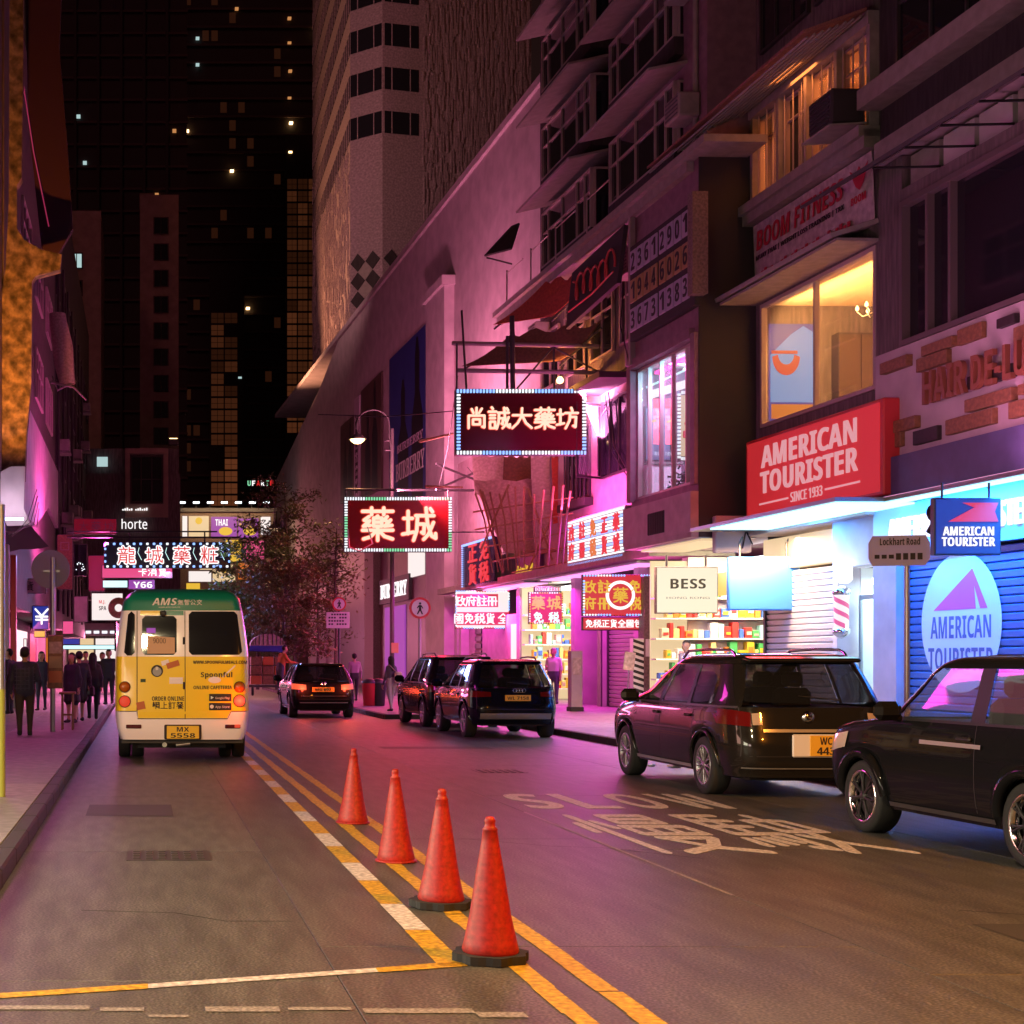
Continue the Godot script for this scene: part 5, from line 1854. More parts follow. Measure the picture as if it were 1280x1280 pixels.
func left_signs(FL: Transform3D) -> void:
	var st := S()
	var o := plate("canopy_sign", "faded pink shop canopy board beyond the round sign's pole", 10, 58, 723, 742, 56, M.render_pink)
	han(o, "正貨", M.ink, at(Vector3(-0.2, 0, 0.006)), 0.34, 0.6, 8.0, 0.01)
	o = plate("exchange_sign", "blue lit sign with a white yuan symbol", 40, 61, 757, 787, 58, M.panel_blue)
	han(o, "¥", M.text_white, at(Vector3(0.05, 0.05, 0.006)), 0.6, 0.6, 13.0, 0.02)
	o = plate("yellow_sign", "small yellow lit strip sign below the yuan symbol", 42, 57, 788, 797, 58, M.panel_yellow)
	o = plate("white_sign", "tall narrow white lit sign left of the yuan symbol", 29, 34, 798, 822, 62, M.panel_white)
	o = plate("red_panel_sign", "tall dark red panel left of the blue neon sign", 110, 131, 694, 739, 72, M.red_panel)
	o = plate("outlined_board", "tall dark brown board with an outlined square beside the red panel", 71, 91, 668, 737, 70, M.wood)
	st = S()
	for q in [[-0.2, 0.2, 0.9, 0.93], [-0.2, 0.2, 0.55, 0.58], [-0.2, -0.17, 0.58, 0.9], [0.17, 0.2, 0.58, 0.9]]:
		bx(st, q[0], q[1], q[2], q[3], 0.007, 0.02)
	obj("outline", st, M.concrete, o)
	o = plate("outlined_board", "wide dark red fascia with three outlined characters above the tall red panel", 92, 146, 648, 668, 74, M.red_panel)
	han(o, "大藥坊", M.tile_wall, at(Vector3(0.05, 0, 0.006)), 0.5, 0.62, 7.0, 0.01)
	o = plate("window_board", "dark shop window with a hanging string of lights under the outlined fascia", 92, 109, 680, 720, 73, M.dark_glass)
	st = S()
	for k in 12:
		soft_box(st, Vector3(-0.2 + 0.4 * rng.randf(), -0.6 + rng.randf() * 0.5, 0.05), Vector3(0.05, 0.05, 0.05), 0.01)
	stuff(whole("string_lights", st, M.led_white, o))
	o = plate("donut_sign", "white lit shop sign with a brown ring emblem beside the minibus", 114, 154, 741, 776, 66, M.panel_white)
	text(o, "M.J.", M.text_red, at(Vector3(-0.22, 0.2, 0.006)), 0.28, 0.18, 0.01)
	text(o, "SPA", M.ink, at(Vector3(-0.2, -0.06, 0.006)), 0.32, 0.18, 0.01)
	st = S()
	disc(st, Vector3(0.5, -0.05, 0.02), 0.46, 0.04, 24)
	var em := obj("ring_emblem", st, M.wood, o)
	st = S()
	disc(st, Vector3(0.5, -0.05, 0.06), 0.17, 0.01, 16)
	obj("ring_hole", st, M.panel_white, em)
	o = plate("red_strip_sign", "bright red strip sign under the blue neon dragon sign", 127, 216, 706, 723, 61, M.panel_pink)
	han(o, "卡消費", M.text_white, at(Vector3(0.62, 0, 0.006)), 0.36, 0.4, 12.0, 0.02)
	o = plate("white_strip_sign", "white and cyan lit strip sign below the red strip", 128, 160, 725, 735, 64, M.text_cyan)
	o = plate("purple_strip_sign", "purple lit strip sign with pale letters behind the minibus roof", 160, 194, 724, 737, 63, M.panel_purple)
	text(o, "Y66", M.text_white, at(Vector3(0.05, -0.02, 0.006)), 0.8, 0.26, 0.02)
	o = plate("pink_sign", "pink board hanging over the crowd left of the ring emblem", 92, 110, 745, 778, 68, M.render_pink)
	o = plate("small_sign", "small pink square sign with white ends over the crowd", 78, 92, 776, 793, 66, M.panel_pink)
	o = plate("lit_strip", "long white lit fascia strip above the heads of the crowd", 74, 146, 806, 812, 70, M.text_cyan)
	o = plate("dark_strip", "dark blue strip with white bulbs over the crowd", 72, 100, 798, 806, 69, M.panel_blue)
	# posts by the shops
	var p := thing("post", "pale painted post at the left edge before the shops", "post", at(P(7, 880, 41)))
	st = S()
	soft_box(st, Vector3(0, 1.75, 0), Vector3(0.2, 5.2, 0.2), 0.02)
	obj("shaft", st, M.render_pale, p)
	st = S()
	soft_box(st, Vector3(0.0, 0.6, 0.0), Vector3(0.24, 1.0, 0.24), 0.02)
	obj("base", st, M.concrete, p)
	p = thing("post", "dark red post of the second shop from the left edge", "post", at(P(17, 886, 46)))
	st = S()
	soft_box(st, Vector3(0, 2.2, 0), Vector3(0.18, 5.0, 0.18), 0.02)
	obj("shaft", st, M.red_panel, p)
	st = S()
	soft_box(st, Vector3(0.0, 0.2, 0.0), Vector3(0.24, 0.5, 0.24), 0.02)
	obj("base", st, M.concrete, p)


# ---------------------------------------------------------------- neon signs over the street

func led_frame(o: Node3D, w: float, h: float, z: float, mats: Array, pitch := 0.09, run := 9, thick := 0.1) -> void:
	# a border of small lamps, coloured in runs
	var sts := []
	for m in mats:
		sts.append(S())
	var i := 0
	for side in 4:
		var l := w if side < 2 else h - 2 * thick
		var n := int(l / pitch)
		for k in n:
			var t := -l / 2 + (k + 0.5) * l / n
			var c := Vector3(t, (h - thick) / 2 * (1 if side == 0 else -1), z) if side < 2 else Vector3((w - thick) / 2 * (1 if side == 2 else -1), t, z)
			soft_box(sts[(i / run) % mats.size()], c, Vector3(pitch * 0.62, thick * 0.8, 0.05) if side < 2 else Vector3(thick * 0.8, pitch * 0.62, 0.05), 0.012)
			i += 1
	for k in mats.size():
		stuff(whole("led_border", sts[k], mats[k], o))


func neon_board(called: String, label: String, x0: float, x1: float, y0: float, y1: float, z: float, word: String, size: float, step: float, face: Material, mats: Array, glyph_drop := 0.0, run := 9) -> Node3D:
	var o := thing(called, label, "sign", at(P((x0 + x1) / 2, (y0 + y1) / 2, z)))
	var w := (x1 - x0) * z / F
	var h := (y1 - y0) * z / F
	var st := S()
	soft_box(st, Vector3(0, 0, -0.15), Vector3(w, h, 0.3), 0.02)
	obj("case", st, M.dark_steel, o)
	st = S()
	bx(st, -w / 2 + 0.12, w / 2 - 0.12, -h / 2 + 0.12, h / 2 - 0.12, -0.01, 0.015)
	obj("face", st, face, o)
	led_frame(o, w, h, 0.03, mats, 0.1, run, 0.15)
	for i in word.length():
		var c := Vector3((i - (word.length() - 1) / 2.0) * step, glyph_drop, 0)
		st = S()
		han_shape(st, word[i], 15.0, at(c), size, size, 0.05, 0.08)
		var halo := obj("neon_halo", st, M.red_neon, o)
		st = S()
		han_shape(st, word[i], 10.0, at(c), size, size, 0.09, 0.14)
		obj("neon_tube", st, M.cream, halo)
	return o


func neon_signs() -> void:
	mat("sign_maroon", Color(0.07, 0.004, 0.008), 0.25)
	mat("sign_red", Color(0.2, 0.006, 0.008), 0.25)
	mat("sign_navy", Color(0.01, 0.012, 0.05), 0.2)
	var a := neon_board("neon_sign", "large maroon neon sign with five cream characters, higher of the two over the street", 570, 733, 486, 569, 47.0, "尚誠大藥坊", 0.68, 0.71, M.sign_maroon, [M.led_blue, M.led_white], 0.1, 12)
	area(a, facing(Vector3(0, 0, 0.3), Vector3(0, -0.5, 4)), Vector2(3.6, 1.4), Color(1.0, 0.06, 0.08), 2.0)
	area(a, facing(Vector3(0, -1.2, -0.15), Vector3(0.6, -5, -0.4)), Vector2(3.8, 0.3), Color(1.0, 0.06, 0.2), 4.0)
	area(a, facing(Vector3(2.2, 0.3, -0.15), Vector3(4.6, 2.2, -1.6)), Vector2(0.3, 1.7), Color(1.0, 0.25, 0.6), 20.0)
	a = neon_board("neon_sign", "red neon sign with two large cream characters in a white lamp border", 430, 565, 621, 690, 58.0, "藥城", 1.3, 1.6, M.sign_red, [M.led_white, M.led_green, M.led_white], 0.0, 8)
	area(a, facing(Vector3(0, 0, 0.3), Vector3(0, -1.0, 4)), Vector2(3.8, 1.8), Color(1.0, 0.02, 0.08), 7.0)
	area(a, facing(Vector3(0, -1.3, -0.15), Vector3(0.2, -5, -0.1)), Vector2(3.8, 0.3), Color(1.0, 0.04, 0.2), 7.0)
	area(a, facing(Vector3(0.4, 1.35, -0.15), Vector3(4.6, 4.2, -2.0)), Vector2(3.2, 0.3), Color(1.0, 0.27, 0.45), 50.0)
	# loose cable hanging at its lower left
	var st := S()
	tube(st, [Vector3(-1.95, -0.2, 0.12), Vector3(-1.9, -0.9, 0.15), Vector3(-1.5, -1.05, 0.15), Vector3(-1.0, -0.75, 0.15), Vector3(-1.2, -0.1, 0.12)], 0.03, 0.03, 6)
	whole("cable", st, M.steel, a)
	# blue dragon sign
	var d := thing("neon_sign", "long dark blue neon sign with four white and red characters over the left kerb", "sign", at(P(209, 694, 60)))
	st = S()
	soft_box(st, Vector3(0, 0, -0.12), Vector3(5.05, 1.05, 0.24), 0.02)
	obj("case", st, M.sign_navy, d)
	for s in [1, -1]:
		for k in 19:
			st = S()
			soft_box(st, Vector3(-2.38 + k * 0.265, s * 0.45, 0.03), Vector3(0.1, 0.09, 0.06), 0.015)
			obj("border_lamp", st, M.led_blue if k % 3 else M.led_white, d)
	for s in [1, -1]:
		for k in 3:
			st = S()
			soft_box(st, Vector3(s * 2.47, -0.25 + k * 0.25, 0.03), Vector3(0.08, 0.09, 0.06), 0.015)
			obj("border_lamp", st, M.led_blue, d)
	for i in 4:
		var c := Vector3(-1.62 + i * 1.1, 0.0, 0)
		st = S()
		han_shape(st, "龍城藥粧"[i], 20.0, at(c), 0.68, 0.7, 0.02, 0.04)
		var halo := obj("neon_halo", st, M.text_white, d)
		st = S()
		han_shape(st, "龍城藥粧"[i], 7.0, at(c), 0.66, 0.68, 0.05, 0.07)
		obj("neon_tube", st, M.text_red, halo)
		st = S()
		tube(st, [c + Vector3(0.5, 0.3, 0.05), c + Vector3(0.45, 0.1, 0.06), c + Vector3(0.6, -0.2, 0.05)], 0.012, 0.012, 5)
		obj("loose_tube", st, M.text_cyan, d)
	area(d, facing(Vector3(0, 0, 0.3), Vector3(0, -1.0, 4)), Vector2(4.6, 0.8), Color(0.3, 0.4, 1.0), 7.0)
	area(d, facing(Vector3(-2.6, 0.2, -0.1), Vector3(-5.0, 2.6, -1.5)), Vector2(0.3, 0.9), Color(1.0, 0.1, 0.5), 22.0)
	area(d, facing(Vector3(0, -0.6, -0.1), Vector3(0, -4, -0.1)), Vector2(4.6, 0.3), Color(0.35, 0.45, 1.0), 7.0)
	st = S()
	tube(st, [Vector3(-4.0, 0.72, -0.1), Vector3(2.9, 0.72, -0.1)], 0.035)
	tube(st, [Vector3(-4.0, 0.95, -0.1), Vector3(2.0, 0.95, -0.1)], 0.03)
	tube(st, [Vector3(-1.5, 0.5, -0.1), Vector3(-1.5, 0.95, -0.1)], 0.03)
	tube(st, [Vector3(1.5, 0.5, -0.1), Vector3(1.5, 0.95, -0.1)], 0.03)
	obj("hanger", st, M.black, d)

	# added magenta fill: an unseen pink lamp board on the left house
	var nb := thing("neon_sign", "unseen pink lamp board added on the left house front opposite the bay house", "sign", Transform3D(Basis(Vector3.UP, PI / 2), Vector3(-4.1, 6.6, -31.0)))
	st = S()
	soft_box(st, Vector3(0, 0, -0.1), Vector3(5.0, 3.0, 0.3), 0.03)
	obj("case", st, M.dark_steel, nb)
	st = S()
	bx(st, -2.4, 2.4, -1.4, 1.4, 0.051, 0.07)
	obj("face", st, M.panel_pink, nb)
	han(nb, "藥城", M.text_white, at(Vector3(0, 0, 0.08)), 1.5, 2.0, 12.0, 0.03)
	area(nb, facing(Vector3(0, 0, 0.3), Vector3(-1.0, -2.2, 6)), Vector2(4.8, 2.8), Color(0.9, 0.05, 0.6), 12.0)

	# scaffold pipes that carry the upper sign
	var p := thing("sign_scaffold", "steel pipe frame reaching out from the tenement to carry the maroon neon sign", "scaffold")
	for q in [[565, 429, 796, 434], [570, 463, 760, 466]]:
		st = S()
		tube(st, [P(q[0], q[1], 47.25), P(q[2], q[3], 47.0)], 0.07)
		obj("pipe", st, M.concrete, p)
	for q in [[577, 388, 583, 486, 0.035], [634, 420, 634, 486, 0.045], [640, 395, 641, 486, 0.08], [692, 430, 693, 486, 0.035], [733, 432, 733, 486, 0.04], [690, 433, 750, 466, 0.03], [646, 486, 692, 433, 0.03], [571, 429, 571, 490, 0.03]]:
		st = S()
		tube(st, [P(q[0], q[1], 47.1), P(q[2], q[3], 47.1)], q[4])
		obj("pipe", st, M.dark_steel, p)
	p = thing("sign_bracket", "iron bars reaching from the wall to hang the two character red sign", "bracket")
	for q in [[432, 612, 592, 613, 58, 60, 0.05], [545, 612, 600, 588, 58, 61, 0.05], [545, 580, 610, 606, 58, 61, 0.05], [432, 622, 432, 612, 58, 58, 0.03], [560, 622, 560, 612, 58, 58, 0.03], [565, 665, 605, 665, 58.2, 60, 0.03]]:
		st = S()
		tube(st, [P(q[0], q[1], q[4]), P(q[2], q[3], q[5])], q[6])
		obj("bar", st, M.black, p)
	for q in [[524, 552, 566, 542, 0.06], [532, 608, 578, 609, 0.05]]:
		st = S()
		tube(st, [P(q[0], q[1], 56), P(q[2], q[3], 57)], q[4], q[4] * 0.7)
		tag(obj("bamboo_pole", st, M.bamboo), "loose bamboo pole sticking out %s the maroon sign over the street" % ["beside", "well below"][0 if q[0] == 524 else 1], "pole")
	for q in [["thin overhead cable crossing from the tall bottle poster to the maroon sign's frame", [398, 518, 60], [480, 521, 57], [566, 514, 52]], ["sagging overhead cable between the tenement cornice and the two character sign's bracket", [572, 470, 52], [560, 560, 57], [548, 612, 59]]]:
		st = S()
		tube(st, [P(q[1][0], q[1][1], q[1][2]), P(q[2][0], q[2][1], q[2][2]), P(q[3][0], q[3][1], q[3][2])], 0.022, 0.022, 5)
		tag(obj("overhead_cable", st, M.black), q[0], "cable")
	# canvas awnings on the tenement
	for q in [["red canvas awning sloping out above the brown one on the tenement", [[618, 406, 50.5], [690, 396, 47.5], [742, 342, 45.5], [684, 352, 47.8]], "red_canvas"],
		["brown canvas awning sagging under the red one over the maroon sign", [[578, 458, 51], [700, 452, 47.8], [752, 405, 46.4], [640, 418, 49.4]], "brown_canvas"]]:
		var c := thing("awning", q[0], "awning")
		st = S()
		var v: Array = q[1]
		sheet(st, P(v[0][0], v[0][1], v[0][2]), P(v[1][0], v[1][1], v[1][2]), P(v[2][0], v[2][1], v[2][2]), P(v[3][0], v[3][1], v[3][2]), 0.06, 0.22, 10, 6)
		obj("canvas", st, M[q[2]], c)
		for e in [[0, 3], [1, 2]]:
			st = S()
			tube(st, [P(v[e[0]][0], v[e[0]][1] + 5, v[e[0]][2]), P(v[e[1]][0], v[e[1]][1] + 5, v[e[1]][2])], 0.035)
			obj("rod", st, M.dark_steel, c)
	var aw := thing("awning", "dark sheet metal awning at the top left corner of the tenement", "awning")
	st = S()
	sheet(st, P(606, 321, 53), P(640, 312, 52), P(650, 280, 52.5), P(640, 284, 53.4), 0.06)
	obj("canvas", st, M.dark_matt, aw)
	st = S()
	tube(st, [P(608, 322, 53), P(640, 330, 53)], 0.03)
	obj("rod", st, M.dark_steel, aw)
	# work lamp behind the upper sign: the yellow glow on the canvas
	var wl := thing("work_lamp", "bare yellow work lamp behind the maroon neon sign", "lamp", at(P(700, 476, 47.8)))
	st = S()
	lathe(st, [Vector2(0, -0.1), Vector2(0.09, -0.06), Vector2(0.12, 0.02), Vector2(0.06, 0.12), Vector2(0, 0.14)], 12)
	obj("bulb", st, M.warm_lamp, wl)
	omni(wl, Vector3.ZERO, Color(1.0, 0.34, 0.06), 1.8)
	st = S()
	tube(st, [Vector3(0, 0.14, 0), Vector3(0.1, 0.5, 0.1)], 0.02)
	obj("cord", st, M.black, wl)
	scaffold()


func scaffold() -> void:
	mat("scaffold_sheet", Color(0.62, 0.38, 0.36), 0.75, 0.0, "cloth", 0.7)
	var s := thing("bamboo_scaffold", "bamboo scaffold cage hung with pale sheets on the pink wall under the maroon sign", "scaffold")
	var tops := [594, 603, 612, 624, 634, 644, 655, 668, 680, 692, 704, 713]
	var i := 0
	for x in tops:
		var st := S()
		var z := 55.0 - i * 0.7
		var x2: float = lerpf(x, 668, 0.28) + rng.randf_range(-4, 4)
		tube(st, [P(x, 606 + rng.randf() * 12, z - 1.2), P((x + x2) / 2 + rng.randf_range(-2, 2), 650, z - 0.9), P(x2, 716 - i, z - 0.4)], 0.036, 0.026, 6)
		obj("bamboo_pole", st, M.bamboo, s)
		i += 1
	for q in [[592, 640, 716, 622], [594, 662, 716, 642], [606, 684, 716, 664], [616, 702, 716, 682], [640, 716, 722, 700], [650, 690, 790, 676], [640, 698, 770, 676]]:
		var st := S()
		tube(st, [P(q[0], q[1], 54.5), P(q[2], q[3], 48.5)], 0.034, 0.026, 6)
		obj("bamboo_pole", st, M.bamboo, s)
	for q in [[600, 612, 628, 716], [636, 606, 600, 690], [660, 610, 690, 700], [708, 608, 660, 712]]:
		var st := S()
		tube(st, [P(q[0], q[1], 52.5), P(q[2], q[3], 52)], 0.04, 0.035, 6)
		obj("bamboo_pole", st, M.bamboo, s)
	for q in [[590, 570, 640, 570, 640, 625, 594, 618, 56.5, "pale_sheet"], [592, 600, 700, 600, 700, 700, 630, 690, 54.6, "scaffold_sheet"], [630, 571, 664, 571, 664, 606, 628, 610, 55.4, "brown_canvas"], [664, 571, 690, 571, 690, 690, 668, 680, 53.4, "pale_sheet"], [690, 571, 714, 571, 713, 650, 692, 655, 52.2, "red_canvas"]]:
		var st := S()
		sheet(st, P(q[6], q[7], q[8]), P(q[4], q[5], q[8] - 0.5), P(q[2], q[3], q[8] - 0.5), P(q[0], q[1], q[8]), 0.03, 0.12, 8, 6)
		obj("sheet", st, M[q[9]], s)


# ---------------------------------------------------------------- shop fronts and their signs on the right

func shop_fronts() -> void:
	# red luggage sign
	var o := thing("shop_sign", "big red luggage shop sign with white lettering jutting below the warm window", "sign", FR)
	var u0 := U(931, 0.45)
	var u1 := U(1103, 0.45)
	var h0 := 4.9
	var h1 := 6.85
	mat("sign_scarlet", Color(0.55, 0.035, 0.04), 0.4)
	var sg := glow("scarlet_lit", Color(0.62, 0.03, 0.035), 0.55)
	sg.albedo_color = Color(0.55, 0.035, 0.04).linear_to_srgb()
	var st := S()
	soft_box(st, Vector3((u0 + u1) / 2, (h0 + h1) / 2, 0.22), Vector3(u1 - u0, h1 - h0, 0.42), 0.03)
	obj("case", st, M.sign_scarlet, o)
	st = S()
	bx(st, u0 + 0.12, u1 - 0.12, h0 + 0.08, h1 - 0.08, 0.42, 0.44)
	obj("face", st, M.scarlet_lit, o)
	var letters := glow("letter_pink", Color(0.95, 0.42, 0.46), 0.75)
	var uc := (u0 + u1) / 2 - 0.05
	text(o, "AMERICAN", letters, Transform3D(Basis(), Vector3(uc, h0 + 1.46, 0.44)), 4.35, 0.5, 0.03)
	text(o, "TOURISTER", letters, Transform3D(Basis(), Vector3(uc, h0 + 0.86, 0.44)), 4.45, 0.5, 0.03)
	text(o, "SINCE 1933", letters, Transform3D(Basis(), Vector3(uc, h0 + 0.37, 0.44)), 1.45, 0.22, 0.02, sans_plain)
	st = S()
	bx(st, uc - 2.3, uc - 0.85, h0 + 0.35, h0 + 0.39, 0.44, 0.455)
	bx(st, uc + 0.85, uc + 2.3, h0 + 0.35, h0 + 0.39, 0.44, 0.455)
	obj("rule", st, letters, o)
	area(o, facing(Vector3(uc, h0 + 1, 0.55), Vector3(uc, h0, 5)), Vector2(4.6, 1.4), Color(1.0, 0.06, 0.05), 2.0)
	# hanging lit luggage sign with a red arrow
	o = plate("hanging_sign", "blue lit hanging luggage sign with red arrow and white lettering", 1168, 1252, 622, 694, 25.5, M.panel_blue)
	text(o, "AMERICAN", M.text_white, at(Vector3(0.0, -0.08, 0.006)), 0.86, 0.15, 0.02)
	text(o, "TOURISTER", M.text_white, at(Vector3(0.0, -0.26, 0.006)), 0.9, 0.15, 0.02)
	st = S()
	prism(st, PackedVector2Array([Vector2(-0.34, 0.08), Vector2(0.1, 0.32), Vector2(-0.1, 0.4), Vector2(0.5, 0.4), Vector2(0.44, 0.25), Vector2(0.5, 0.08)]), 0.007, 0.03)
	obj("arrow", st, M.text_red, o)
	st = S()
	tube(st, [Vector3(-0.4, 0.48, -0.08), Vector3(-0.4, 0.75, -0.08)], 0.02)
	tube(st, [Vector3(0.4, 0.48, -0.08), Vector3(0.4, 0.75, -0.08)], 0.02)
	obj("hanger", st, M.dark_steel, o)
	o = thing("wall_fan", "black wall fan mounted left of the hanging luggage sign", "fan", at(P(1172, 650, 26.4)))
	st = S()
	lathe(st, [Vector2(0, -0.08), Vector2(0.16, -0.06), Vector2(0.22, 0.0), Vector2(0.16, 0.06), Vector2(0, 0.08)], 16, Transform3D(Basis(Vector3.RIGHT, 1.2), Vector3(0.02, 0.1, 0)))
	obj("cage", st, M.black, o)
	st = S()
	tube(st, [Vector3(0, 0.05, 0), Vector3(-0.15, -0.2, 0), Vector3(0.1, -0.25, -0.2)], 0.05)
	obj("arm", st, M.black, o)
	# white-lit box sign and the unlit blue back of its neighbour
	var lit := glow("cream_lit", Color(1.0, 0.9, 0.66), 0.92)
	o = plate("box_sign", "square cream lit box sign with dark capital lettering above the people carrier", 820, 898, 708, 767, 38.4, lit, M.tile_wall)
	mat("olive_ink", Color(0.03, 0.03, 0.015), 0.6)
	text(o, "BESS", M.olive_ink, at(Vector3(0.02, 0.16, 0.006)), 0.9, 0.25, 0.01)
	text(o, "HONG KONG", M.tile_wall, at(Vector3(0.02, -0.2, 0.006)), 1.1, 0.05, 0.004, sans_plain)
	st = S()
	tube(st, [Vector3(-0.5, 0.6, -0.08), Vector3(-0.5, 0.9, -0.08)], 0.03)
	tube(st, [Vector3(0.5, 0.6, -0.08), Vector3(0.5, 0.9, -0.08)], 0.03)
	obj("hanger", st, M.dark_steel, o)
	mat("sign_back", Color(0.03, 0.15, 0.42), 0.5)
	o = plate("blank_sign", "plain unlit blue square sign hanging right of the cream box sign", 911, 1000, 696, 763, 35.2, M.sign_back, M.sign_back)
	st = S()
	for x in [-0.55, 0.55]:
		tube(st, [Vector3(x, 0.6, -0.08), Vector3(x, 0.95, -0.08), Vector3(x + 0.08, 1.1, -0.08)], 0.025)
	obj("hanger", st, M.dark_steel, o)
	st = S()
	tube(st, [Vector3(0.7, 0.75, -0.05), Vector3(1.2, 0.8, -0.05), Vector3(1.7, 0.5, -0.05), Vector3(1.85, 0.1, -0.05)], 0.02, 0.02, 6)
	whole("cable", st, M.black, o)
	# chemist's signs
	o = plate("chemist_sign", "red lit chemist sign with a white ring emblem above the closed grey shutter", 728, 818, 718, 770, 43.2, M.panel_red)
	han(o, "政註", M.panel_yellow, at(Vector3(-0.62, 0.24, 0.006)), 0.36, 0.42, 12.0, 0.02)
	han(o, "府冊", M.panel_yellow, at(Vector3(-0.62, -0.24, 0.006)), 0.36, 0.42, 12.0, 0.02)
	han(o, "免正", M.panel_yellow, at(Vector3(0.68, 0.24, 0.006)), 0.36, 0.42, 12.0, 0.02)
	han(o, "稅貨", M.panel_yellow, at(Vector3(0.68, -0.24, 0.006)), 0.36, 0.42, 12.0, 0.02)
	st = S()
	disc(st, Vector3(0.05, 0.0, 0.007), 0.42, 0.02, 28)
	var rg := obj("ring", st, M.text_white, o)
	st = S()
	disc(st, Vector3(0.05, 0.0, 0.027), 0.33, 0.006, 28)
	obj("ring_face", st, M.panel_red, rg)
	han(rg, "藥", M.panel_yellow, at(Vector3(0.05, 0, 0.034)), 0.44, 0.4, 10.0, 0.01)
	led_frame(o, 2.06, 1.2, 0.02, [M.led_blue, M.led_white, M.led_blue, M.panel_red], 0.08, 5, 0.07)
	area(o, facing(Vector3(0, 0, 0.3), Vector3(0, -0.5, 4)), Vector2(1.9, 1.0), Color(1.0, 0.06, 0.5), 2.5)
	o = plate("chemist_strip", "narrow red strip with white characters under the ring emblem sign", 728, 816, 771, 788, 43.4, M.panel_red)
	han(o, "免稅正貨全國包郵", M.text_white, at(Vector3(0, 0, 0.006)), 0.22, 0.235, 12.0, 0.02)
	o = thing("led_sign", "slanted bright white lamp board with red characters above the chemist sign", "sign", FR)
	u0 = U(709, 0.9)
	u1 = U(779, 0.9)
	st = S()
	bx(st, u0, u1, 4.55, 6.05, 0.6, 0.85)
	obj("case", st, M.steel, o)
	for k in 15:
		st = S()
		bx(st, u0 + 0.05, u1 - 0.05, 4.6 + k * 0.096, 4.66 + k * 0.096, 0.86, 0.9)
		obj("light_bar", st, M.led_white if k % 4 else M.led_blue, o)
	for k in 5:
		for r in 2:
			st = S()
			han_shape(st, ["政註免正藥", "府冊稅貨城"][r][k], 13.0, Transform3D(Basis(), Vector3(lerpf(u0, u1, (k + 0.5) / 5.0), 5.62 - r * 0.6, 0)), 0.5, 0.5, 0.91, 0.94)
			obj("lettering", st, M.text_red if k != 2 else M.panel_orange, o)
	area(o, facing(Vector3((u0 + u1) / 2, 5.3, 1.1), Vector3((u0 + u1) / 2, 4.3, 5)), Vector2(5, 1.2), Color(0.6, 0.03, 1.0), 4.0)
	area(o, facing(Vector3((u0 + u1) / 2, 6.2, 1.3), Vector3((u0 + u1) / 2, 8.5, 0)), Vector2(5, 0.5), Color(1.0, 0.1, 0.55), 10.0)
	# the next chemist, farther on
	o = plate("chemist_sign", "white and red lit chemist sign left of the parked cars' far shop", 569, 637, 738, 786, 60, M.panel_white)
	st = S()
	bx(st, -1.05, 0.62, 0.1, 0.62, 0.007, 0.03)
	bx(st, -1.05, 1.05, -0.62, -0.1, 0.007, 0.03)
	obj("red_field", st, M.panel_red, o)
	han(o, "政府註冊", M.text_white, at(Vector3(-0.25, 0.34, 0.03)), 0.4, 0.42, 12.0, 0.02)
	han(o, "國免稅貨", M.text_white, at(Vector3(-0.32, -0.36, 0.03)), 0.4, 0.42, 12.0, 0.02)
	han(o, "全", M.text_white, at(Vector3(0.82, -0.36, 0.03)), 0.4, 0.42, 12.0, 0.02)
	led_frame(o, 2.18, 1.54, 0.03, [M.led_blue, M.led_white, M.panel_red], 0.1, 4, 0.08)
	area(o, facing(Vector3(0, 0, 0.3), Vector3(0, -0.5, 4)), Vector2(2, 1.3), Color(1.0, 0.1, 0.45), 6.0)
	o = plate("chemist_sign", "red lit sign with two gold characters over the white shirted man", 661, 704, 740, 780, 52, M.panel_red)
	han(o, "藥城", M.panel_yellow, at(Vector3(0, 0.18, 0.006)), 0.46, 0.54, 12.0, 0.02)
	han(o, "免稅", M.text_cyan, at(Vector3(0, -0.32, 0.006)), 0.34, 0.54, 14.0, 0.02)
	led_frame(o, 1.19, 1.1, 0.02, [M.led_white, M.panel_yellow], 0.08, 4, 0.06)
	o = plate("oval_sign", "small white lit sign with red lettering over the gold character sign", 668, 702, 733, 740, 52, M.panel_white)
	text(o, "DUTY FREE", M.text_red, at(Vector3(0, 0, 0.006)), 0.8, 0.12, 0.01)
	o = thing("vertical_neon", "tall dark neon board with red characters leaning over the far chemist", "sign", FR)
	u0 = U(578, 1.0)
	u1 = U(618, 1.0)
	st = S()
	bx(st, u0, u1, H(598, 730, 1.0), H(598, 676, 1.0), 0.75, 1.0)
	obj("case", st, M.sign_navy, o)
	var yc := H(598, 703, 1.0)
	for k in 2:
		for r in 2:
			st = S()
			han_shape(st, ["正貨", "免稅"][k][r], 13.0, Transform3D(Basis(), Vector3(lerpf(u0, u1, 0.35 + k * 0.35), yc + 0.42 - r * 0.84, 0)), 1.3, 0.74, 1.005, 1.04)
			obj("neon_tube", st, M.text_red, o)
	st = S()
	for k in 34:
		var t := k / 34.0
		bx(st, lerpf(u0, u1, t), lerpf(u0, u1, t) + 0.08, yc + 0.78, yc + 0.86, 1.005, 1.05)
		if k < 20:
			bx(st, u0 + 0.02, u0 + 0.12, yc - 0.85 + k * 0.082, yc - 0.81 + k * 0.082, 1.005, 1.05)
	stuff(whole("led_border", st, M.led_blue, o))
	o = thing("script_board", "purple wall board with yellow slanted strokes under the bamboo scaffold", "sign", FR)
	u0 = U(640, 0.2)
	u1 = U(673, 0.2)
	st = S()
	bx(st, u0, u1, H(656, 730, 0.2), H(656, 694, 0.2), 0.003, 0.2)
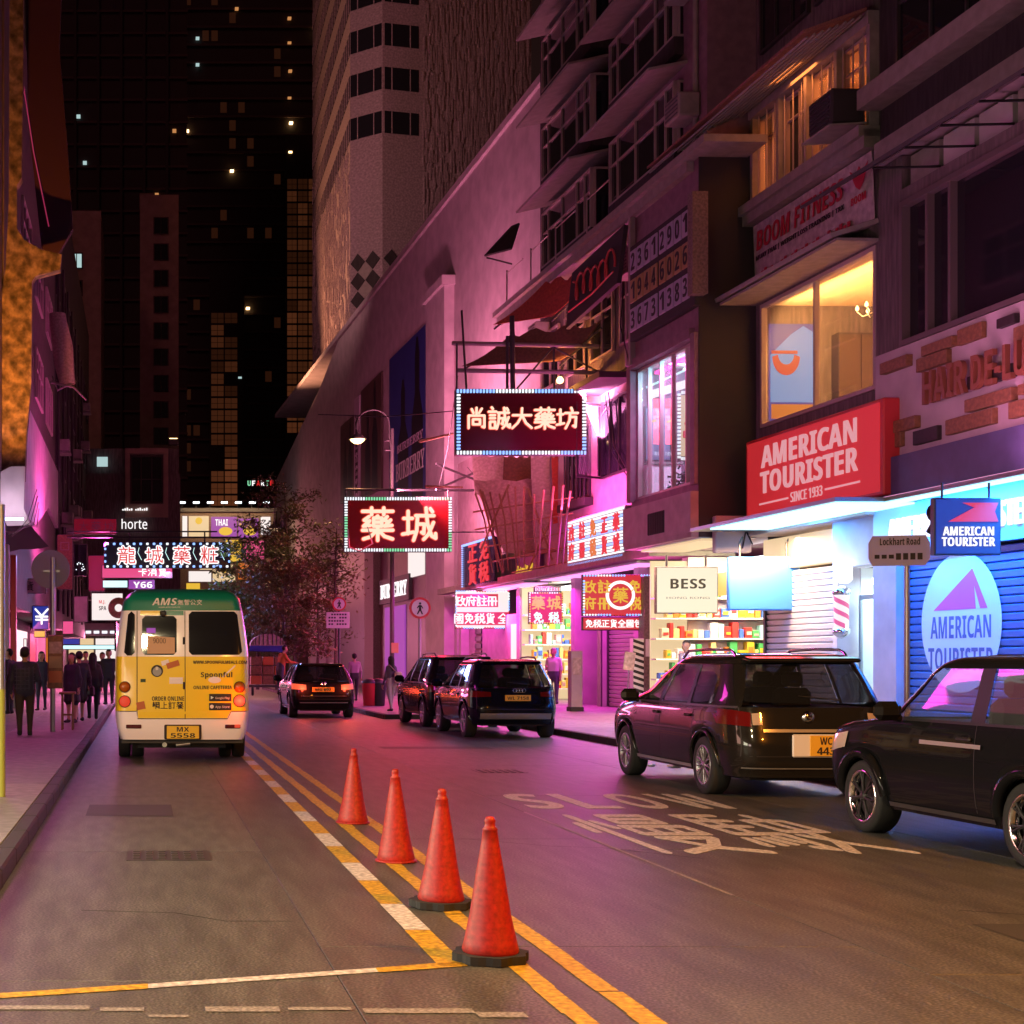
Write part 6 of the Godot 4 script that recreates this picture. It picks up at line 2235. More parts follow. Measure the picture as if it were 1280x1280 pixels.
	mat("purple_board", Color(0.1, 0.04, 0.14), 0.5)
	obj("board", st, M.purple_board, o)
	st = S()
	for k in 7:
		tube(st, [Vector3(lerpf(u0, u1, 0.2 + k * 0.09), H(656, 720, 0.2), 0.23), Vector3(lerpf(u0, u1, 0.26 + k * 0.09), H(656, 706 + (k % 3) * 2, 0.2), 0.23)], 0.04, 0.04, 5)
	whole("strokes", st, M.panel_yellow, o)
	# pink soffit lights over the pavement
	for q in [[-25.0, -14.0, "long pink white soffit light over the far chemist", 26.0], [-12.5, -3.0, "pink white soffit light over the closed grey shutter", 22.0]]:
		o = thing("soffit_light", q[2], "light", FR)
		st = S()
		bx(st, q[0], q[1], 4.38, 4.44, -0.4, 0.6)
		obj("light_box", st, M.steel, o)
		st = S()
		bx(st, q[0] + 0.1, q[1] - 0.1, 4.35, 4.375, -0.3, 0.5)
		glow("soffit_pink", Color(1.0, 0.3, 0.8), 1.5)
		obj("diffuser", st, M.soffit_pink, o)
		area(o, facing(Vector3((q[0] + q[1]) / 2, 4.25, 0.5), Vector3((q[0] + q[1]) / 2, 0, 2.2)), Vector2(q[1] - q[0] - 0.5, 1.0), Color(1.0, 0.035, 0.8), q[3] * 0.55)
	o = thing("soffit_light", "warm soffit light over the cream box sign", "light", FR)
	st = S()
	bx(st, -0.8, 3.2, 4.52, 4.57, 0.1, 1.3)
	obj("diffuser", st, M.panel_warm, o)
	st = S()
	bx(st, -0.9, 3.3, 4.575, 4.6, 0.0, 1.4)
	obj("light_box", st, M.steel, o)
	area(o, facing(Vector3(1.2, 4.45, 0.7), Vector3(1.2, 0, 0.7)), Vector2(3.8, 1.0), Color(1.0, 0.65, 0.5), 6.0)
	shop_row()


func shop_row() -> void:
	var o := thing("shop_row", "ground floor shops under the tenement with lit shelves and closed shutters", "shop front", FR)
	var st := S()
	bx(st, -26, 3.28, 0.12, 4.4, -4.0, -3.8)
	for u in [-26.0, -17.2, -10.8, -8.1, -5.0, -1.35]:
		bx(st, u, u + 0.4, 0.12, 4.4, -3.8, -0.05)
	obj("wall", st, M.render_pale, o)
	st = S()
	bx(st, -25.6, -17.2, 0.12, 3.4, -0.6, -0.4)
	obj("hoarding", st, M.render_pink, o)
	st = S()
	for k in 9:
		bx(st, -24.4, -23.4, 0.9 + k * 0.3, 1.1 + k * 0.3, -0.39, -0.34)
	obj("louvre", st, M.poster_black, o)
	st = S()
	bx(st, -19.0, -18.0, 1.2, 3.0, -0.39, -0.35)
	obj("poster", st, M.panel_white, o)
	shutter(o, -7.6, -5.1, 0.14, 3.6, -0.25, M.slats, 0.13)
	st = S()
	bx(st, -8.05, -7.72, 0.12, 3.6, -0.2, 0.0)
	obj("jamb", st, M.panel_plum, o)
	# lit displays of shelves on the walls that face the eye
	var packs := []
	for c in 10:
		packs.append(mat("pack_%d" % c, [Color(0.7, 0.55, 0.2), Color(0.6, 0.58, 0.4), Color(0.5, 0.25, 0.3), Color(0.25, 0.45, 0.5), Color(0.6, 0.4, 0.03), Color(0.55, 0.03, 0.03), Color(0.06, 0.35, 0.1), Color(0.7, 0.68, 0.65), Color(0.05, 0.12, 0.5), Color(0.6, 0.18, 0.03)][c], 0.5))
	for s in [[-16.7, -2.4, -0.1, -11.0], [-1.1, -2.4, 0.95, 3.0]]:
		st = S()
		bx(st, s[0], s[0] + 0.08, 0.14, 4.3, s[1], s[2])
		obj("back_panel", st, M.panel_warm, o)
		for k in 6:
			st = S()
			bx(st, s[0] + 0.081, s[0] + 0.45, 0.5 + k * 0.55, 0.54 + k * 0.55, s[1], s[2])
			obj("shelf", st, M.white_paint, o)
			var w: float = s[1] + 0.08
			while w < s[2] - 0.3:
				var wd := rng.randf_range(0.08, 0.22)
				var h := rng.randf_range(0.14, 0.46)
				st = S()
				soft_box(st, Vector3(s[0] + 0.28, 0.545 + k * 0.55 + h / 2, w + wd / 2), Vector3(0.2 + 0.06 * rng.randf(), h, wd), 0.012)
				var pk := obj("packet", st, packs[rng.randi_range(0, 9)], o)
				if rng.randf() < 0.6:
					st = S()
					bx(st, s[0] + 0.415, s[0] + 0.418, 0.545 + k * 0.55 + h * 0.3, 0.545 + k * 0.55 + h * rng.randf_range(0.5, 0.8), w + wd * 0.15, w + wd * 0.85)
					obj("packet_label", st, packs[rng.randi_range(0, 9)], pk)
				w += wd + rng.randf_range(0.005, 0.05)
		st = S()
		bx(st, s[0] + 0.6, s[3], 4.2, 4.28, -2.2, -1.0)
		obj("ceiling_light", st, M.white_lamp, o)
		area(o, facing(Vector3((s[0] + s[3]) / 2 - 0.5, 4.1, -1.2), Vector3(s[0], 1.6, -1.2)), Vector2(2.4, 1.0), Color(1.0, 0.85, 0.5), 8.0)
	st = S()
	bx(st, -0.9, 1.0, 3.3, 3.9, -0.5, -0.4)
	obj("shelf_sign", st, M.panel_yellow, o)
	# things standing on the pavement before the shops
	var c := thing("cabinet", "tall salmon pink metal cabinet on the pavement beside the lit chemist", "cabinet", at(P(719, 889, 43.5)))
	st = S()
	soft_box(st, Vector3(0, 0.9, 0), Vector3(0.34, 1.7, 0.34), 0.02)
	obj("body", st, M.render_pink, c)
	st = S()
	soft_box(st, Vector3(0, 0.06, 0), Vector3(0.4, 0.14, 0.4), 0.02)
	obj("plinth", st, M.dark_matt, c)
	st = S()
	soft_box(st, Vector3(0, 1.3, 0.175), Vector3(0.24, 0.5, 0.02), 0.008)
	obj("door", st, M.pale_sheet, c)
	c = thing("striped_pillar", "narrow pillar with slanting black and white stripes right of the grey shutter", "pillar", at(P(796, 889, 42.4)))
	st = S()
	soft_box(st, Vector3(0, 1.0, 0), Vector3(0.3, 2.1, 0.3), 0.01)
	obj("shaft", st, M.white_paint, c)
	st = S()
	soft_box(st, Vector3(0, 0.05, 0), Vector3(0.34, 0.1, 0.34), 0.01)
	obj("base", st, M.black, c)
	for k in 11:
		st = S()
		var y := 0.15 + k * 0.17
		prism(st, PackedVector2Array([Vector2(-0.149, y + 0.1), Vector2(0.149, y), Vector2(0.149, y + 0.085), Vector2(-0.149, y + 0.185)]), 0.1505, 0.154)
		obj("stripe", st, M.black, c)
	c = thing("brick_pillar", "brown pillar with a pale notice between the striped pillar and the lit shop", "pillar", at(P(812, 886, 43.2)))
	st = S()
	soft_box(st, Vector3(0, 1.9, 0), Vector3(0.5, 3.8, 0.5), 0.02)
	obj("shaft", st, M.tile_wall, c)
	st = S()
	bx(st, -0.2, 0.2, 1.5, 2.0, 0.251, 0.27)
	obj("notice", st, M.white_paint, c)
	c = thing("notice_stand", "thin pole stand with a slanted notice board before the grey shutter", "stand", at(P(783, 892, 41.5)))
	st = S()
	tube(st, [Vector3(0, 0, 0), Vector3(0.06, 1.2, 0)], 0.015, 0.015, 6)
	obj("pole", st, M.steel, c)
	st = S()
	cbox(st, Vector3(0.08, 1.45, 0), Vector3(0.3, 0.5, 0.02), Basis(Vector3.BACK, -0.12))
	obj("board", st, M.pale_sheet, c)
	st = S()
	lathe(st, [Vector2(0, 0), Vector2(0.16, 0), Vector2(0.16, 0.02), Vector2(0, 0.03)], 14)
	obj("foot", st, M.black, c)
	# barber's pole
	c = thing("barber_pole", "lit barber pole with pink slanting stripes beside the bright doorway", "barber pole", FR)
	st = S()
	lathe(st, [Vector2(0.0, 2.05), Vector2(0.09, 2.08), Vector2(0.17, 2.16), Vector2(0.18, 2.25), Vector2(0.15, 2.27)], 20, at(Vector3(7.95, 0, 0.26)))
	lathe(st, [Vector2(0.15, 2.98), Vector2(0.18, 3.0), Vector2(0.18, 3.08), Vector2(0.1, 3.16), Vector2(0.0, 3.2)], 20, at(Vector3(7.95, 0, 0.26)))
	obj("cap", st, M.chrome, c)
	st = S()
	lathe(st, [Vector2(0.15, 2.27), Vector2(0.15, 2.98)], 24, at(Vector3(7.95, 0, 0.26)))
	obj("lit_cylinder", st, M.panel_white, c)
	for k in 2:
		st = S()
		st.set_smooth_group(1)
		for i in 28:
			var a0 := i * 0.3 + k * PI
			var a1 := a0 + 0.3
			var y0 := 2.27 + i * 0.0225
			var r := 0.153
			var o0 := Vector3(7.95, 0, 0.26)
			quad(st, o0 + Vector3(cos(a0) * r, y0, sin(a0) * r), o0 + Vector3(cos(a0) * r, y0 + 0.1, sin(a0) * r), o0 + Vector3(cos(a1) * r, y0 + 0.1225, sin(a1) * r), o0 + Vector3(cos(a1) * r, y0 + 0.0225, sin(a1) * r))
		obj("stripe", st, M.panel_pink, c)
	st = S()
	soft_box(st, Vector3(7.95, 3.45, 0.2), Vector3(0.3, 0.42, 0.3), 0.08)
	obj("lamp_globe", st, M.white_lamp, c)
	# air conditioner on the gym house
	c = thing("air_conditioner", "dark boxy air conditioner on a bracket outside the barred windows", "air conditioner", FR)
	st = S()
	soft_box(st, Vector3(8.45, 13.05, 0.62), Vector3(1.0, 0.72, 0.72), 0.04)
	obj("body", st, M.dark_matt, c)
	st = S()
	for k in 7:
		bx(st, 8.05, 8.85, 12.76 + k * 0.09, 12.79 + k * 0.09, 0.981, 1.0)
	obj("grille", st, M.dark_steel, c)
	st = S()
	sheet(st, Vector3(7.8, 12.6, 1.05), Vector3(9.0, 12.6, 1.05), Vector3(9.0, 12.66, 0.25), Vector3(7.8, 12.66, 0.25), 0.04)
	obj("bracket", st, M.concrete, c)
	# gym banner
	c = thing("banner", "dirty white gym banner with red and black lettering over the warm window", "banner", FR)
	mat("banner_cloth", Color(0.6, 0.5, 0.5), 0.7, 0.0, "cloth", 0.4)
	mat("banner_red", Color(0.4, 0.02, 0.04), 0.6)
	st = S()
	sheet(st, Vector3(3.45, 10.66, 0.06), Vector3(8.95, 10.66, 0.06), Vector3(8.95, 12.12, 0.12), Vector3(3.45, 12.12, 0.12), 0.02)
	obj("cloth", st, M.banner_cloth, c)
	var bz := 0.15
	text(c, "BOOM FITNESS", M.banner_red, Transform3D(Basis(), Vector3(5.75, 11.7, bz)), 4.1, 0.46, 0.012, null, 0.12)
	text(c, "MUAY THAI | WEIGHT LOSS TRAINING | TRX", M.ink, Transform3D(Basis(), Vector3(5.75, 11.28, bz)), 4.2, 0.15, 0.01)
	st = S()
	for k in 26:
		if k % 7 != 5:
			bx(st, 3.75 + k * 0.17, 3.87 + k * 0.17, 10.8, 10.88 + 0.04 * (k % 3), bz, bz + 0.01)
	stuff(whole("small_print", st, M.banner_red, c))
	st = S()
	prism(st, PackedVector2Array([Vector2(8.1, 11.95), Vector2(8.35, 11.55), Vector2(8.5, 11.45), Vector2(8.65, 11.55), Vector2(8.85, 11.95), Vector2(8.6, 11.8), Vector2(8.48, 11.95), Vector2(8.34, 11.8)]), bz, bz + 0.012)
	obj("emblem", st, M.banner_red, c)
	text(c, "BOOM", M.banner_red, Transform3D(Basis(), Vector3(8.45, 11.28, bz)), 0.6, 0.16, 0.01)


# ---------------------------------------------------------------- vehicles
# A body is a stack of rounded outlines; each level says where its rear, its front and its half width are.
# Axes of a vehicle: origin under the middle of the rear bumper, x to the right, y up, the front towards -z.

class Shell:
	var lv := []        # [height, rear, front, half width]
	var n := 9.0
	var axles := []     # distances from the rear
	var arch := 0.4
	var arch_y := 0.34
	var sill := 0.25
	var arch_top := 0.95

	func at_height(y: float) -> Array:
		if y <= lv[0][0]:
			return lv[0]
		for i in lv.size() - 1:
			if y <= lv[i + 1][0]:
				var t: float = (y - lv[i][0]) / (lv[i + 1][0] - lv[i][0])
				var a: Array = lv[maxi(i - 1, 0)]
				var b: Array = lv[i]
				var c: Array = lv[i + 1]
				var d: Array = lv[mini(i + 2, lv.size() - 1)]
				var out := [y]
				for k in [1, 2, 3]:
					var v: float = cubic_interpolate(b[k], c[k], a[k], d[k], t)
					out.append(clampf(v, minf(b[k], c[k]), maxf(b[k], c[k])))
				return out
		return lv[-1]

	func side(s: float, y: float) -> float:
		var l := at_height(y)
		var t := clampf((s - l[1]) / (l[2] - l[1]), 0.0, 1.0)
		return l[3] * pow(maxf(0.0, 1.0 - pow(absf(2.0 * t - 1.0), n)), 1.0 / n)

	func rear(x: float, y: float) -> float:
		var l := at_height(y)
		return l[1] + (l[2] - l[1]) * (0.5 - 0.5 * pow(maxf(0.0, 1.0 - pow(minf(1.0, absf(x) / l[3]), n)), 1.0 / n))

	func front(x: float, y: float) -> float:
		var l := at_height(y)
		return l[2] - (rear(x, y) - l[1])

	func low(s: float) -> float:
		for a in axles:
			var d: float = absf(s - a)
			if d < arch:
				return maxf(sill, arch_y + sqrt(arch * arch - d * d))
		return sill

	func ring(y: float, m: int) -> Array:
		var l := at_height(y)
		var out := []
		for k in 2 * m:
			var j := k if k < m else 2 * m - k
			var t := 0.5 - 0.5 * cos(PI * j / m)
			var s: float = lerpf(l[1], l[2], t)
			var x: float = l[3] * pow(maxf(0.0, 1.0 - pow(absf(2.0 * t - 1.0), n)), 1.0 / n)
			var yy := y
			if y < arch_top and x > l[3] * 0.5:
				var lo := low(s)
				yy = lo + (y - sill) * (arch_top - lo) / (arch_top - sill)
			out.append(Vector3(x if k < m else -x, yy, -s))
		return out


func loft(st: SurfaceTool, sh: Shell, y0: float, y1: float, steps: int, m := 72, close_top := false, close_low := false) -> void:
	st.set_smooth_group(1)
	var last := []
	for i in steps + 1:
		var r := sh.ring(lerpf(y0, y1, float(i) / steps), m)
		if i:
			for k in r.size():
				var k2 := (k + 1) % r.size()
				quad(st, last[k], last[k2], r[k2], r[k])
		elif close_low:
			cap_ring(st, r, false)
		last = r
	if close_top:
		cap_ring(st, last, true)


func cap_ring(st: SurfaceTool, r: Array, up: bool) -> void:
	var m := r.size() / 2
	for k in range(0, m):
		var a: Vector3 = r[k]
		var b: Vector3 = r[k + 1]
		var c: Vector3 = r[(r.size() - k - 1) % r.size()]
		var d: Vector3 = r[(r.size() - k) % r.size()]
		if up:
			quad(st, a, d, c, b)
		else:
			quad(st, a, b, c, d)


func patch(st: SurfaceTool, sh: Shell, face: String, lo: Array, hi: Array, off: float, nu := 8, nv := 5) -> void:
	# a piece of the shell between two lines (in distance-height on the sides, across-height at the ends), lifted off by so much
	st.set_smooth_group(1)
	var g := []
	for i in nu + 1:
		var row := []
		var t := float(i) / nu
		var a := along(lo, t)
		var b := along(hi, t)
		for j in nv + 1:
			var p := a.lerp(b, float(j) / nv)
			match face:
				"left": row.append(Vector3(-sh.side(p.x, p.y) - off, p.y, -p.x))
				"right": row.append(Vector3(sh.side(p.x, p.y) + off, p.y, -p.x))
				"rear": row.append(Vector3(p.x, p.y, -(sh.rear(p.x, p.y) - off)))
				"front": row.append(Vector3(p.x, p.y, -(sh.front(p.x, p.y) + off)))
		g.append(row)
	var flip := face == "left" or face == "front"
	for i in nu:
		for j in nv:
			if flip:
				quad(st, g[i][j], g[i + 1][j], g[i + 1][j + 1], g[i][j + 1])
			else:
				quad(st, g[i][j], g[i][j + 1], g[i + 1][j + 1], g[i + 1][j])


func along(p: Array, t: float) -> Vector2:
	var x := t * (p.size() - 1)
	var i := mini(int(x), p.size() - 2)
	var a: Vector2 = p[i]
	return a.lerp(p[i + 1], x - i)


func wheel(car: Node3D, p: Vector3, r: float, wd: float, rim_r: float, spokes: int, out: float, rim_mat: Material, lip := false) -> void:
	var o := Node3D.new()
	o.name = "wheel"
	car.add_child(o, true)
	o.transform = Transform3D(Basis(Vector3(0, 1, 0), Vector3(out, 0, 0), Vector3(0, 0, -out)) if out > 0 else Basis(Vector3(0, 1, 0), Vector3(-1, 0, 0), Vector3(0, 0, 1)), p)
	var st := S()
	lathe(st, [Vector2(rim_r, -wd * 0.5), Vector2(r * 0.93, -wd * 0.48), Vector2(r, -wd * 0.36), Vector2(r, wd * 0.36), Vector2(r * 0.96, wd * 0.47), Vector2(rim_r + 0.02, wd * 0.5), Vector2(rim_r, wd * 0.46)], 40)
	obj("tyre", st, M.rubber, o)
	st = S()
	lathe(st, [Vector2(rim_r, -wd * 0.4), Vector2(rim_r, wd * 0.46), Vector2(rim_r - 0.012, wd * 0.5), Vector2(rim_r - 0.03, wd * 0.47), Vector2(rim_r - 0.04, wd * 0.2)], 40)
	var rim := obj("rim", st, M.chrome if lip else rim_mat, o)
	st = S()
	lathe(st, [Vector2(rim_r - 0.04, wd * 0.1), Vector2(0.0, wd * 0.12)], 24)
	obj("brake_disc", st, M.black, o)
	for k in spokes:
		st = S()
		var a := TAU * k / spokes
		for d in [-0.05, 0.05]:
			tube(st, [Vector3(cos(a) * 0.04, wd * 0.42, sin(a) * 0.04), Vector3(cos(a + d) * rim_r * 0.55, wd * 0.43, sin(a + d) * rim_r * 0.55), Vector3(cos(a + d * 2.4) * (rim_r - 0.02), wd * 0.44, sin(a + d * 2.4) * (rim_r - 0.02))], 0.013, 0.011, 5)
		obj("spoke", st, rim_mat, o)
	st = S()
	lathe(st, [Vector2(0.055, wd * 0.36), Vector2(0.05, wd * 0.46), Vector2(0.0, wd * 0.48)], 14)
	obj("hub_cap", st, rim_mat, o)


func number_plate(car: Node3D, p: Vector3, w: float, h: float, lines: Array, bm: Material, bend := 0.0) -> void:
	var st := S()
	soft_box(st, p, Vector3(w, h, 0.02), 0.006)
	var o := obj("number_plate", st, bm, car)
	for i in lines.size():
		var ww: float = w * 0.84 * minf(1.0, String(lines[i]).length() / (7.0 if lines.size() == 1 else 4.4))
		text(o, lines[i], M.ink, at(p + Vector3(0, h * (0.0 if lines.size() == 1 else 0.24 - 0.48 * i), 0.01)), ww, h * (0.55 if lines.size() == 1 else 0.36), 0.004)


func bus() -> void:
	mat("bus_yellow", Color(0.82, 0.6, 0.01), 0.4)
	mat("bus_white", Color(0.82, 0.78, 0.82), 0.35)
	mat("bus_green", Color(0.005, 0.19, 0.12), 0.35)
	mat("amber", Color(0.4, 0.1, 0.01), 0.15)
	mat("sticker_orange", Color(0.45, 0.12, 0.03), 0.5)
	mat("plate_yellow", Color(0.75, 0.5, 0.03), 0.4)
	for k in ["bus_yellow", "bus_white", "bus_green"]:
		M[k].clearcoat_enabled = true
		M[k].clearcoat = 0.6
		M[k].clearcoat_roughness = 0.1
	var o := thing("minibus", "yellow and white public light minibus with green roof, seen from behind", "minibus", at(Vector3(0.6, 0, -23.4)))
	var sh := Shell.new()
	sh.n = 20.0
	sh.lv = [[0.36, 0.03, 6.9, 0.98], [0.5, 0.0, 7.0, 1.03], [0.8, 0.0, 7.0, 1.06], [1.6, 0.04, 6.95, 1.06], [2.0, 0.10, 6.7, 1.02], [2.36, 0.16, 6.4, 0.97], [2.56, 0.2, 6.2, 0.92], [2.66, 0.28, 6.1, 0.84], [2.72, 0.45, 5.9, 0.7], [2.74, 0.8, 5.6, 0.45]]
	sh.axles = [1.6, 5.4]
	sh.arch = 0.42
	sh.arch_y = 0.34
	sh.sill = 0.36
	sh.arch_top = 1.0
	var st := S()
	loft(st, sh, 0.36, 0.8, 6, 60)
	obj("bumper", st, M.bus_white, o)
	st = S()
	loft(st, sh, 0.8, 1.655, 8, 60)
	obj("lower_body", st, M.bus_yellow, o)
	st = S()
	loft(st, sh, 1.655, 2.375, 8, 60)
	obj("upper_body", st, M.bus_white, o)
	st = S()
	loft(st, sh, 2.375, 2.74, 10, 60, true)
	obj("roof", st, M.bus_green, o)
	st = S()
	bx(st, -0.95, 0.95, 0.3, 0.5, -6.6, -0.12)
	bx(st, -0.7, 0.7, 0.2, 0.32, -3.0, -0.6)
	obj("underbody", st, M.black, o)
	st = S()
	tube(st, [Vector3(-0.28, 0.28, -0.25), Vector3(-0.28, 0.28, -0.02)], 0.04)
	obj("exhaust", st, M.chrome, o)
	st = S()
	tube(st, [Vector3(-0.1, 0.27, -0.1), Vector3(0.12, 0.29, -0.1)], 0.025)
	obj("tow_hook", st, M.steel, o)
	for x in [-0.82, 0.84]:
		for dx in [-0.1, 0.12]:
			wheel(o, Vector3(x + dx, 0.36, -1.6), 0.36, 0.2, 0.2, 6, signf(x), M.steel)
	for x in [-0.9, 0.9]:
		wheel(o, Vector3(x, 0.36, -5.4), 0.36, 0.2, 0.2, 6, signf(x), M.steel)
	# door seams
	st = S()
	for q in [[[Vector2(-0.715, 0.80), Vector2(-0.715, 2.37)], [Vector2(-0.703, 0.80), Vector2(-0.703, 2.37)]], [[Vector2(0.034, 0.69), Vector2(0.034, 2.37)], [Vector2(0.046, 0.69), Vector2(0.046, 2.37)]], [[Vector2(-0.7, 0.68), Vector2(0.7, 0.68)], [Vector2(-0.7, 0.692), Vector2(0.7, 0.692)]],
		[[Vector2(0.7, 0.68), Vector2(0.76, 0.8)], [Vector2(0.7, 0.692), Vector2(0.748, 0.8)]], [[Vector2(-0.7, 0.68), Vector2(-0.715, 0.8)], [Vector2(-0.7, 0.692), Vector2(-0.703, 0.8)]], [[Vector2(-1.0, 0.795), Vector2(-0.72, 0.795)], [Vector2(-1.0, 0.807), Vector2(-0.72, 0.807)]], [[Vector2(0.76, 0.795), Vector2(1.0, 0.795)], [Vector2(0.76, 0.807), Vector2(1.0, 0.807)]]]:
		patch(st, sh, "rear", q[0], q[1], 0.003, 8, 8)
	obj("door_seam", st, M.ink, o)
	st = S()
	patch(st, sh, "rear", [Vector2(-0.69, 0.695), Vector2(0.69, 0.695)], [Vector2(-0.7, 0.8), Vector2(0.745, 0.8)], 0.002, 12, 3)
	obj("door_foot", st, M.bus_yellow, o)
	# windows
	for q in [[-0.91, -0.745, 1.67, 2.36, 0.0], [-0.63, -0.09, 1.68, 2.29, 0.05], [0.1, 0.93, 1.68, 2.36, 0.0]]:
		st = S()
		var top: float = q[1] - (0.07 if q[1] > 0.5 else 0.0)
		var left: float = q[0] + (0.06 if q[0] < -0.8 else 0.0)
		var c: float = 0.05
		patch(st, sh, "rear", [Vector2(q[0], q[2] + c), Vector2(q[0] + c, q[2]), Vector2(q[1] - c, q[2]), Vector2(q[1], q[2] + c)], [Vector2(left, q[3] - c), Vector2(left + c, q[3]), Vector2(top - c, q[3]), Vector2(top, q[3] - c)], 0.009, 24, 10)
		obj("window", st, M.dark_glass, o)
	st = S()
	patch(st, sh, "rear", [Vector2(-0.55, 1.7), Vector2(-0.12, 1.7)], [Vector2(-0.55, 1.98), Vector2(-0.12, 1.95)], 0.013, 6, 5)
	glow("bus_inside", Color(1.0, 0.36, 0.12), 0.4)
	var wl := obj("window_light", st, M.bus_inside, o)
	text(wl, "9000", M.ink, at(Vector3(-0.36, 1.9, -0.065)), 0.2, 0.08, 0.004, sans_plain)
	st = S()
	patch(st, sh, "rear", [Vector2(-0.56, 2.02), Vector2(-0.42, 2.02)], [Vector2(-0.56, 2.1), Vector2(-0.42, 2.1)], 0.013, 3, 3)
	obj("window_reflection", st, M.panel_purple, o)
	st = S()
	patch(st, sh, "rear", [Vector2(-0.66, 2.3), Vector2(-0.35, 2.3)], [Vector2(-0.66, 2.37), Vector2(-0.35, 2.37)], 0.004, 4, 2)
	obj("notice_strip", st, M.bus_yellow, o)
	st = S()
	patch(st, sh, "rear", [Vector2(-0.35, 2.3), Vector2(0.02, 2.3)], [Vector2(-0.35, 2.37), Vector2(0.02, 2.37)], 0.004, 4, 2)
	obj("notice_strip", st, M.bus_green, o)
	st = S()
	soft_box(st, Vector3(-0.3, 2.33, -0.1), Vector3(0.1, 0.08, 0.08), 0.02)
	obj("door_handle_light", st, M.black, o)
	# lamps
	var lens := func(called: String, x: float, y: float, r: float, m: Material) -> void:
		var s2 := S()
		lathe(s2, [Vector2(r * 1.12, -0.01), Vector2(r * 1.12, 0.02), Vector2(r, 0.03)], 24, Transform3D(Basis(Vector3.RIGHT, PI / 2), Vector3(x, y, -sh.rear(x, y))))
		var rim2 := obj(called, s2, M.wood_dark, o)
		s2 = S()
		lathe(s2, [Vector2(r, 0.02), Vector2(r * 0.8, 0.045), Vector2(r * 0.4, 0.058), Vector2(0, 0.06)], 24, Transform3D(Basis(Vector3.RIGHT, PI / 2), Vector3(x, y, -sh.rear(x, y))))
		obj("lens", s2, m, rim2)
	lens.call("indicator_lamp", -0.9, 1.18, 0.08, M.amber)
	lens.call("indicator_lamp", 0.886, 1.18, 0.08, M.amber)
	glow("lamp_red_soft", Color(0.9, 0.05, 0.02), 0.75)
	lens.call("tail_lamp", -0.9, 0.955, 0.085, M.lamp_red_soft)
	lens.call("tail_lamp", 0.886, 0.965, 0.085, M.tail_red)
	omni(o, Vector3(0.886, 0.965, 0.12), Color(1.0, 0.06, 0.02), 0.05, 0.03)
	for x in [-0.88, 0.66]:
		st = S()
		soft_box(st, Vector3(x + 0.12, 0.565, 0.0), Vector3(0.24, 0.06, 0.04), 0.01)
		obj("reflector", st, M.sign_maroon, o)
	st = S()
	soft_box(st, Vector3(0.85, 0.57, 0.012), Vector3(0.09, 0.055, 0.03), 0.01)
	obj("fog_light", st, M.lamp_red_soft, o)
	st = S()
	soft_box(st, Vector3(0.005, 0.48, 0.0), Vector3(0.58, 0.23, 0.03), 0.02)
	obj("plate_recess", st, M.dark_matt, o)
	number_plate(o, Vector3(0.005, 0.475, 0.015), 0.5, 0.2, ["MX", "5558"], M.plate_yellow)
	# print on the tail
	var zz := -0.02
	text(o, "AMS", M.white_paint, at(Vector3(-0.275, 2.515, -0.178)), 0.37, 0.11, 0.012, null, 0.25)
	han(o, "進智公交", M.white_paint, at(Vector3(0.12, 2.505, -0.18)), 0.085, 0.098, 9.0, 0.01)
	text(o, "www.ams.com.hk", M.white_paint, at(Vector3(-0.2, 2.43, -0.175)), 0.34, 0.025, 0.006, sans_plain)
	text(o, "WWW.SPOONFULMEALS.COM", M.ink, at(Vector3(0.585, 1.565, -0.034)), 0.84, 0.05, 0.006)
	text(o, "Spoonful", M.ink, at(Vector3(0.53, 1.36, -0.026)), 0.49, 0.11, 0.006)
	text(o, "ONLINE CAFETERIA", M.ink, at(Vector3(0.47, 1.172, -0.016)), 0.6, 0.055, 0.006)
	text(o, "ORDER ONLINE", M.ink, at(Vector3(-0.226, 1.0, -0.006)), 0.5, 0.066, 0.006)
	han(o, "網上訂餐", M.ink, at(Vector3(-0.226, 0.895, -0.003)), 0.112, 0.124, 10.0, 0.006)
	st = S()
	disc(st, Vector3(0.5, 1.29, -0.024), 0.05, 0.006, 20, 2.0)
	cbox(st, Vector3(0.72, 1.42, -0.03), Vector3(0.28, 0.022, 0.006), Basis(Vector3.BACK, 0.75))
	obj("spoon_print", st, M.bus_white, o)
	for k in 2:
		st = S()
		soft_box(st, Vector3(0.587, 1.015 - k * 0.14, -0.002), Vector3(0.35, 0.115, 0.012), 0.01)
		var bd := obj("app_badge", st, M.ink, o)
		text(bd, ["Google Play", "App Store"][k], M.white_paint, at(Vector3(0.62, 1.005 - k * 0.14, 0.005)), 0.22, 0.045, 0.003, sans_plain)
		st = S()
		disc(st, Vector3(0.455, 1.015 - k * 0.14, 0.004), 0.03, 0.003, 3 if k == 0 else 12)
		obj("badge_mark", st, M.white_paint if k else M.pale_cyan, bd)
	st = S()
	disc(st, Vector3(-0.397, 1.43, -0.03), 0.094, 0.012, 24)
	var em := obj("door_emblem", st, M.ink, o)
	st = S()
	disc(st, Vector3(-0.397, 1.42, -0.018), 0.07, 0.005, 20)
	obj("emblem_face", st, M.steel, em)
	text(em, "B", M.white_paint, at(Vector3(-0.397, 1.47, -0.013)), 0.04, 0.05, 0.003)
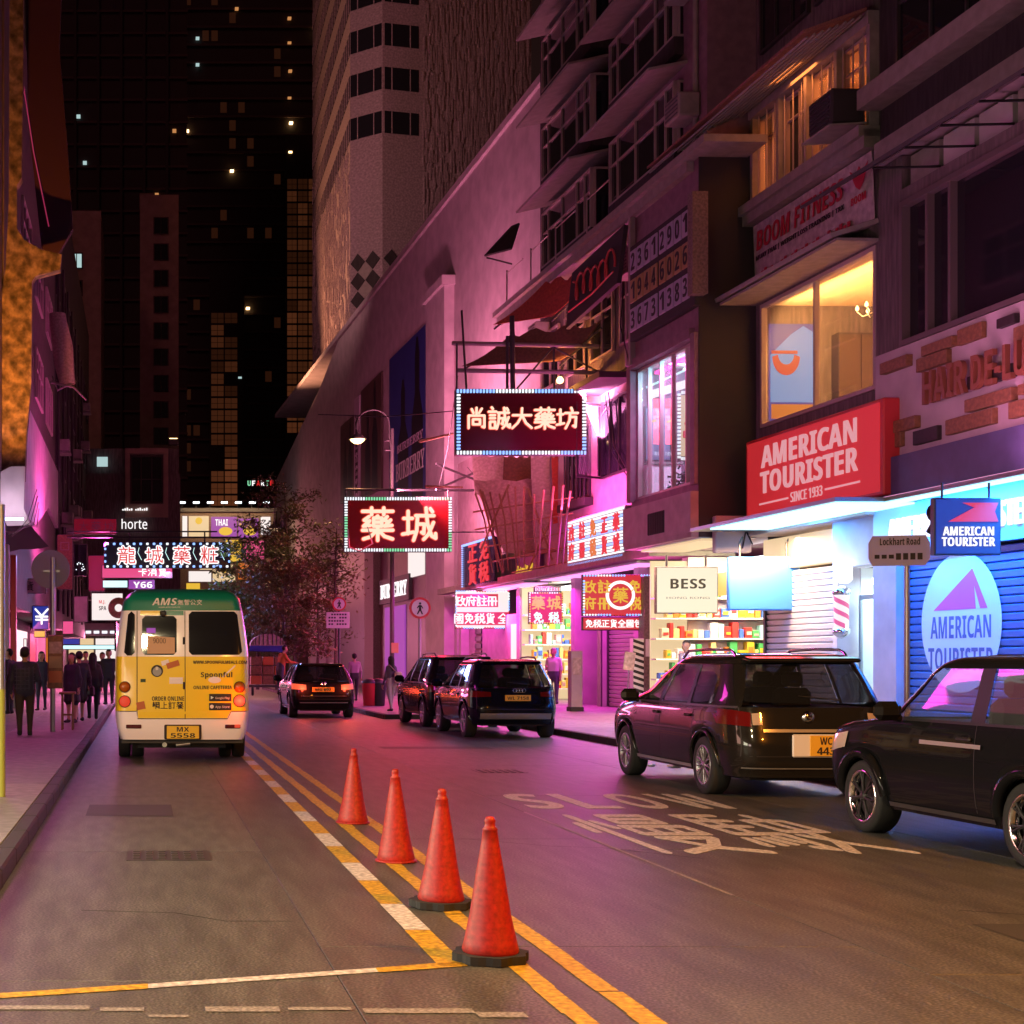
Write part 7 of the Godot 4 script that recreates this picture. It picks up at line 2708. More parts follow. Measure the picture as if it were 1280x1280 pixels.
	for q in [[-0.15, 1.53, 0.2, 0.09, 0.3, "sticker_orange"], [-0.27, 1.56, 0.12, 0.07, 0.3, "bus_white"], [-0.10, 1.28, 0.21, 0.1, 0.0, "bus_white"], [-0.65, 0.89, 0.13, 0.12, 0.2, "sticker_orange"], [-0.615, 1.28, 0.08, 0.05, 0.0, "leaf"]]:
		st = S()
		cbox(st, Vector3(q[0], q[1], -sh.rear(q[0], q[1]) + 0.006), Vector3(q[2], q[3], 0.006), Basis(Vector3.BACK, q[4]))
		obj("sticker", st, M[q[5]], o)
	for x in [-0.7, 0.72]:
		st = S()
		soft_box(st, Vector3(x * 0 + 0.02, 1.2 if x < 0 else 1.9, -0.03 if x < 0 else -0.09), Vector3(0.03, 0.12, 0.05), 0.01)
		obj("door_handle", st, M.black, o)
	st = S()
	for k in 4:
		bx(st, -1.09, -1.06, 1.75, 2.25, -2.4 - k * 1.1, -1.5 - k * 1.1)
	obj("side_glass", st, M.dark_glass, o)


func car(called: String, label: String, category: String, xf: Transform3D, d: Dictionary) -> Node3D:
	var o := thing(called, label, category, xf)
	var sh := Shell.new()
	sh.lv = d.lv
	sh.n = d.get("n", 8.0)
	sh.axles = d.axles
	sh.arch = d.wheel_r + 0.055
	sh.arch_y = d.wheel_r
	sh.sill = d.lv[0][0]
	sh.arch_top = d.wheel_r * 2.0 + 0.18
	var belt: float = d.belt
	var head: float = d.head
	var top: float = d.lv[-1][0]
	var pm: Material = d.paint
	var st := S()
	loft(st, sh, sh.sill, belt, 26, 84)
	obj("body", st, pm, o)
	st = S()
	loft(st, sh, belt - 0.02, belt - 0.015, 1, 40, true)
	obj("cabin_floor", st, M.black, o)
	st = S()
	loft(st, sh, head, top, 10, 60, true, true)
	obj("roof", st, pm, o)
	var hw: float = sh.at_height(belt)[3]
	st = S()
	bx(st, -hw + 0.24, hw - 0.24, sh.sill - 0.04, 0.62, -(float(d.lv[0][2]) - 0.15), -(float(d.lv[0][1]) + 0.12))
	obj("underbody", st, M.black, o)
	# side glass and pillars: pillars is a list of [s at belt low, s at belt high, s at head low, s at head high]
	for f in ["left", "right"]:
		var ps: Array = d.pillars
		for i in ps.size():
			st = S()
			patch(st, sh, f, [Vector2(ps[i][0], belt), Vector2(ps[i][1], belt)], [Vector2(ps[i][2], head), Vector2(ps[i][3], head)], 0.004, 4, 8)
			obj("pillar", st, pm if i == 0 or i == ps.size() - 1 else M.black, o)
			if i:
				st = S()
				patch(st, sh, f, [Vector2(ps[i - 1][1], belt), Vector2(ps[i][0], belt)], [Vector2(ps[i - 1][3], head), Vector2(ps[i][2], head)], -0.006, 10, 6)
				obj("side_window", st, d.get("glass", M.tinted), o)
		# chrome line along the belt, sill strip, arch lips, door seams, handles
		st = S()
		patch(st, sh, f, [Vector2(ps[0][0], belt - 0.012), Vector2(ps[-1][1], belt - 0.012)], [Vector2(ps[0][0], belt + 0.012), Vector2(ps[-1][1], belt + 0.012)], 0.008, 30, 2)
		obj("belt_trim", st, d.get("trim", M.black), o)
		st = S()
		patch(st, sh, f, [Vector2(d.axles[0] + sh.arch + 0.06, sh.sill + 0.03), Vector2(d.axles[1] - sh.arch - 0.06, sh.sill + 0.03)], [Vector2(d.axles[0] + sh.arch + 0.06, sh.sill + 0.07), Vector2(d.axles[1] - sh.arch - 0.06, sh.sill + 0.07)], 0.012, 20, 2)
		obj("sill_strip", st, d.get("sill_trim", M.dark_steel), o)
		for a in d.axles:
			st = S()
			var pts := []
			for k in 19:
				var an := PI * (0.03 + 0.94 * k / 18.0)
				var s: float = a + cos(an) * (sh.arch + 0.012)
				var y: float = sh.arch_y + sin(an) * (sh.arch + 0.012)
				var x := sh.side(s, y)
				pts.append(Vector3((-x if f == "left" else x), y, -s))
			tube(st, pts, d.get("flare", 0.022), -1.0, 7)
			obj("arch_trim", st, d.get("flare_mat", pm), o)
			wheel(o, Vector3((-1.0 if f == "left" else 1.0) * (sh.at_height(0.6)[3] - 0.125), d.wheel_r, -a), d.wheel_r, 0.235, d.rim_r, d.spokes, -1.0 if f == "left" else 1.0, d.get("spoke_mat", M.steel), d.get("lip", false))
		for s in d.seams:
			st = S()
			patch(st, sh, f, [Vector2(s, sh.arch_y + 0.02), Vector2(s + 0.009, sh.arch_y + 0.02)], [Vector2(s, belt), Vector2(s + 0.009, belt)], 0.002, 1, 10)
			obj("door_seam", st, M.ink, o)
			st = S()
			var hx := sh.side(s + 0.14, belt - 0.13)
			soft_box(st, Vector3((-hx - 0.018 if f == "left" else hx + 0.018), belt - 0.13, -(s + 0.14)), Vector3(0.03, 0.035, 0.2), 0.012)
			obj("door_handle", st, d.get("handle_mat", pm), o)
		# mirror
		st = S()
		var ms: float = ps[-1][0] - 0.12
		var mx := sh.side(ms, belt) + 0.14
		soft_box(st, Vector3((-mx if f == "left" else mx), belt + 0.07, -ms), Vector3(0.24, 0.17, 0.13), 0.05)
		tube(st, [Vector3((-mx + 0.12 if f == "left" else mx - 0.12), belt + 0.0, -ms), Vector3((-mx if f == "left" else mx), belt + 0.03, -ms)], 0.03)
		obj("mirror", st, d.get("mirror_mat", pm), o)
		if d.has("rails"):
			st = S()
			var rw: float = sh.at_height(head + 0.05)[3] - 0.09
			var r: Array = d.rails
			var x: float = -rw if f == "left" else rw
			tube(st, [Vector3(x, top - 0.07, -r[0]), Vector3(x, top - 0.0, -(r[0] + 0.08)), Vector3(x, top + 0.035, -(r[0] + 0.2)), Vector3(x, top + 0.045, -(r[0] + r[1]) / 2), Vector3(x, top + 0.03, -(r[1] - 0.2)), Vector3(x, top - 0.06, -r[1])], 0.018, 0.018, 7)
			obj("roof_rail", st, M.chrome if d.get("rail_chrome", false) else M.dark_steel, o)
	# windscreen, rear window
	var wf: float = sh.at_height(belt)[3]
	var wh: float = sh.at_height(head)[3]
	st = S()
	patch(st, sh, "front", [Vector2(-wf * 0.9, belt), Vector2(wf * 0.9, belt)], [Vector2(-wh * 0.9, head), Vector2(wh * 0.9, head)], -0.006, 14, 6)
	obj("windscreen", st, d.get("glass", M.tinted), o)
	var rb: float = d.rear_low
	st = S()
	patch(st, sh, "rear", [Vector2(-wf * 0.86, rb + 0.05), Vector2(-wf * 0.78, rb), Vector2(0, rb - 0.02), Vector2(wf * 0.78, rb), Vector2(wf * 0.86, rb + 0.05)], [Vector2(-wh * 0.84, head - 0.03), Vector2(-wh * 0.78, head), Vector2(0, head), Vector2(wh * 0.78, head), Vector2(wh * 0.84, head - 0.03)], -0.004 if rb >= belt else 0.006, 20, 8)
	obj("rear_window", st, d.get("rear_glass", M.tinted), o)
	for sg in [-1.0, 1.0]:
		st = S()
		patch(st, sh, "rear", [Vector2(sg * wf * 0.84, belt), Vector2(sg * wf * 0.995, belt)] if sg > 0 else [Vector2(-wf * 0.995, belt), Vector2(-wf * 0.84, belt)], [Vector2(sg * wh * 0.8, head), Vector2(sg * wh * 0.995, head)] if sg > 0 else [Vector2(-wh * 0.995, head), Vector2(-wh * 0.8, head)], 0.003, 8, 8)
		patch(st, sh, "front", [Vector2(sg * wf * 0.88, belt), Vector2(sg * wf * 0.99, belt)] if sg > 0 else [Vector2(-wf * 0.99, belt), Vector2(-wf * 0.88, belt)], [Vector2(sg * wh * 0.88, head), Vector2(sg * wh * 0.99, head)] if sg > 0 else [Vector2(-wh * 0.99, head), Vector2(-wh * 0.88, head)], 0.003, 6, 8)
		obj("pillar", st, pm, o)
	# seats
	for q in d.seats:
		for x in [-0.36, 0.36]:
			st = S()
			soft_box(st, Vector3(x, belt - 0.05, -q), Vector3(0.46, 0.5, 0.16), 0.06, Basis(Vector3.RIGHT, 0.15))
			soft_box(st, Vector3(x, belt + 0.3, -(q - 0.04)), Vector3(0.26, 0.19, 0.1), 0.045)
			obj("seat", st, M.dark_matt, o)
	# tail lamps, number plate, trim
	for l in d.lamps:
		for sg in [-1.0, 1.0]:
			st = S()
			var a: Array = [Vector2(sg * l[0], l[2]), Vector2(sg * l[1], l[3])]
			var b: Array = [Vector2(sg * l[0], l[4]), Vector2(sg * l[1], l[5])]
			if sg < 0:
				a.reverse()
				b.reverse()
			patch(st, sh, "rear", a, b, 0.014, 12, 4)
			obj("tail_lamp", st, l[6], o)
	for l in d.strips:
		st = S()
		patch(st, sh, "rear", [Vector2(-l[0], l[1]), Vector2(l[0], l[1])], [Vector2(-l[0], l[2]), Vector2(l[0], l[2])], l[4], 24, 3)
		obj("trim_strip", st, l[3], o)
	st = S()
	patch(st, sh, "rear", [Vector2(-hw * 0.88, d.seam_y), Vector2(hw * 0.88, d.seam_y)], [Vector2(-hw * 0.88, d.seam_y + 0.01), Vector2(hw * 0.88, d.seam_y + 0.01)], 0.002, 20, 1)
	for sg in [-1.0, 1.0]:
		patch(st, sh, "rear", [Vector2(sg * hw * 0.885, d.seam_y), Vector2(sg * hw * 0.885 + 0.01, d.seam_y)], [Vector2(sg * hw * 0.87, belt), Vector2(sg * hw * 0.87 + 0.01, belt)], 0.002, 1, 10)
	obj("tailgate_seam", st, M.ink, o)
	# spoiler over the rear window
	st = S()
	var sp := sh.rear(0, head)
	soft_box(st, Vector3(0, head + 0.055, -(sp - 0.02)), Vector3(wh * 1.7, 0.05, 0.2), 0.02, Basis(Vector3.RIGHT, 0.12))
	obj("spoiler", st, pm, o)
	st = S()
	tube(st, [Vector3(0.3, rb + 0.02, -(sh.rear(0.3, rb) - 0.03)), Vector3(-0.15, rb + 0.07, -(sh.rear(0, rb + 0.07) - 0.02))], 0.01, 0.006, 5)
	obj("wiper", st, M.black, o)
	o.set_meta("shell", sh)
	return o


func badge(o: Node3D, p: Vector3, kind: String) -> void:
	var st := S()
	if kind == "rings":
		for k in 4:
			var pts := []
			for i in 17:
				pts.append(p + Vector3(-0.09 + k * 0.06 + cos(TAU * i / 16) * 0.038, sin(TAU * i / 16) * 0.038, 0.006))
			tube(st, pts, 0.006, 0.006, 5, false)
	else:
		lathe(st, [Vector2(0.07, 0), Vector2(0.065, 0.015), Vector2(0.0, 0.02)], 20, Transform3D(Basis(Vector3.RIGHT, PI / 2), p))
	obj("badge", st, M.chrome, o)


func parked_cars() -> void:
	var black := paint("car_black", Color(0.008, 0.008, 0.009), 0.25, 0.0)
	var ink_blue := paint("car_ink_blue", Color(0.006, 0.007, 0.016), 0.25, 0.2)
	var brown_black := paint("car_brown_black", Color(0.02, 0.018, 0.016), 0.25, 0.3)
	for m in [ink_blue, brown_black]:
		m.clearcoat = 0.7
	mat("lamp_red", Color(0.12, 0.006, 0.006), 0.08)
	mat("lamp_clear", Color(0.5, 0.38, 0.3), 0.08)
	glow("lamp_brake", Color(1.0, 0.12, 0.04), 0.9)
	mat("plate_amber", Color(0.75, 0.42, 0.04), 0.4)
	mat("silver_trim", Color(0.5, 0.5, 0.5), 0.3, 0.7)
	# black people carrier
	var o := car("parked_car", "black people carrier with chrome roof rails and square yellow rear plate", "car", at(Vector3(7.62, 0, -17.0), -0.01), {
		"lv": [[0.26, 0.10, 4.8, 0.9], [0.42, 0.02, 4.92, 0.94], [0.62, 0.0, 4.95, 0.96], [0.85, 0.06, 4.9, 0.955], [1.0, 0.1, 4.6, 0.94], [1.1, 0.14, 4.0, 0.92], [1.2, 0.2, 3.5, 0.885], [1.4, 0.34, 3.1, 0.82], [1.55, 0.46, 2.7, 0.765], [1.61, 0.5, 2.5, 0.73], [1.66, 0.6, 2.3, 0.66], [1.685, 0.9, 2.0, 0.5]],
		"n": 7.0, "axles": [0.98, 3.98], "wheel_r": 0.345, "rim_r": 0.245, "spokes": 12, "belt": 1.06, "head": 1.55, "paint": brown_black, "rear_low": 1.12,
		"pillars": [[0.25, 0.55, 0.62, 0.9], [1.45, 1.55, 1.5, 1.58], [2.5, 2.6, 2.3, 2.4], [3.5, 3.66, 2.5, 2.6]], "seams": [1.32, 2.5], "seats": [1.6, 2.5], "trim": M.dark_steel, "sill_trim": M.silver_trim, "rails": [0.7, 2.5], "rail_chrome": true, "glass": M.tinted,
		"lamps": [[0.71, 0.93, 0.84, 0.86, 1.0, 1.04, M.lamp_red], [0.6, 0.7, 0.86, 0.86, 1.0, 0.99, M.lamp_clear]], "strips": [[0.6, 0.78, 0.815, M.silver_trim, 0.02], [0.8, 0.36, 0.375, M.silver_trim, 0.015]], "seam_y": 0.5})
	var sh: Shell = o.get_meta("shell")
	var st := S()
	soft_box(st, Vector3(-0.02, 0.63, 0.02), Vector3(0.56, 0.26, 0.03), 0.02)
	obj("plate_surround", st, M.white_paint, o)
	number_plate(o, Vector3(0.07, 0.63, 0.035), 0.36, 0.235, ["WC", "443"], M.plate_amber)
	badge(o, Vector3(-0.08, 0.95, -(sh.rear(0, 0.95) - 0.012)), "disc")
	# four ring SUV
	o = car("parked_car", "dark blue black sport utility car with orange plate and silver rear bumper strip", "car", at(Vector3(7.53, 0, -30.4), 0.0), {
		"lv": [[0.3, 0.14, 4.25, 0.86], [0.45, 0.03, 4.36, 0.9], [0.62, 0.0, 4.4, 0.92], [0.85, 0.06, 4.35, 0.915], [0.98, 0.1, 4.1, 0.9], [1.06, 0.14, 3.6, 0.885], [1.15, 0.2, 3.2, 0.86], [1.35, 0.38, 2.75, 0.78], [1.5, 0.52, 2.4, 0.72], [1.56, 0.56, 2.2, 0.68], [1.6, 0.66, 2.0, 0.6], [1.62, 0.9, 1.8, 0.45]],
		"n": 8.0, "axles": [0.82, 3.45], "wheel_r": 0.35, "rim_r": 0.25, "spokes": 9, "belt": 1.03, "head": 1.5, "paint": ink_blue, "rear_low": 1.08,
		"pillars": [[0.25, 0.62, 0.66, 0.92], [1.28, 1.38, 1.34, 1.42], [2.2, 2.3, 2.02, 2.1], [3.12, 3.26, 2.24, 2.34]], "seams": [1.2, 2.2], "seats": [1.4, 2.2], "rails": [0.75, 2.2],
		"lamps": [[0.5, 0.915, 0.86, 0.84, 0.95, 0.98, M.lamp_red]], "strips": [[0.72, 0.4, 0.52, M.silver_trim, 0.012]], "seam_y": 0.6})
	sh = o.get_meta("shell")
	number_plate(o, Vector3(0.03, 0.83, 0.0), 0.52, 0.12, ["WL 7158"], M.plate_amber)
	badge(o, Vector3(0.08, 0.98, -(sh.rear(0, 0.98) - 0.008)), "rings")
	# the one in front of it
	o = car("parked_car", "tall dark car parked nose ahead of the car with the silver bumper strip", "car", at(Vector3(7.6, 0, -35.3), 0.02), {
		"lv": [[0.28, 0.1, 4.3, 0.86], [0.45, 0.02, 4.4, 0.9], [0.65, 0.0, 4.42, 0.92], [0.9, 0.05, 4.35, 0.91], [1.0, 0.09, 4.1, 0.9], [1.1, 0.13, 3.7, 0.88], [1.2, 0.18, 3.3, 0.86], [1.45, 0.3, 2.8, 0.78], [1.62, 0.4, 2.5, 0.72], [1.68, 0.5, 2.3, 0.66], [1.72, 0.8, 2.0, 0.45]],
		"axles": [0.85, 3.5], "wheel_r": 0.34, "rim_r": 0.24, "spokes": 8, "belt": 1.06, "head": 1.6, "paint": black, "rear_low": 1.1,
		"pillars": [[0.2, 0.5, 0.5, 0.7], [1.3, 1.4, 1.3, 1.4], [2.3, 2.4, 2.1, 2.2], [3.2, 3.36, 2.34, 2.44]], "seams": [1.25, 2.3], "seats": [1.4, 2.3], "rails": [0.6, 2.3],
		"lamps": [[0.6, 0.9, 0.86, 0.84, 1.0, 1.02, M.lamp_red]], "strips": [[0.7, 0.4, 0.44, M.dark_steel, 0.01]], "seam_y": 0.5})
	# the car driving off with its brake lamps lit
	o = car("moving_car", "black hatchback with glowing red brake lamps in the middle of the street", "car", at(Vector3(4.93, 0, -41.2), 0.0), {
		"lv": [[0.24, 0.12, 4.3, 0.84], [0.42, 0.02, 4.42, 0.88], [0.62, 0.0, 4.45, 0.9], [0.84, 0.05, 4.35, 0.895], [0.94, 0.1, 4.1, 0.88], [1.02, 0.2, 3.6, 0.86], [1.1, 0.32, 3.2, 0.83], [1.28, 0.5, 2.8, 0.76], [1.42, 0.66, 2.4, 0.69], [1.48, 0.8, 2.2, 0.62], [1.51, 1.1, 1.9, 0.45]],
		"axles": [0.85, 3.55], "wheel_r": 0.33, "rim_r": 0.235, "spokes": 8, "belt": 1.0, "head": 1.42, "paint": black, "rear_low": 1.04,
		"pillars": [[0.35, 0.75, 0.9, 1.1], [1.4, 1.5, 1.45, 1.52], [2.3, 2.4, 2.1, 2.2], [3.2, 3.36, 2.3, 2.4]], "seams": [1.3, 2.3], "seats": [1.5, 2.3],
		"lamps": [[0.48, 0.885, 0.78, 0.8, 0.92, 0.96, M.lamp_brake]], "strips": [[0.62, 0.6, 0.62, M.dark_steel, 0.01], [0.66, 0.42, 0.44, M.silver_trim, 0.01]], "seam_y": 0.52})
	number_plate(o, Vector3(-0.02, 0.79, 0.005), 0.6, 0.13, ["MG 697"], M.plate_amber)
	sh = o.get_meta("shell")
	badge(o, Vector3(0.0, 0.94, -(sh.rear(0, 0.94) - 0.008)), "disc")
	for sg in [-1.0, 1.0]:
		omni(o, Vector3(sg * 0.62, 0.86, 0.1), Color(1.0, 0.08, 0.03), 0.2, 0.05)
	# the near black car at the right edge, its left side to the street
	o = car("parked_car", "near boxy black car with flared arches and bright rimmed wheels at right edge", "car", at(Vector3(7.66, 0, -10.8), 0.03), {
		"lv": [[0.26, 0.1, 3.85, 0.84], [0.4, 0.02, 3.98, 0.88], [0.6, 0.0, 4.02, 0.9], [0.8, 0.03, 3.98, 0.9], [0.95, 0.06, 3.9, 0.89], [1.02, 0.08, 3.62, 0.88], [1.07, 0.09, 3.1, 0.87], [1.12, 0.1, 2.86, 0.86], [1.3, 0.14, 2.62, 0.82], [1.5, 0.2, 2.36, 0.78], [1.57, 0.24, 2.24, 0.75], [1.62, 0.36, 2.08, 0.68], [1.645, 0.7, 1.8, 0.5]],
		"n": 10.0, "axles": [0.72, 3.22], "wheel_r": 0.335, "rim_r": 0.25, "spokes": 7, "belt": 1.08, "head": 1.53, "paint": black, "rear_low": 1.1, "lip": true, "flare": 0.05,
		"pillars": [[0.12, 0.3, 0.26, 0.42], [1.3, 1.5, 1.3, 1.48], [2.66, 2.82, 2.12, 2.24]], "seams": [1.4], "seats": [0.9, 1.7], "glass": glass("clear_glass", Color(0.1, 0.11, 0.12), 0.3), "rear_glass": M.clear_glass, "trim": M.black, "spoke_mat": M.black, "handle_mat": M.black,
		"lamps": [[0.6, 0.88, 0.8, 0.8, 1.0, 1.0, M.lamp_red]], "strips": [[0.7, 0.36, 0.42, M.dark_steel, 0.01]], "seam_y": 0.5})
	sh = o.get_meta("shell")
	st = S()
	patch(st, sh, "left", [Vector2(1.3, 0.88), Vector2(2.2, 0.88)], [Vector2(1.3, 0.915), Vector2(2.2, 0.915)], 0.016, 14, 2)
	obj("side_moulding", st, M.silver_trim, o)
	st = S()
	patch(st, sh, "left", [Vector2(3.5, 0.78), Vector2(3.85, 0.72)], [Vector2(3.45, 0.93), Vector2(3.8, 0.88)], 0.012, 8, 4)
	obj("headlight", st, M.lamp_clear, o)


# ---------------------------------------------------------------- street furniture

func cone(label: String, px: float, py: float, base: bool, lean: float) -> void:
	var z := EYE * F / (py - YH)
	var o := thing("traffic_cone", label, "traffic cone", Transform3D(Basis.from_euler(Vector3(0.01, lean * 9.0, lean)), Vector3((px - XV) * z / F, 0.006, -z)), "cones along the double yellow line")
	var st := S()
	var y0 := 0.045 if base else 0.012
	lathe(st, [Vector2(0.145, y0), Vector2(0.15, y0 + 0.012), Vector2(0.14, y0 + 0.05), Vector2(0.108, y0 + 0.2), Vector2(0.074, y0 + 0.42), Vector2(0.047, y0 + 0.58), Vector2(0.038, y0 + 0.645), Vector2(0.042, y0 + 0.65), Vector2(0.03, y0 + 0.662), Vector2(0.026, y0 + 0.685), Vector2(0.03, y0 + 0.695), Vector2(0.022, y0 + 0.715), Vector2(0.0, y0 + 0.72)], 36)
	obj("cone_body", st, M.cone_red, o)
	st = S()
	if base:
		var poly := PackedVector2Array()
		for k in 32:
			var a := TAU * k / 32
			var r := 0.185 + 0.012 * cos(8.0 * a)
			poly.append(Vector2(cos(a) * r * 1.05, sin(a) * r))
		prism(st, poly, 0.0, 0.045, Transform3D(Basis(Vector3.RIGHT, -PI / 2), Vector3.ZERO))
		obj("base", st, M.rubber, o)
	else:
		lathe(st, [Vector2(0.0, 0.0), Vector2(0.165, 0.0), Vector2(0.165, 0.012), Vector2(0.14, 0.016)], 32)
		obj("base", st, M.cone_red, o)


func street_furniture() -> void:
	mat("cone_red", Color(0.52, 0.02, 0.012), 0.5, 0.0, "scuff", 2.6)
	cone("nearest red traffic cone, standing on a black rubber base", 613, 1201, true, 0.006)
	cone("red traffic cone with a tilted black rubber base, second from the front", 551, 1134, true, -0.01)
	cone("red traffic cone without a black base between the second and the farthest cone", 495, 1077, false, 0.012)
	cone("farthest red traffic cone, nearest to the minibus", 441, 1029, false, -0.012)
	# hooded lamps on arched arms
	for q in [["arched street lamp with a conical hood beside the tall bottle poster", 443.0, 490.0, 548.0, 62.0], ["second arched street lamp with a pale hood above the saplings", 342.0, 353.0, 660.0, 74.0]]:
		var z: float = q[4]
		var o := thing("street_lamp", q[0], "street lamp", at(P(q[2], YH + 1.5 * F / z, z)))
		var s := z / F
		var ly: float = EYE + (YH - q[3]) * s - 0.1
		var dx: float = (q[1] - q[2]) * s
		var st := S()
		tube(st, [Vector3(0, 0, 0), Vector3(0, 1.2, 0)], 0.13, 0.12, 14)
		tube(st, [Vector3(0, 1.2, 0), Vector3(0, ly + 0.4, 0)], 0.1, 0.075, 14)
		obj("post", st, M.dark_steel, o)
		st = S()
		var pts := [Vector3(0, ly - 0.9, 0.0), Vector3(-0.12 if dx < 0 else 0.12, ly + 0.1, 0.02)]
		for k in 11:
			var a := PI * k / 10.0
			pts.append(Vector3(dx * 0.5 + cos(a) * absf(dx) * 0.42, ly + 0.62 + sin(a) * 0.55, 0.02))
		pts.append(Vector3(dx * 0.92, ly + 0.25, 0.02))
		tube(st, pts, 0.035, 0.03, 8)
		tube(st, [Vector3(0, ly - 0.5, 0), Vector3(-0.3, ly - 0.5, 0.02)], 0.03)
		tube(st, [Vector3(0, ly - 0.1, 0), Vector3(-0.3, ly - 0.1, 0.02)], 0.03)
		obj("arm", st, M.dark_steel, o)
		st = S()
		lathe(st, [Vector2(0.36, 0.0), Vector2(0.37, 0.02), Vector2(0.2, 0.16), Vector2(0.07, 0.26), Vector2(0.06, 0.36), Vector2(0.0, 0.37)], 24, at(Vector3(dx * 0.92, ly - 0.05, 0.02)))
		obj("lamp_hood", st, M.dark_steel, o)
		st = S()
		lathe(st, [Vector2(0.0, -0.18), Vector2(0.14, -0.15), Vector2(0.26, -0.06), Vector2(0.31, 0.02), Vector2(0.0, 0.04)], 20, at(Vector3(dx * 0.92, ly - 0.06, 0.02)))
		obj("bulb", st, M.warm_lamp if z < 70 else M.panel_warm, o)
		spot(o, Vector3(dx * 0.92, ly - 0.3, 0.02), Vector3(dx * 0.92, 0, 2.0), Color(1.0, 0.5, 0.2), 6.0, 70.0)
		if z < 70:
			st = S()
			soft_box(st, Vector3(0.1, 2.0, 0.12), Vector3(0.3, 0.42, 0.04), 0.01)
			obj("notice", st, M.tile_yellow, o)
	# lamps of the same street behind the photographer's sides: they light the foreground
	for q in [[-1.7, 6.0, 1.6, "street lamp on the left kerb close by the loading bay", Color(1.0, 0.8, 0.44), 15.0], [9.4, 3.0, -2.0, "street lamp on the right kerb behind the near boxy car", Color(1.0, 0.3, 0.02), 42.0]]:
		var o := thing("street_lamp", q[3], "street lamp", at(Vector3(q[0], 0.12, -q[1])))
		var st := S()
		tube(st, [Vector3.ZERO, Vector3(0, 8.0, 0)], 0.1, 0.07, 12)
		obj("post", st, M.dark_steel, o)
		st = S()
		tube(st, [Vector3(0, 7.6, 0), Vector3(q[2] * 0.4, 8.4, 0), Vector3(q[2], 8.3, 0)], 0.04, 0.035, 8)
		obj("arm", st, M.dark_steel, o)
		st = S()
		lathe(st, [Vector2(0.36, 0.0), Vector2(0.37, 0.02), Vector2(0.2, 0.16), Vector2(0.07, 0.26), Vector2(0.0, 0.3)], 24, at(Vector3(q[2], 8.0, 0)))
		obj("lamp_hood", st, M.dark_steel, o)
		st = S()
		lathe(st, [Vector2(0.0, -0.16), Vector2(0.14, -0.13), Vector2(0.26, -0.06), Vector2(0.31, 0.0), Vector2(0.0, 0.02)], 20, at(Vector3(q[2], 8.0, 0)))
		obj("bulb", st, M.warm_lamp, o)
		spot(o, Vector3(q[2], 7.7, 0), Vector3(q[2] + (1.0 if q[2] > 0 else -0.6), 0, -3.0), q[4], q[5], 72.0, 0.25)
	# the sodium wall lamp that lights the concrete fin
	var wl := thing("wall_lamp", "orange sodium lamp on the left house front before the concrete fin", "lamp", at(Vector3(-3.9, 6.0, -38.5)))
	var ws := S()
	tube(ws, [Vector3(-0.45, 0.2, 0), Vector3(-0.1, 0.25, 0), Vector3(0, 0.12, 0)], 0.03)
	lathe(ws, [Vector2(0.16, 0.0), Vector2(0.14, 0.06), Vector2(0.0, 0.14)], 16)
	obj("bracket", ws, M.dark_steel, wl)
	ws = S()
	lathe(ws, [Vector2(0.0, -0.1), Vector2(0.1, -0.06), Vector2(0.12, 0.0), Vector2(0, 0.01)], 14)
	obj("bulb", ws, M.warm_lamp, wl)
	spot(wl, Vector3(0.0, -0.15, -0.1), Vector3(0.3, 6.8, -7.6), Color(1.0, 0.3, 0.02), 75.0, 30.0)

	# signs on posts
	mat("sign_white", Color(0.7, 0.62, 0.65), 0.4)
	mat("sign_ring", Color(0.6, 0.03, 0.04), 0.4)
	for q in [["round red ringed no pedestrians sign on a pale post left of the parked cars", 525.0, 760.0, 0.33, 46.0], ["small round red ringed sign with a text plate beside the saplings", 424.0, 755.0, 0.26, 56.0]]:
		var z: float = q[4]
		var o := thing("road_sign", q[0], "road sign", at(P(q[1], YH + 1.48 * F / z, z)))
		var cy: float = EYE - 0.12 + (YH - q[2]) * z / F
		var st := S()
		tube(st, [Vector3(0, 0, -0.06), Vector3(0, cy + q[3], -0.06)], 0.045, 0.045, 12)
		obj("post", st, M.render_pale if z < 50 else M.dark_steel, o)
		st = S()
		disc(st, Vector3(0, cy, -0.01), q[3], 0.015, 32)
		var f := obj("sign_face", st, M.sign_ring, o)
		st = S()
		disc(st, Vector3(0, cy, 0.006), q[3] * 0.78, 0.004, 32)
		obj("sign_field", st, M.sign_white, f)
		st = S()
		var r: float = q[3]
		disc(st, Vector3(0, cy + r * 0.42, 0.011), r * 0.11, 0.004, 12)
		prism(st, PackedVector2Array([Vector2(-0.12, 0.28), Vector2(0.12, 0.28), Vector2(0.3, -0.02), Vector2(0.22, -0.06), Vector2(0.1, 0.12), Vector2(0.12, -0.2), Vector2(0.28, -0.56), Vector2(0.16, -0.6), Vector2(0.0, -0.26), Vector2(-0.2, -0.6), Vector2(-0.3, -0.54), Vector2(-0.12, -0.16), Vector2(-0.1, 0.1), Vector2(-0.24, -0.04), Vector2(-0.3, 0.02)]), 0.011, 0.015, Transform3D(Basis.from_scale(Vector3(r, r, 1)), Vector3(0, cy, 0)))
		obj("walker_print", st, M.ink, f)
		if z > 50:
			st = S()
			soft_box(st, Vector3(-0.05, cy - 0.6, 0), Vector3(0.86, 0.6, 0.03), 0.01)
			var tp := obj("text_plate", st, M.sign_white, o)
			st = S()
			for k in 4:
				for j in 7:
					if (k * 5 + j * 3) % 7:
						bx(st, -0.4 + j * 0.1, -0.33 + j * 0.1, cy - 0.42 - k * 0.12, cy - 0.36 - k * 0.12, 0.0155, 0.018)
			stuff(whole("small_print", st, M.ink, tp))
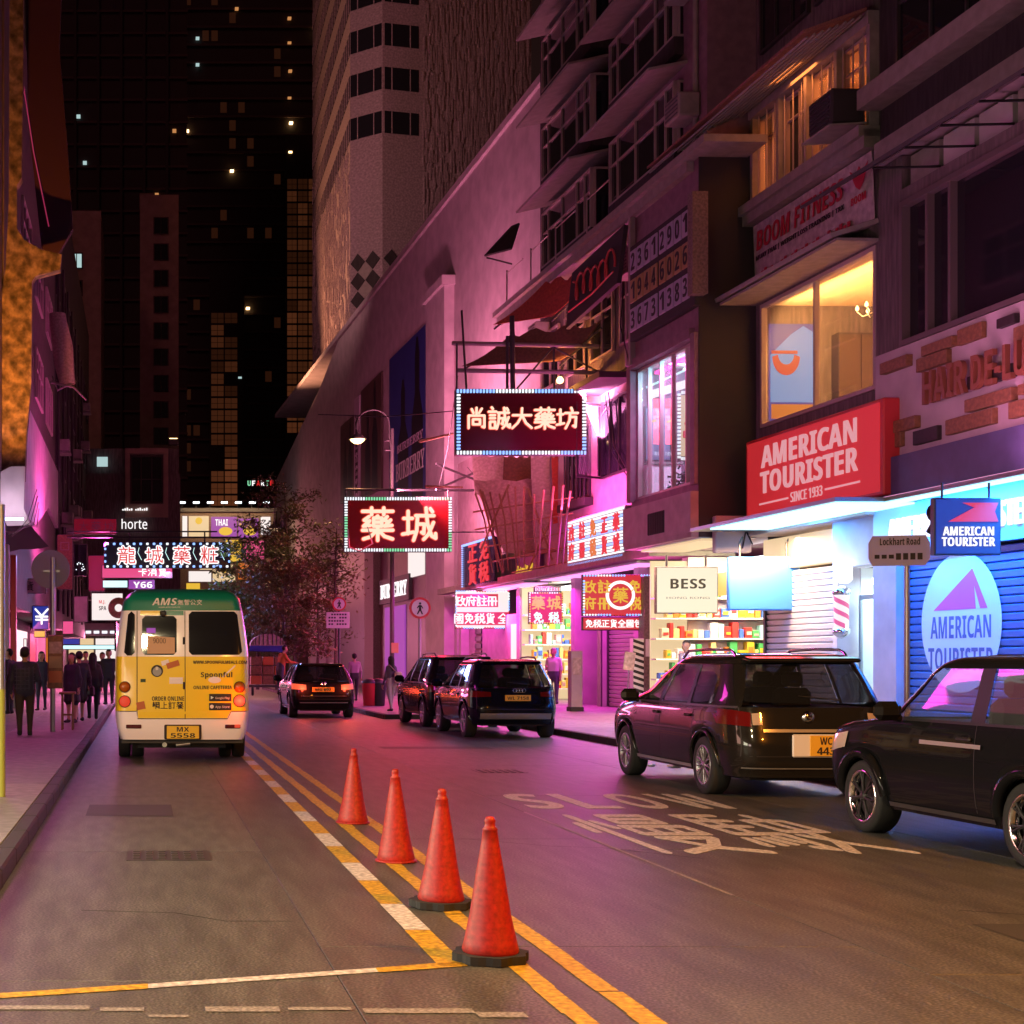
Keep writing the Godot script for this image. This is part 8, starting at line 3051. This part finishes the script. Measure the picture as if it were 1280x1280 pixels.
	# left pavement: round sign seen from behind on its pole, with a bus stop board
	var o := thing("bus_stop", "round sign seen from behind on a pole with a yellow brown notice board", "bus stop sign", at(P(66, 915, 31.0)))
	var st := S()
	tube(st, [Vector3(0.0, 0, 0), Vector3(0.0, 3.6, 0)], 0.055, 0.055, 14)
	obj("pole", st, M.steel, o)
	mat("sign_rear", Color(0.16, 0.14, 0.2), 0.5, 0.2)
	st = S()
	disc(st, Vector3(-0.05, 3.36, -0.09), 0.4, 0.025, 32)
	obj("sign_face", st, M.sign_rear, o)
	st = S()
	bx(st, -0.2, 0.14, 3.3, 3.34, -0.062, -0.05)
	obj("clamp", st, M.steel, o)
	st = S()
	soft_box(st, Vector3(0.06, 1.45, 0.09), Vector3(0.32, 1.1, 0.05), 0.015)
	var bd := obj("notice_board", st, M.wood, o)
	for k in 3:
		st = S()
		bx(st, -0.07, 0.19, 1.62 - k * 0.3, 1.86 - k * 0.3, 0.1155, 0.12)
		obj("notice", st, [M.pale_sheet, M.tile_yellow, M.sticker_orange][k], bd)
	o = thing("wooden_stand", "low wooden trestle stand right of the bus stop pole", "stand", at(P(84, 912, 31.6)))
	for x in [-0.1, 0.12]:
		for zz in [-0.15, 0.15]:
			st = S()
			tube(st, [Vector3(x, 0, zz * 1.3), Vector3(x, 0.75, zz * 0.6)], 0.022, 0.022, 6)
			obj("leg", st, M.wood, o)
	st = S()
	soft_box(st, Vector3(0.01, 0.77, 0), Vector3(0.34, 0.05, 0.3), 0.01)
	obj("top", st, M.wood, o)
	st = S()
	bx(st, -0.1, 0.12, 0.3, 0.34, 0.14, 0.17)
	obj("rail", st, M.wood, o)
	o = thing("pole", "yellow green painted pole standing at the very left edge of the pavement", "pole", at(P(1, 1000, 16.3)))
	st = S()
	tube(st, [Vector3.ZERO, Vector3(0, 1.2, 0)], 0.05, 0.05, 14)
	mat("moss_paint", Color(0.3, 0.32, 0.05), 0.5)
	obj("lower_coat", st, M.moss_paint, o)
	st = S()
	tube(st, [Vector3(0, 1.2, 0), Vector3(0, 3.2, 0)], 0.048, 0.048, 14)
	obj("shaft", st, M.steel, o)
	# street name sign on the right pavement
	o = thing("street_name_sign", "grey street name plate on a slim post before the blue shutter", "street sign", at(P(1134, 825 + 1.48 * F / 23.0, 23.0), -0.25))
	st = S()
	tube(st, [Vector3.ZERO, Vector3(0, 3.0, 0)], 0.042, 0.042, 12)
	obj("post", st, M.steel, o)
	mat("plate_lilac", Color(0.36, 0.32, 0.46), 0.5)
	st = S()
	prism(st, PackedVector2Array([Vector2(-0.56, 3.03), Vector2(-0.5, 2.92), Vector2(0.24, 2.92), Vector2(0.3, 3.03), Vector2(0.3, 3.27), Vector2(0.24, 3.38), Vector2(-0.5, 3.38), Vector2(-0.56, 3.27)]), 0.05, 0.08)
	var pl := obj("name_plate", st, M.plate_lilac, o)
	text(pl, "Lockhart Road", M.ink, at(Vector3(-0.12, 3.29, 0.08)), 0.56, 0.11, 0.006)
	st = S()
	for k in 7:
		soft_box(st, Vector3(-0.44 + k * 0.1, 3.06, 0.083), Vector3(0.07, 0.1 if k > 2 else 0.06, 0.006), 0.002)
	obj("small_print", st, M.ink, pl)
	# cart with a tarpaulin, and bins
	o = thing("hawker_cart", "hawker cart with striped grey hood, blue tarpaulin and stacked brown crates", "cart", at(P(334, 868, 54.0)))
	st = S()
	var hood := []
	st.set_smooth_group(1)
	for i in 13:
		var a := PI * i / 12.0
		hood.append(Vector2(cos(a) * 0.62, 1.75 + sin(a) * 0.42))
	for i in 12:
		quad(st, Vector3(hood[i].x, hood[i].y, -0.4), Vector3(hood[i].x, hood[i].y, 0.4), Vector3(hood[i + 1].x, hood[i + 1].y, 0.4), Vector3(hood[i + 1].x, hood[i + 1].y, -0.4))
	var ends := PackedVector2Array(hood)
	prism(st, ends, 0.36, 0.4)
	obj("hood", st, M.pale_sheet, o)
	st = S()
	for i in range(1, 12):
		tube(st, [Vector3(hood[i].x, 1.78, 0.42), Vector3(hood[i].x, hood[i].y, 0.42)], 0.014, 0.014, 5)
	obj("hood_stripes", st, M.dark_matt, o)
	mat("tarp_blue", Color(0.03, 0.05, 0.3), 0.6)
	st = S()
	sheet(st, Vector3(-0.7, 1.55, 0.45), Vector3(0.66, 1.5, 0.5), Vector3(0.62, 1.76, 0.35), Vector3(-0.62, 1.76, 0.35), 0.03, 0.05, 8, 3)
	obj("tarpaulin", st, M.tarp_blue, o)
	for r in 3:
		for k in 3:
			st = S()
			soft_box(st, Vector3(-0.42 + k * 0.42, 0.52 + r * 0.34, 0.1 + rng.randf() * 0.05), Vector3(0.39, 0.31, 0.5), 0.02)
			obj("crate", st, M.wood if (r + k) % 3 else M.sticker_orange, o)
	st = S()
	soft_box(st, Vector3(0, 0.3, 0), Vector3(1.4, 0.08, 0.8), 0.02)
	obj("deck", st, M.dark_steel, o)
	for x in [-0.55, 0.55]:
		st = S()
		lathe(st, [Vector2(0.0, -0.04), Vector2(0.15, -0.04), Vector2(0.17, 0.0), Vector2(0.15, 0.04), Vector2(0.0, 0.04)], 18, Transform3D(Basis(Vector3.BACK, PI / 2), Vector3(x, 0.13, 0.3)))
		obj("wheel", st, M.rubber, o)
	for q in [["red rubbish bin on the pavement between the moving car and the woman", 462.0, "sign_ring"], ["dark rubbish bin right of the red bin on the pavement", 473.0, "dark_matt"]]:
		o = thing("rubbish_bin", q[0], "bin", at(P(q[1], 882, 48.5)))
		st = S()
		lathe(st, [Vector2(0.0, 0), Vector2(0.2, 0.0), Vector2(0.25, 0.7), Vector2(0.26, 0.72)], 20)
		obj("body", st, M[q[2]], o)
		st = S()
		lathe(st, [Vector2(0.27, 0.72), Vector2(0.27, 0.76), Vector2(0.12, 0.86), Vector2(0.0, 0.87)], 20)
		obj("lid", st, M.dark_steel, o)


# ---------------------------------------------------------------- trees

func tree(label: String, base: Vector3, tall: float, spread: float, low: float, leaves: int, lean: float, m: Material) -> void:
	var o := thing("sapling_tree", label, "tree", at(base))
	var st := S()
	var top := Vector3(lean, tall, 0)
	tube(st, [Vector3.ZERO, Vector3(lean * 0.2 + 0.05, tall * 0.35, 0.03), Vector3(lean * 0.6 - 0.05, tall * 0.7, 0), top], 0.075, 0.02, 8)
	obj("trunk", st, M.bark, o)
	var tips := []
	st = S()
	for k in 15:
		var t := lerpf(low, 0.97, k / 14.0)
		var a := k * 2.4
		var from := Vector3(lean * t, tall * t, 0)
		var r := spread * (1.1 - 0.6 * absf(t - 0.6)) * rng.randf_range(0.6, 1.1)
		var tip := from + Vector3(cos(a) * r, r * rng.randf_range(0.15, 0.6), sin(a) * r)
		var mid := from.lerp(tip, 0.5) + Vector3(0, -0.06 * r, 0)
		tube(st, [from, mid, tip], 0.028, 0.008, 5)
		for i in 3:
			tips.append(from.lerp(tip, 0.45 + 0.28 * i) + Vector3(rng.randfn() * 0.12, rng.randfn() * 0.1, rng.randfn() * 0.12))
	whole("branch", st, M.bark, o)
	st = S()
	for k in leaves:
		var c: Vector3 = tips[rng.randi_range(0, tips.size() - 1)] + Vector3(rng.randfn() * 0.26, rng.randfn() * 0.16, rng.randfn() * 0.26)
		var b := Basis.from_euler(Vector3(rng.randf_range(-0.9, 0.9), rng.randf() * TAU, rng.randf_range(-0.9, 0.9)))
		var s := rng.randf_range(0.07, 0.14)
		quad(st, c + b * Vector3(-s * 0.4, 0, 0), c + b * Vector3(0, 0.01, -s), c + b * Vector3(s * 0.4, 0, 0), c + b * Vector3(0, -0.015, s))
	stuff(whole("crown", st, m, o))


func trees() -> void:
	mat("bark", Color(0.09, 0.06, 0.05), 0.85, 0.0, "grain", 1.5)
	var l1 := mat("leaf_green", Color(0.04, 0.06, 0.018), 0.55)
	l1.backlight_enabled = true
	l1.backlight = Color(0.25, 0.3, 0.1)
	var l2 := mat("leaf_brown", Color(0.05, 0.055, 0.02), 0.55)
	l2.backlight_enabled = true
	l2.backlight = Color(0.3, 0.2, 0.1)
	tree("thin tall sapling in the middle of the clump, right of the second lamp", P(370, 862, 64), 8.6, 1.7, 0.42, 2600, -0.5, l2)
	tree("thin sapling with a bare lower trunk just left of the two character red sign", P(418, 864, 61), 6.6, 1.0, 0.6, 900, 0.1, l2)
	tree("dark green sapling leaning left in front of the warm billboards", P(346, 862, 66), 7.2, 1.5, 0.4, 2800, -0.6, l1)
	tree("lower bushy dark sapling right behind the minibus roof", P(322, 862, 60), 5.2, 1.5, 0.3, 5200, -0.2, l1)
	tree("low bushy sapling between the minibus and the moving car", P(352, 862, 57), 4.4, 1.5, 0.3, 5200, 0.2, l2)
	tree("short reddish sapling before the plum coloured shop panel", P(396, 862, 63), 5.6, 1.3, 0.35, 1500, 0.1, l2)


# ---------------------------------------------------------------- people: one skin over a skeleton of tapered bones, meshed as surface nets

func flesh(bones: Array, cell: float, blend: float) -> ArrayMesh:   # bones: [from, to, radius, radius, colour]
	var lo := Vector3(INF, INF, INF)
	var hi := -lo
	for b in bones:
		for k in 2:
			var r: float = b[2 + k] + blend + cell * 2.0
			lo = lo.min(b[k] - Vector3(r, r, r))
			hi = hi.max(b[k] + Vector3(r, r, r))
	var n := Vector3i(((hi - lo) / cell).ceil()) + Vector3i(1, 1, 1)
	var f := PackedFloat32Array()
	f.resize(n.x * n.y * n.z)
	f.fill(1.0)
	var own := PackedInt32Array()
	own.resize(f.size())
	var near := PackedFloat32Array()
	near.resize(f.size())
	near.fill(9.0)
	for bi in bones.size():
		var b: Array = bones[bi]
		var r := maxf(b[2], b[3]) + blend * 1.6 + cell * 1.5
		var a0 := Vector3i(((b[0].min(b[1]) - Vector3(r, r, r) - lo) / cell).floor()).clamp(Vector3i.ZERO, n - Vector3i.ONE)
		var a1 := Vector3i(((b[0].max(b[1]) + Vector3(r, r, r) - lo) / cell).ceil()).clamp(Vector3i.ZERO, n - Vector3i.ONE)
		var ax: Vector3 = b[1] - b[0]
		var len2 := maxf(ax.length_squared(), 1e-8)
		for z in range(a0.z, a1.z + 1):
			for y in range(a0.y, a1.y + 1):
				for x in range(a0.x, a1.x + 1):
					var p := lo + Vector3(x, y, z) * cell
					var t := clampf((p - b[0]).dot(ax) / len2, 0.0, 1.0)
					var d: float = p.distance_to(b[0] + ax * t) - lerpf(b[2], b[3], t)
					var i := x + n.x * (y + n.y * z)
					if d < near[i]:
						near[i] = d
						own[i] = bi
					var h := clampf(0.5 + 0.5 * (f[i] - d) / blend, 0.0, 1.0)
					f[i] = lerpf(f[i], d, h) - blend * h * (1.0 - h)
	var ids := {}
	var pts := PackedVector3Array()
	var cols := PackedColorArray()
	var faces := PackedInt32Array()
	var off := [0, 1, n.x, n.x + 1, n.x * n.y, n.x * n.y + 1, n.x * n.y + n.x, n.x * n.y + n.x + 1]
	for z in n.z - 1:
		for y in n.y - 1:
			for x in n.x - 1:
				var i := x + n.x * (y + n.y * z)
				var inside := 0
				for k in 8:
					if f[i + off[k]] < 0.0:
						inside += 1
				if inside == 0 or inside == 8:
					continue
				var sum := Vector3()
				var cnt := 0
				for e in [[0, 1], [2, 3], [4, 5], [6, 7], [0, 2], [1, 3], [4, 6], [5, 7], [0, 4], [1, 5], [2, 6], [3, 7]]:
					var fa := f[i + off[e[0]]]
					var fb := f[i + off[e[1]]]
					if (fa < 0.0) != (fb < 0.0):
						var t := fa / (fa - fb)
						var ca := Vector3(e[0] & 1, (e[0] >> 1) & 1, e[0] >> 2)
						var cb := Vector3(e[1] & 1, (e[1] >> 1) & 1, e[1] >> 2)
						sum += ca.lerp(cb, t)
						cnt += 1
				ids[i] = pts.size()
				pts.append(lo + (Vector3(x, y, z) + sum / cnt) * cell)
				var best := i
				for k in 8:
					if near[i + off[k]] < near[best]:
						best = i + off[k]
				cols.append(bones[own[best]][4])
	for z in range(1, n.z - 1):
		for y in range(1, n.y - 1):
			for x in range(1, n.x - 1):
				var i := x + n.x * (y + n.y * z)
				for ax in 3:
					var step: int = [1, n.x, n.x * n.y][ax]
					if (f[i] < 0.0) == (f[i + step] < 0.0):
						continue
					var u: int = [n.x, n.x * n.y, 1][ax]
					var v: int = [n.x * n.y, 1, n.x][ax]
					var q := [i - u - v, i - v, i, i - u]
					if not (ids.has(q[0]) and ids.has(q[1]) and ids.has(q[2]) and ids.has(q[3])):
						continue
					var g := [ids[q[0]], ids[q[1]], ids[q[2]], ids[q[3]]]
					if f[i] >= 0.0:
						g.reverse()
					faces.append_array(PackedInt32Array([g[0], g[2], g[1], g[0], g[3], g[2]]))
	var nrm := PackedVector3Array()
	nrm.resize(pts.size())
	for k in range(0, faces.size(), 3):
		var c := (pts[faces[k + 2]] - pts[faces[k]]).cross(pts[faces[k + 1]] - pts[faces[k]])
		for j in 3:
			nrm[faces[k + j]] += c
	for k in nrm.size():
		nrm[k] = nrm[k].normalized()
	var arr := []
	arr.resize(Mesh.ARRAY_MAX)
	arr[Mesh.ARRAY_VERTEX] = pts
	arr[Mesh.ARRAY_NORMAL] = nrm
	arr[Mesh.ARRAY_COLOR] = cols
	arr[Mesh.ARRAY_INDEX] = faces
	var mesh := ArrayMesh.new()
	mesh.add_surface_from_arrays(Mesh.PRIMITIVE_TRIANGLES, arr)
	return mesh


func person(label: String, where: Vector3, turn: float, d: Dictionary) -> Node3D:   # faces -z before it is turned
	var hgt: float = d.get("height", 1.7)
	var s := hgt / 1.75
	var skin: Color = d.get("skin", Color(0.42, 0.24, 0.16))
	var shirt: Color = d.shirt
	var legs: Color = d.legs
	var hair: Color = d.get("hair", Color(0.012, 0.009, 0.008))
	var shoe: Color = d.get("shoes", Color(0.02, 0.02, 0.02))
	var female: bool = d.get("female", false)
	var stride: float = d.get("stride", 0.0)
	var sleeve: bool = d.get("long_sleeves", true)
	var sw := 0.185 if not female else 0.155
	var bones := []
	var hip := Vector3(0, 0.92, 0)
	var lean: float = d.get("lean", 0.0)
	var chest := Vector3(0, 1.28, -lean * 0.4)
	var neck := Vector3(0, 1.47, -lean * 0.62)
	var head := neck + Vector3(0, 0.155, -0.02 - lean * 0.1)
	# trunk as three side by side columns, so that it is broader than it is deep
	for x in [-1.0, 0.0, 1.0]:
		bones.append([hip + Vector3(x * 0.075, -0.02, 0), Vector3(x * 0.07, 1.08, -lean * 0.15), 0.105, 0.1, shirt if d.get("long_top", false) else legs])
		bones.append([Vector3(x * 0.07, 1.04, -lean * 0.15), chest + Vector3(x * 0.085, 0.03, 0), 0.1, 0.112 if not female else 0.1, shirt])
	bones.append([chest + Vector3(-sw + 0.03, 0.13, 0), chest + Vector3(sw - 0.03, 0.13, 0), 0.066, 0.066, shirt])
	bones.append([neck + Vector3(0, -0.08, 0.01), neck + Vector3(0, 0.05, 0), 0.058, 0.052, skin])
	bones.append([head + Vector3(0, 0.045, 0.012), head + Vector3(0, 0.0, -0.005), 0.092, 0.084, skin])
	bones.append([head + Vector3(0, -0.02, -0.03), head + Vector3(0, -0.075, -0.045), 0.062, 0.044, skin])
	bones.append([head + Vector3(0, 0.02, -0.1), head + Vector3(0, -0.015, -0.118), 0.01, 0.017, skin])
	for x in [-1.0, 1.0]:
		bones.append([head + Vector3(x * 0.088, 0.01, 0.0), head + Vector3(x * 0.09, -0.03, 0.0), 0.016, 0.012, skin])
	# hair
	bones.append([head + Vector3(0, 0.075, 0.02), head + Vector3(0, 0.04, 0.035), 0.09, 0.09, hair])
	if d.get("long_hair", false):
		bones.append([head + Vector3(0, 0.02, 0.05), head + Vector3(0, -0.26, 0.09), 0.085, 0.07, hair])
		for x in [-1.0, 1.0]:
			bones.append([head + Vector3(x * 0.07, 0.03, 0.02), head + Vector3(x * 0.085, -0.22, 0.03), 0.04, 0.035, hair])
	# legs
	for k in 2:
		var x := -0.095 if k == 0 else 0.095
		var sg := -1.0 if k == 0 else 1.0
		var fwd := stride * sg
		var knee := Vector3(x * 1.02, 0.5, -fwd * 0.14 - absf(fwd) * 0.05)
		var ank := Vector3(x * 0.98, 0.085 + (0.07 * absf(fwd) if fwd < 0 else 0.0), -fwd * 0.3)
		var lower: Color = skin if d.get("bare_legs", false) else legs
		bones.append([Vector3(x, 0.9, 0), knee, 0.092, 0.062, legs])
		bones.append([knee, ank, 0.06, 0.042, lower])
		bones.append([ank + Vector3(0, -0.045, 0.03), ank + Vector3(x * 0.12, -0.055, -0.16), 0.042, 0.034, shoe])
	if d.get("skirt", false):
		for k in 9:
			var a := TAU * k / 9
			bones.append([Vector3(cos(a) * 0.1, 0.96, sin(a) * 0.07), Vector3(cos(a) * 0.17, 0.56, sin(a) * 0.13), 0.07, 0.05, legs])
	# arms
	var hands := []
	for k in 2:
		var sg := -1.0 if k == 0 else 1.0
		var sh := chest + Vector3(sg * sw, 0.12, 0)
		var elbow: Vector3
		var wrist: Vector3
		var pose: String = d.get("arms", ["down", "down"])[k]
		match pose:
			"forward":
				elbow = sh + Vector3(sg * 0.05, -0.23, -0.15)
				wrist = elbow + Vector3(-sg * 0.03, -0.03, -0.24)
			"bent":
				elbow = sh + Vector3(sg * 0.07, -0.28, 0.03)
				wrist = elbow + Vector3(-sg * 0.1, 0.06, -0.22)
			"up":
				elbow = sh + Vector3(sg * 0.06, -0.26, -0.06)
				wrist = elbow + Vector3(-sg * 0.05, 0.18, -0.15)
			_:
				elbow = sh + Vector3(sg * 0.06, -0.29, 0.02 + stride * sg * 0.1)
				wrist = elbow + Vector3(sg * 0.01, -0.24, -0.05 + stride * sg * 0.1)
		bones.append([sh, elbow, 0.056 if not female else 0.047, 0.044, shirt])
		bones.append([elbow, wrist, 0.042, 0.031, shirt if sleeve else skin])
		var dir := (wrist - elbow).normalized()
		bones.append([wrist, wrist + dir * 0.085, 0.03, 0.03, skin])
		hands.append([wrist + dir * 0.085, dir, sg])
	var bulk: float = d.get("bulk", 1.0)
	for b in bones:
		if b[4] != skin and b[4] != hair:
			b[0].x *= 0.5 + 0.5 * bulk
			b[1].x *= 0.5 + 0.5 * bulk
			b[2] *= bulk
			b[3] *= bulk
		b[0] *= s
		b[1] *= s
		b[2] *= s
		b[3] *= s
	var o := thing("person", label, "person", Transform3D(Basis(Vector3.UP, turn), where))
	put("body", flesh(bones, 0.026, 0.03), M.skin_cloth, o)
	# fingers, curled a little, and a thumb on the side
	var st := S()
	for h in hands:
		var p: Vector3 = h[0] * s
		var dir: Vector3 = h[1]
		var sidev: Vector3 = dir.cross(Vector3(h[2], 0.1, 0)).normalized()
		var curl: Vector3 = sidev.cross(dir).normalized() * h[2]
		for k in 4:
			var q := p + sidev * (k - 1.5) * 0.019
			var l: float = [0.07, 0.08, 0.076, 0.06][k]
			tube(st, [q - dir * 0.02, q + dir * l * 0.45, q + dir * l * 0.8 + curl * 0.018, q + dir * l * 0.9 + curl * 0.04], 0.0095, 0.007, 6)
		var tq := p - dir * 0.05 + sidev * 0.026
		tube(st, [tq, tq + sidev * 0.022 + dir * 0.025, tq + sidev * 0.026 + dir * 0.06 + curl * 0.01], 0.011, 0.008, 6)
	var key := "skin_%d" % int(skin.r * 100)
	if not M.has(key):
		mat(key, skin, 0.55)
	whole("fingers", st, M[key], o)
	# eyes and mouth
	st = S()
	for x in [-0.034, 0.034]:
		soft_box(st, (head + Vector3(x, 0.022, -0.088)) * s, Vector3(0.024, 0.011, 0.012) * s, 0.004)
	soft_box(st, (head + Vector3(0, -0.062, -0.094)) * s, Vector3(0.042, 0.01, 0.01) * s, 0.003)
	whole("face_features", st, M.ink, o)
	return o


func bag(o: Node3D, c: Vector3, size: Vector3, m: Material, strap: Array) -> void:
	var st := S()
	soft_box(st, c, size, 0.05)
	tube(st, strap, 0.012, 0.012, 5)
	o.get_parent()
	var g := obj("carried_bag", st, m, self)
	g.transform = o.transform
	tag(g, o.get_meta("bag_label"), "bag")


func people() -> void:
	var m := mat("skin_cloth", Color(1, 1, 1), 0.75)
	m.vertex_color_use_as_albedo = true
	var dark := Color(0.02, 0.018, 0.022)
	var navy := Color(0.02, 0.022, 0.045)
	var o := person("man in a dark checked shirt and brown trousers walking away on the left pavement", P(31, 920, 29.5), 0.1, {"height": 1.72, "shirt": Color(0.03, 0.03, 0.06), "legs": Color(0.06, 0.04, 0.03), "stride": 0.35, "long_top": true, "bulk": 1.22, "arms": ["down", "bent"]})
	# the checks of the shirt
	var st := S()
	for k in 6:
		for sg in [-1.0, 1.0]:
			tube(st, [Vector3(-0.2, 0.94 + k * 0.075, sg * 0.105), Vector3(0, 0.94 + k * 0.075, sg * 0.15), Vector3(0.2, 0.94 + k * 0.075, sg * 0.085)], 0.006, 0.006, 4)
	for k in 5:
		tube(st, [Vector3(-0.16 + k * 0.08, 0.9, 0.143 - absf(k - 2) * 0.014), Vector3(-0.16 + k * 0.08, 1.36, 0.146 - absf(k - 2) * 0.014)], 0.006, 0.006, 4)
	mat("check_blue", Color(0.09, 0.09, 0.16), 0.8)
	whole("shirt_checks", st, M.check_blue, o)
	o = person("woman in a dark coat and skirt facing the street beside the bus stop board", P(90, 903, 35.5), 2.7, {"bulk": 1.14, "height": 1.62, "female": true, "shirt": dark, "legs": dark, "skirt": true, "bare_legs": true, "long_hair": true})
	o = person("person in a long black coat close behind the woman in the skirt", P(99, 901, 36.4), 0.3, {"bulk": 1.14, "height": 1.66, "shirt": dark, "legs": dark, "skirt": true, "long_top": true, "bare_legs": true, "stride": 0.2})
	o.set_meta("bag_label", "dark handbag carried by the person in the long black coat")
	bag(o, Vector3(0.3, 0.72, 0.0), Vector3(0.12, 0.26, 0.34), M.wood_dark, [Vector3(0.28, 0.84, -0.1), Vector3(0.26, 1.25, -0.02), Vector3(0.28, 0.84, 0.1)])
	o = person("person with long dark hair in black top and trousers walking nearest to the minibus", P(116, 899, 37.2), 0.1, {"bulk": 1.14, "height": 1.62, "female": true, "shirt": dark, "legs": Color(0.012, 0.012, 0.016), "long_hair": true, "stride": 0.4})
	o.set_meta("bag_label", "small pale shopping bag held by the walker in black nearest the minibus")
	bag(o, Vector3(-0.3, 0.56, -0.05), Vector3(0.1, 0.28, 0.24), M.pale_sheet, [Vector3(-0.29, 0.68, -0.1), Vector3(-0.27, 0.78, -0.05), Vector3(-0.29, 0.68, 0.02)])
	o = person("person in a navy top seen between the walker in black and the minibus", P(136, 880, 47.0), 3.0, {"bulk": 1.14, "height": 1.68, "shirt": navy, "legs": navy, "stride": 0.2})
	o = person("person farther back in a dark jacket right of the walker in black", P(128, 881, 50.0), 2.8, {"bulk": 1.14, "height": 1.72, "shirt": dark, "legs": Color(0.04, 0.03, 0.05), "stride": 0.3})
	o = person("person in a pale top far back above the woman in the skirt", P(107, 878, 52.0), 3.2, {"height": 1.74, "shirt": Color(0.3, 0.16, 0.16), "legs": dark, "stride": 0.2})
	o = person("person in dark clothes half hidden behind the checked shirt man's right arm", P(52, 888, 43.0), 2.9, {"height": 1.66, "shirt": navy, "legs": navy, "stride": 0.2, "female": true, "long_hair": true})
	o = person("person in black standing by the shop posts at the far left edge", P(12, 892, 40.0), 1.2, {"bulk": 1.14, "height": 1.7, "shirt": dark, "legs": dark})
	o = person("woman in dark top and pale trousers walking on the far right pavement", P(489, 890, 43.5), 0.5, {"height": 1.6, "female": true, "shirt": Color(0.05, 0.03, 0.06), "legs": Color(0.3, 0.22, 0.26), "long_hair": true, "stride": 0.45})
	o.set_meta("bag_label", "pale shoulder bag on the back of the woman in pale trousers")
	bag(o, Vector3(0.1, 1.0, 0.19), Vector3(0.26, 0.34, 0.14), M.pale_sheet, [Vector3(-0.1, 1.34, -0.04), Vector3(-0.12, 1.36, 0.08), Vector3(0.02, 1.18, 0.17)])
	o = person("worker in an orange jacket leaning on the hawker cart", P(350, 868, 52.5), -1.2, {"bulk": 1.14, "height": 1.7, "shirt": Color(0.5, 0.13, 0.02), "legs": Color(0.05, 0.05, 0.07), "lean": 0.25, "arms": ["forward", "forward"]})
	o = person("man in a white shirt and dark trousers before the lit chemist shelves", P(692, 880, 47.0), 2.4, {"bulk": 1.14, "height": 1.72, "shirt": Color(0.62, 0.6, 0.58), "legs": Color(0.08, 0.08, 0.12), "hair": Color(0.2, 0.19, 0.18), "long_sleeves": false, "arms": ["down", "bent"]})
	o = person("shopper with black hair and white top in the lit shop behind the people carrier", P(858, 890, 37.0), 2.0, {"height": 1.74, "shirt": Color(0.6, 0.56, 0.5), "legs": dark, "arms": ["bent", "down"]})
	o = person("person with dark hair in a pale shirt behind the moving car", P(443, 876, 54.0), 0.2, {"height": 1.68, "shirt": Color(0.3, 0.2, 0.24), "legs": dark, "stride": 0.2})
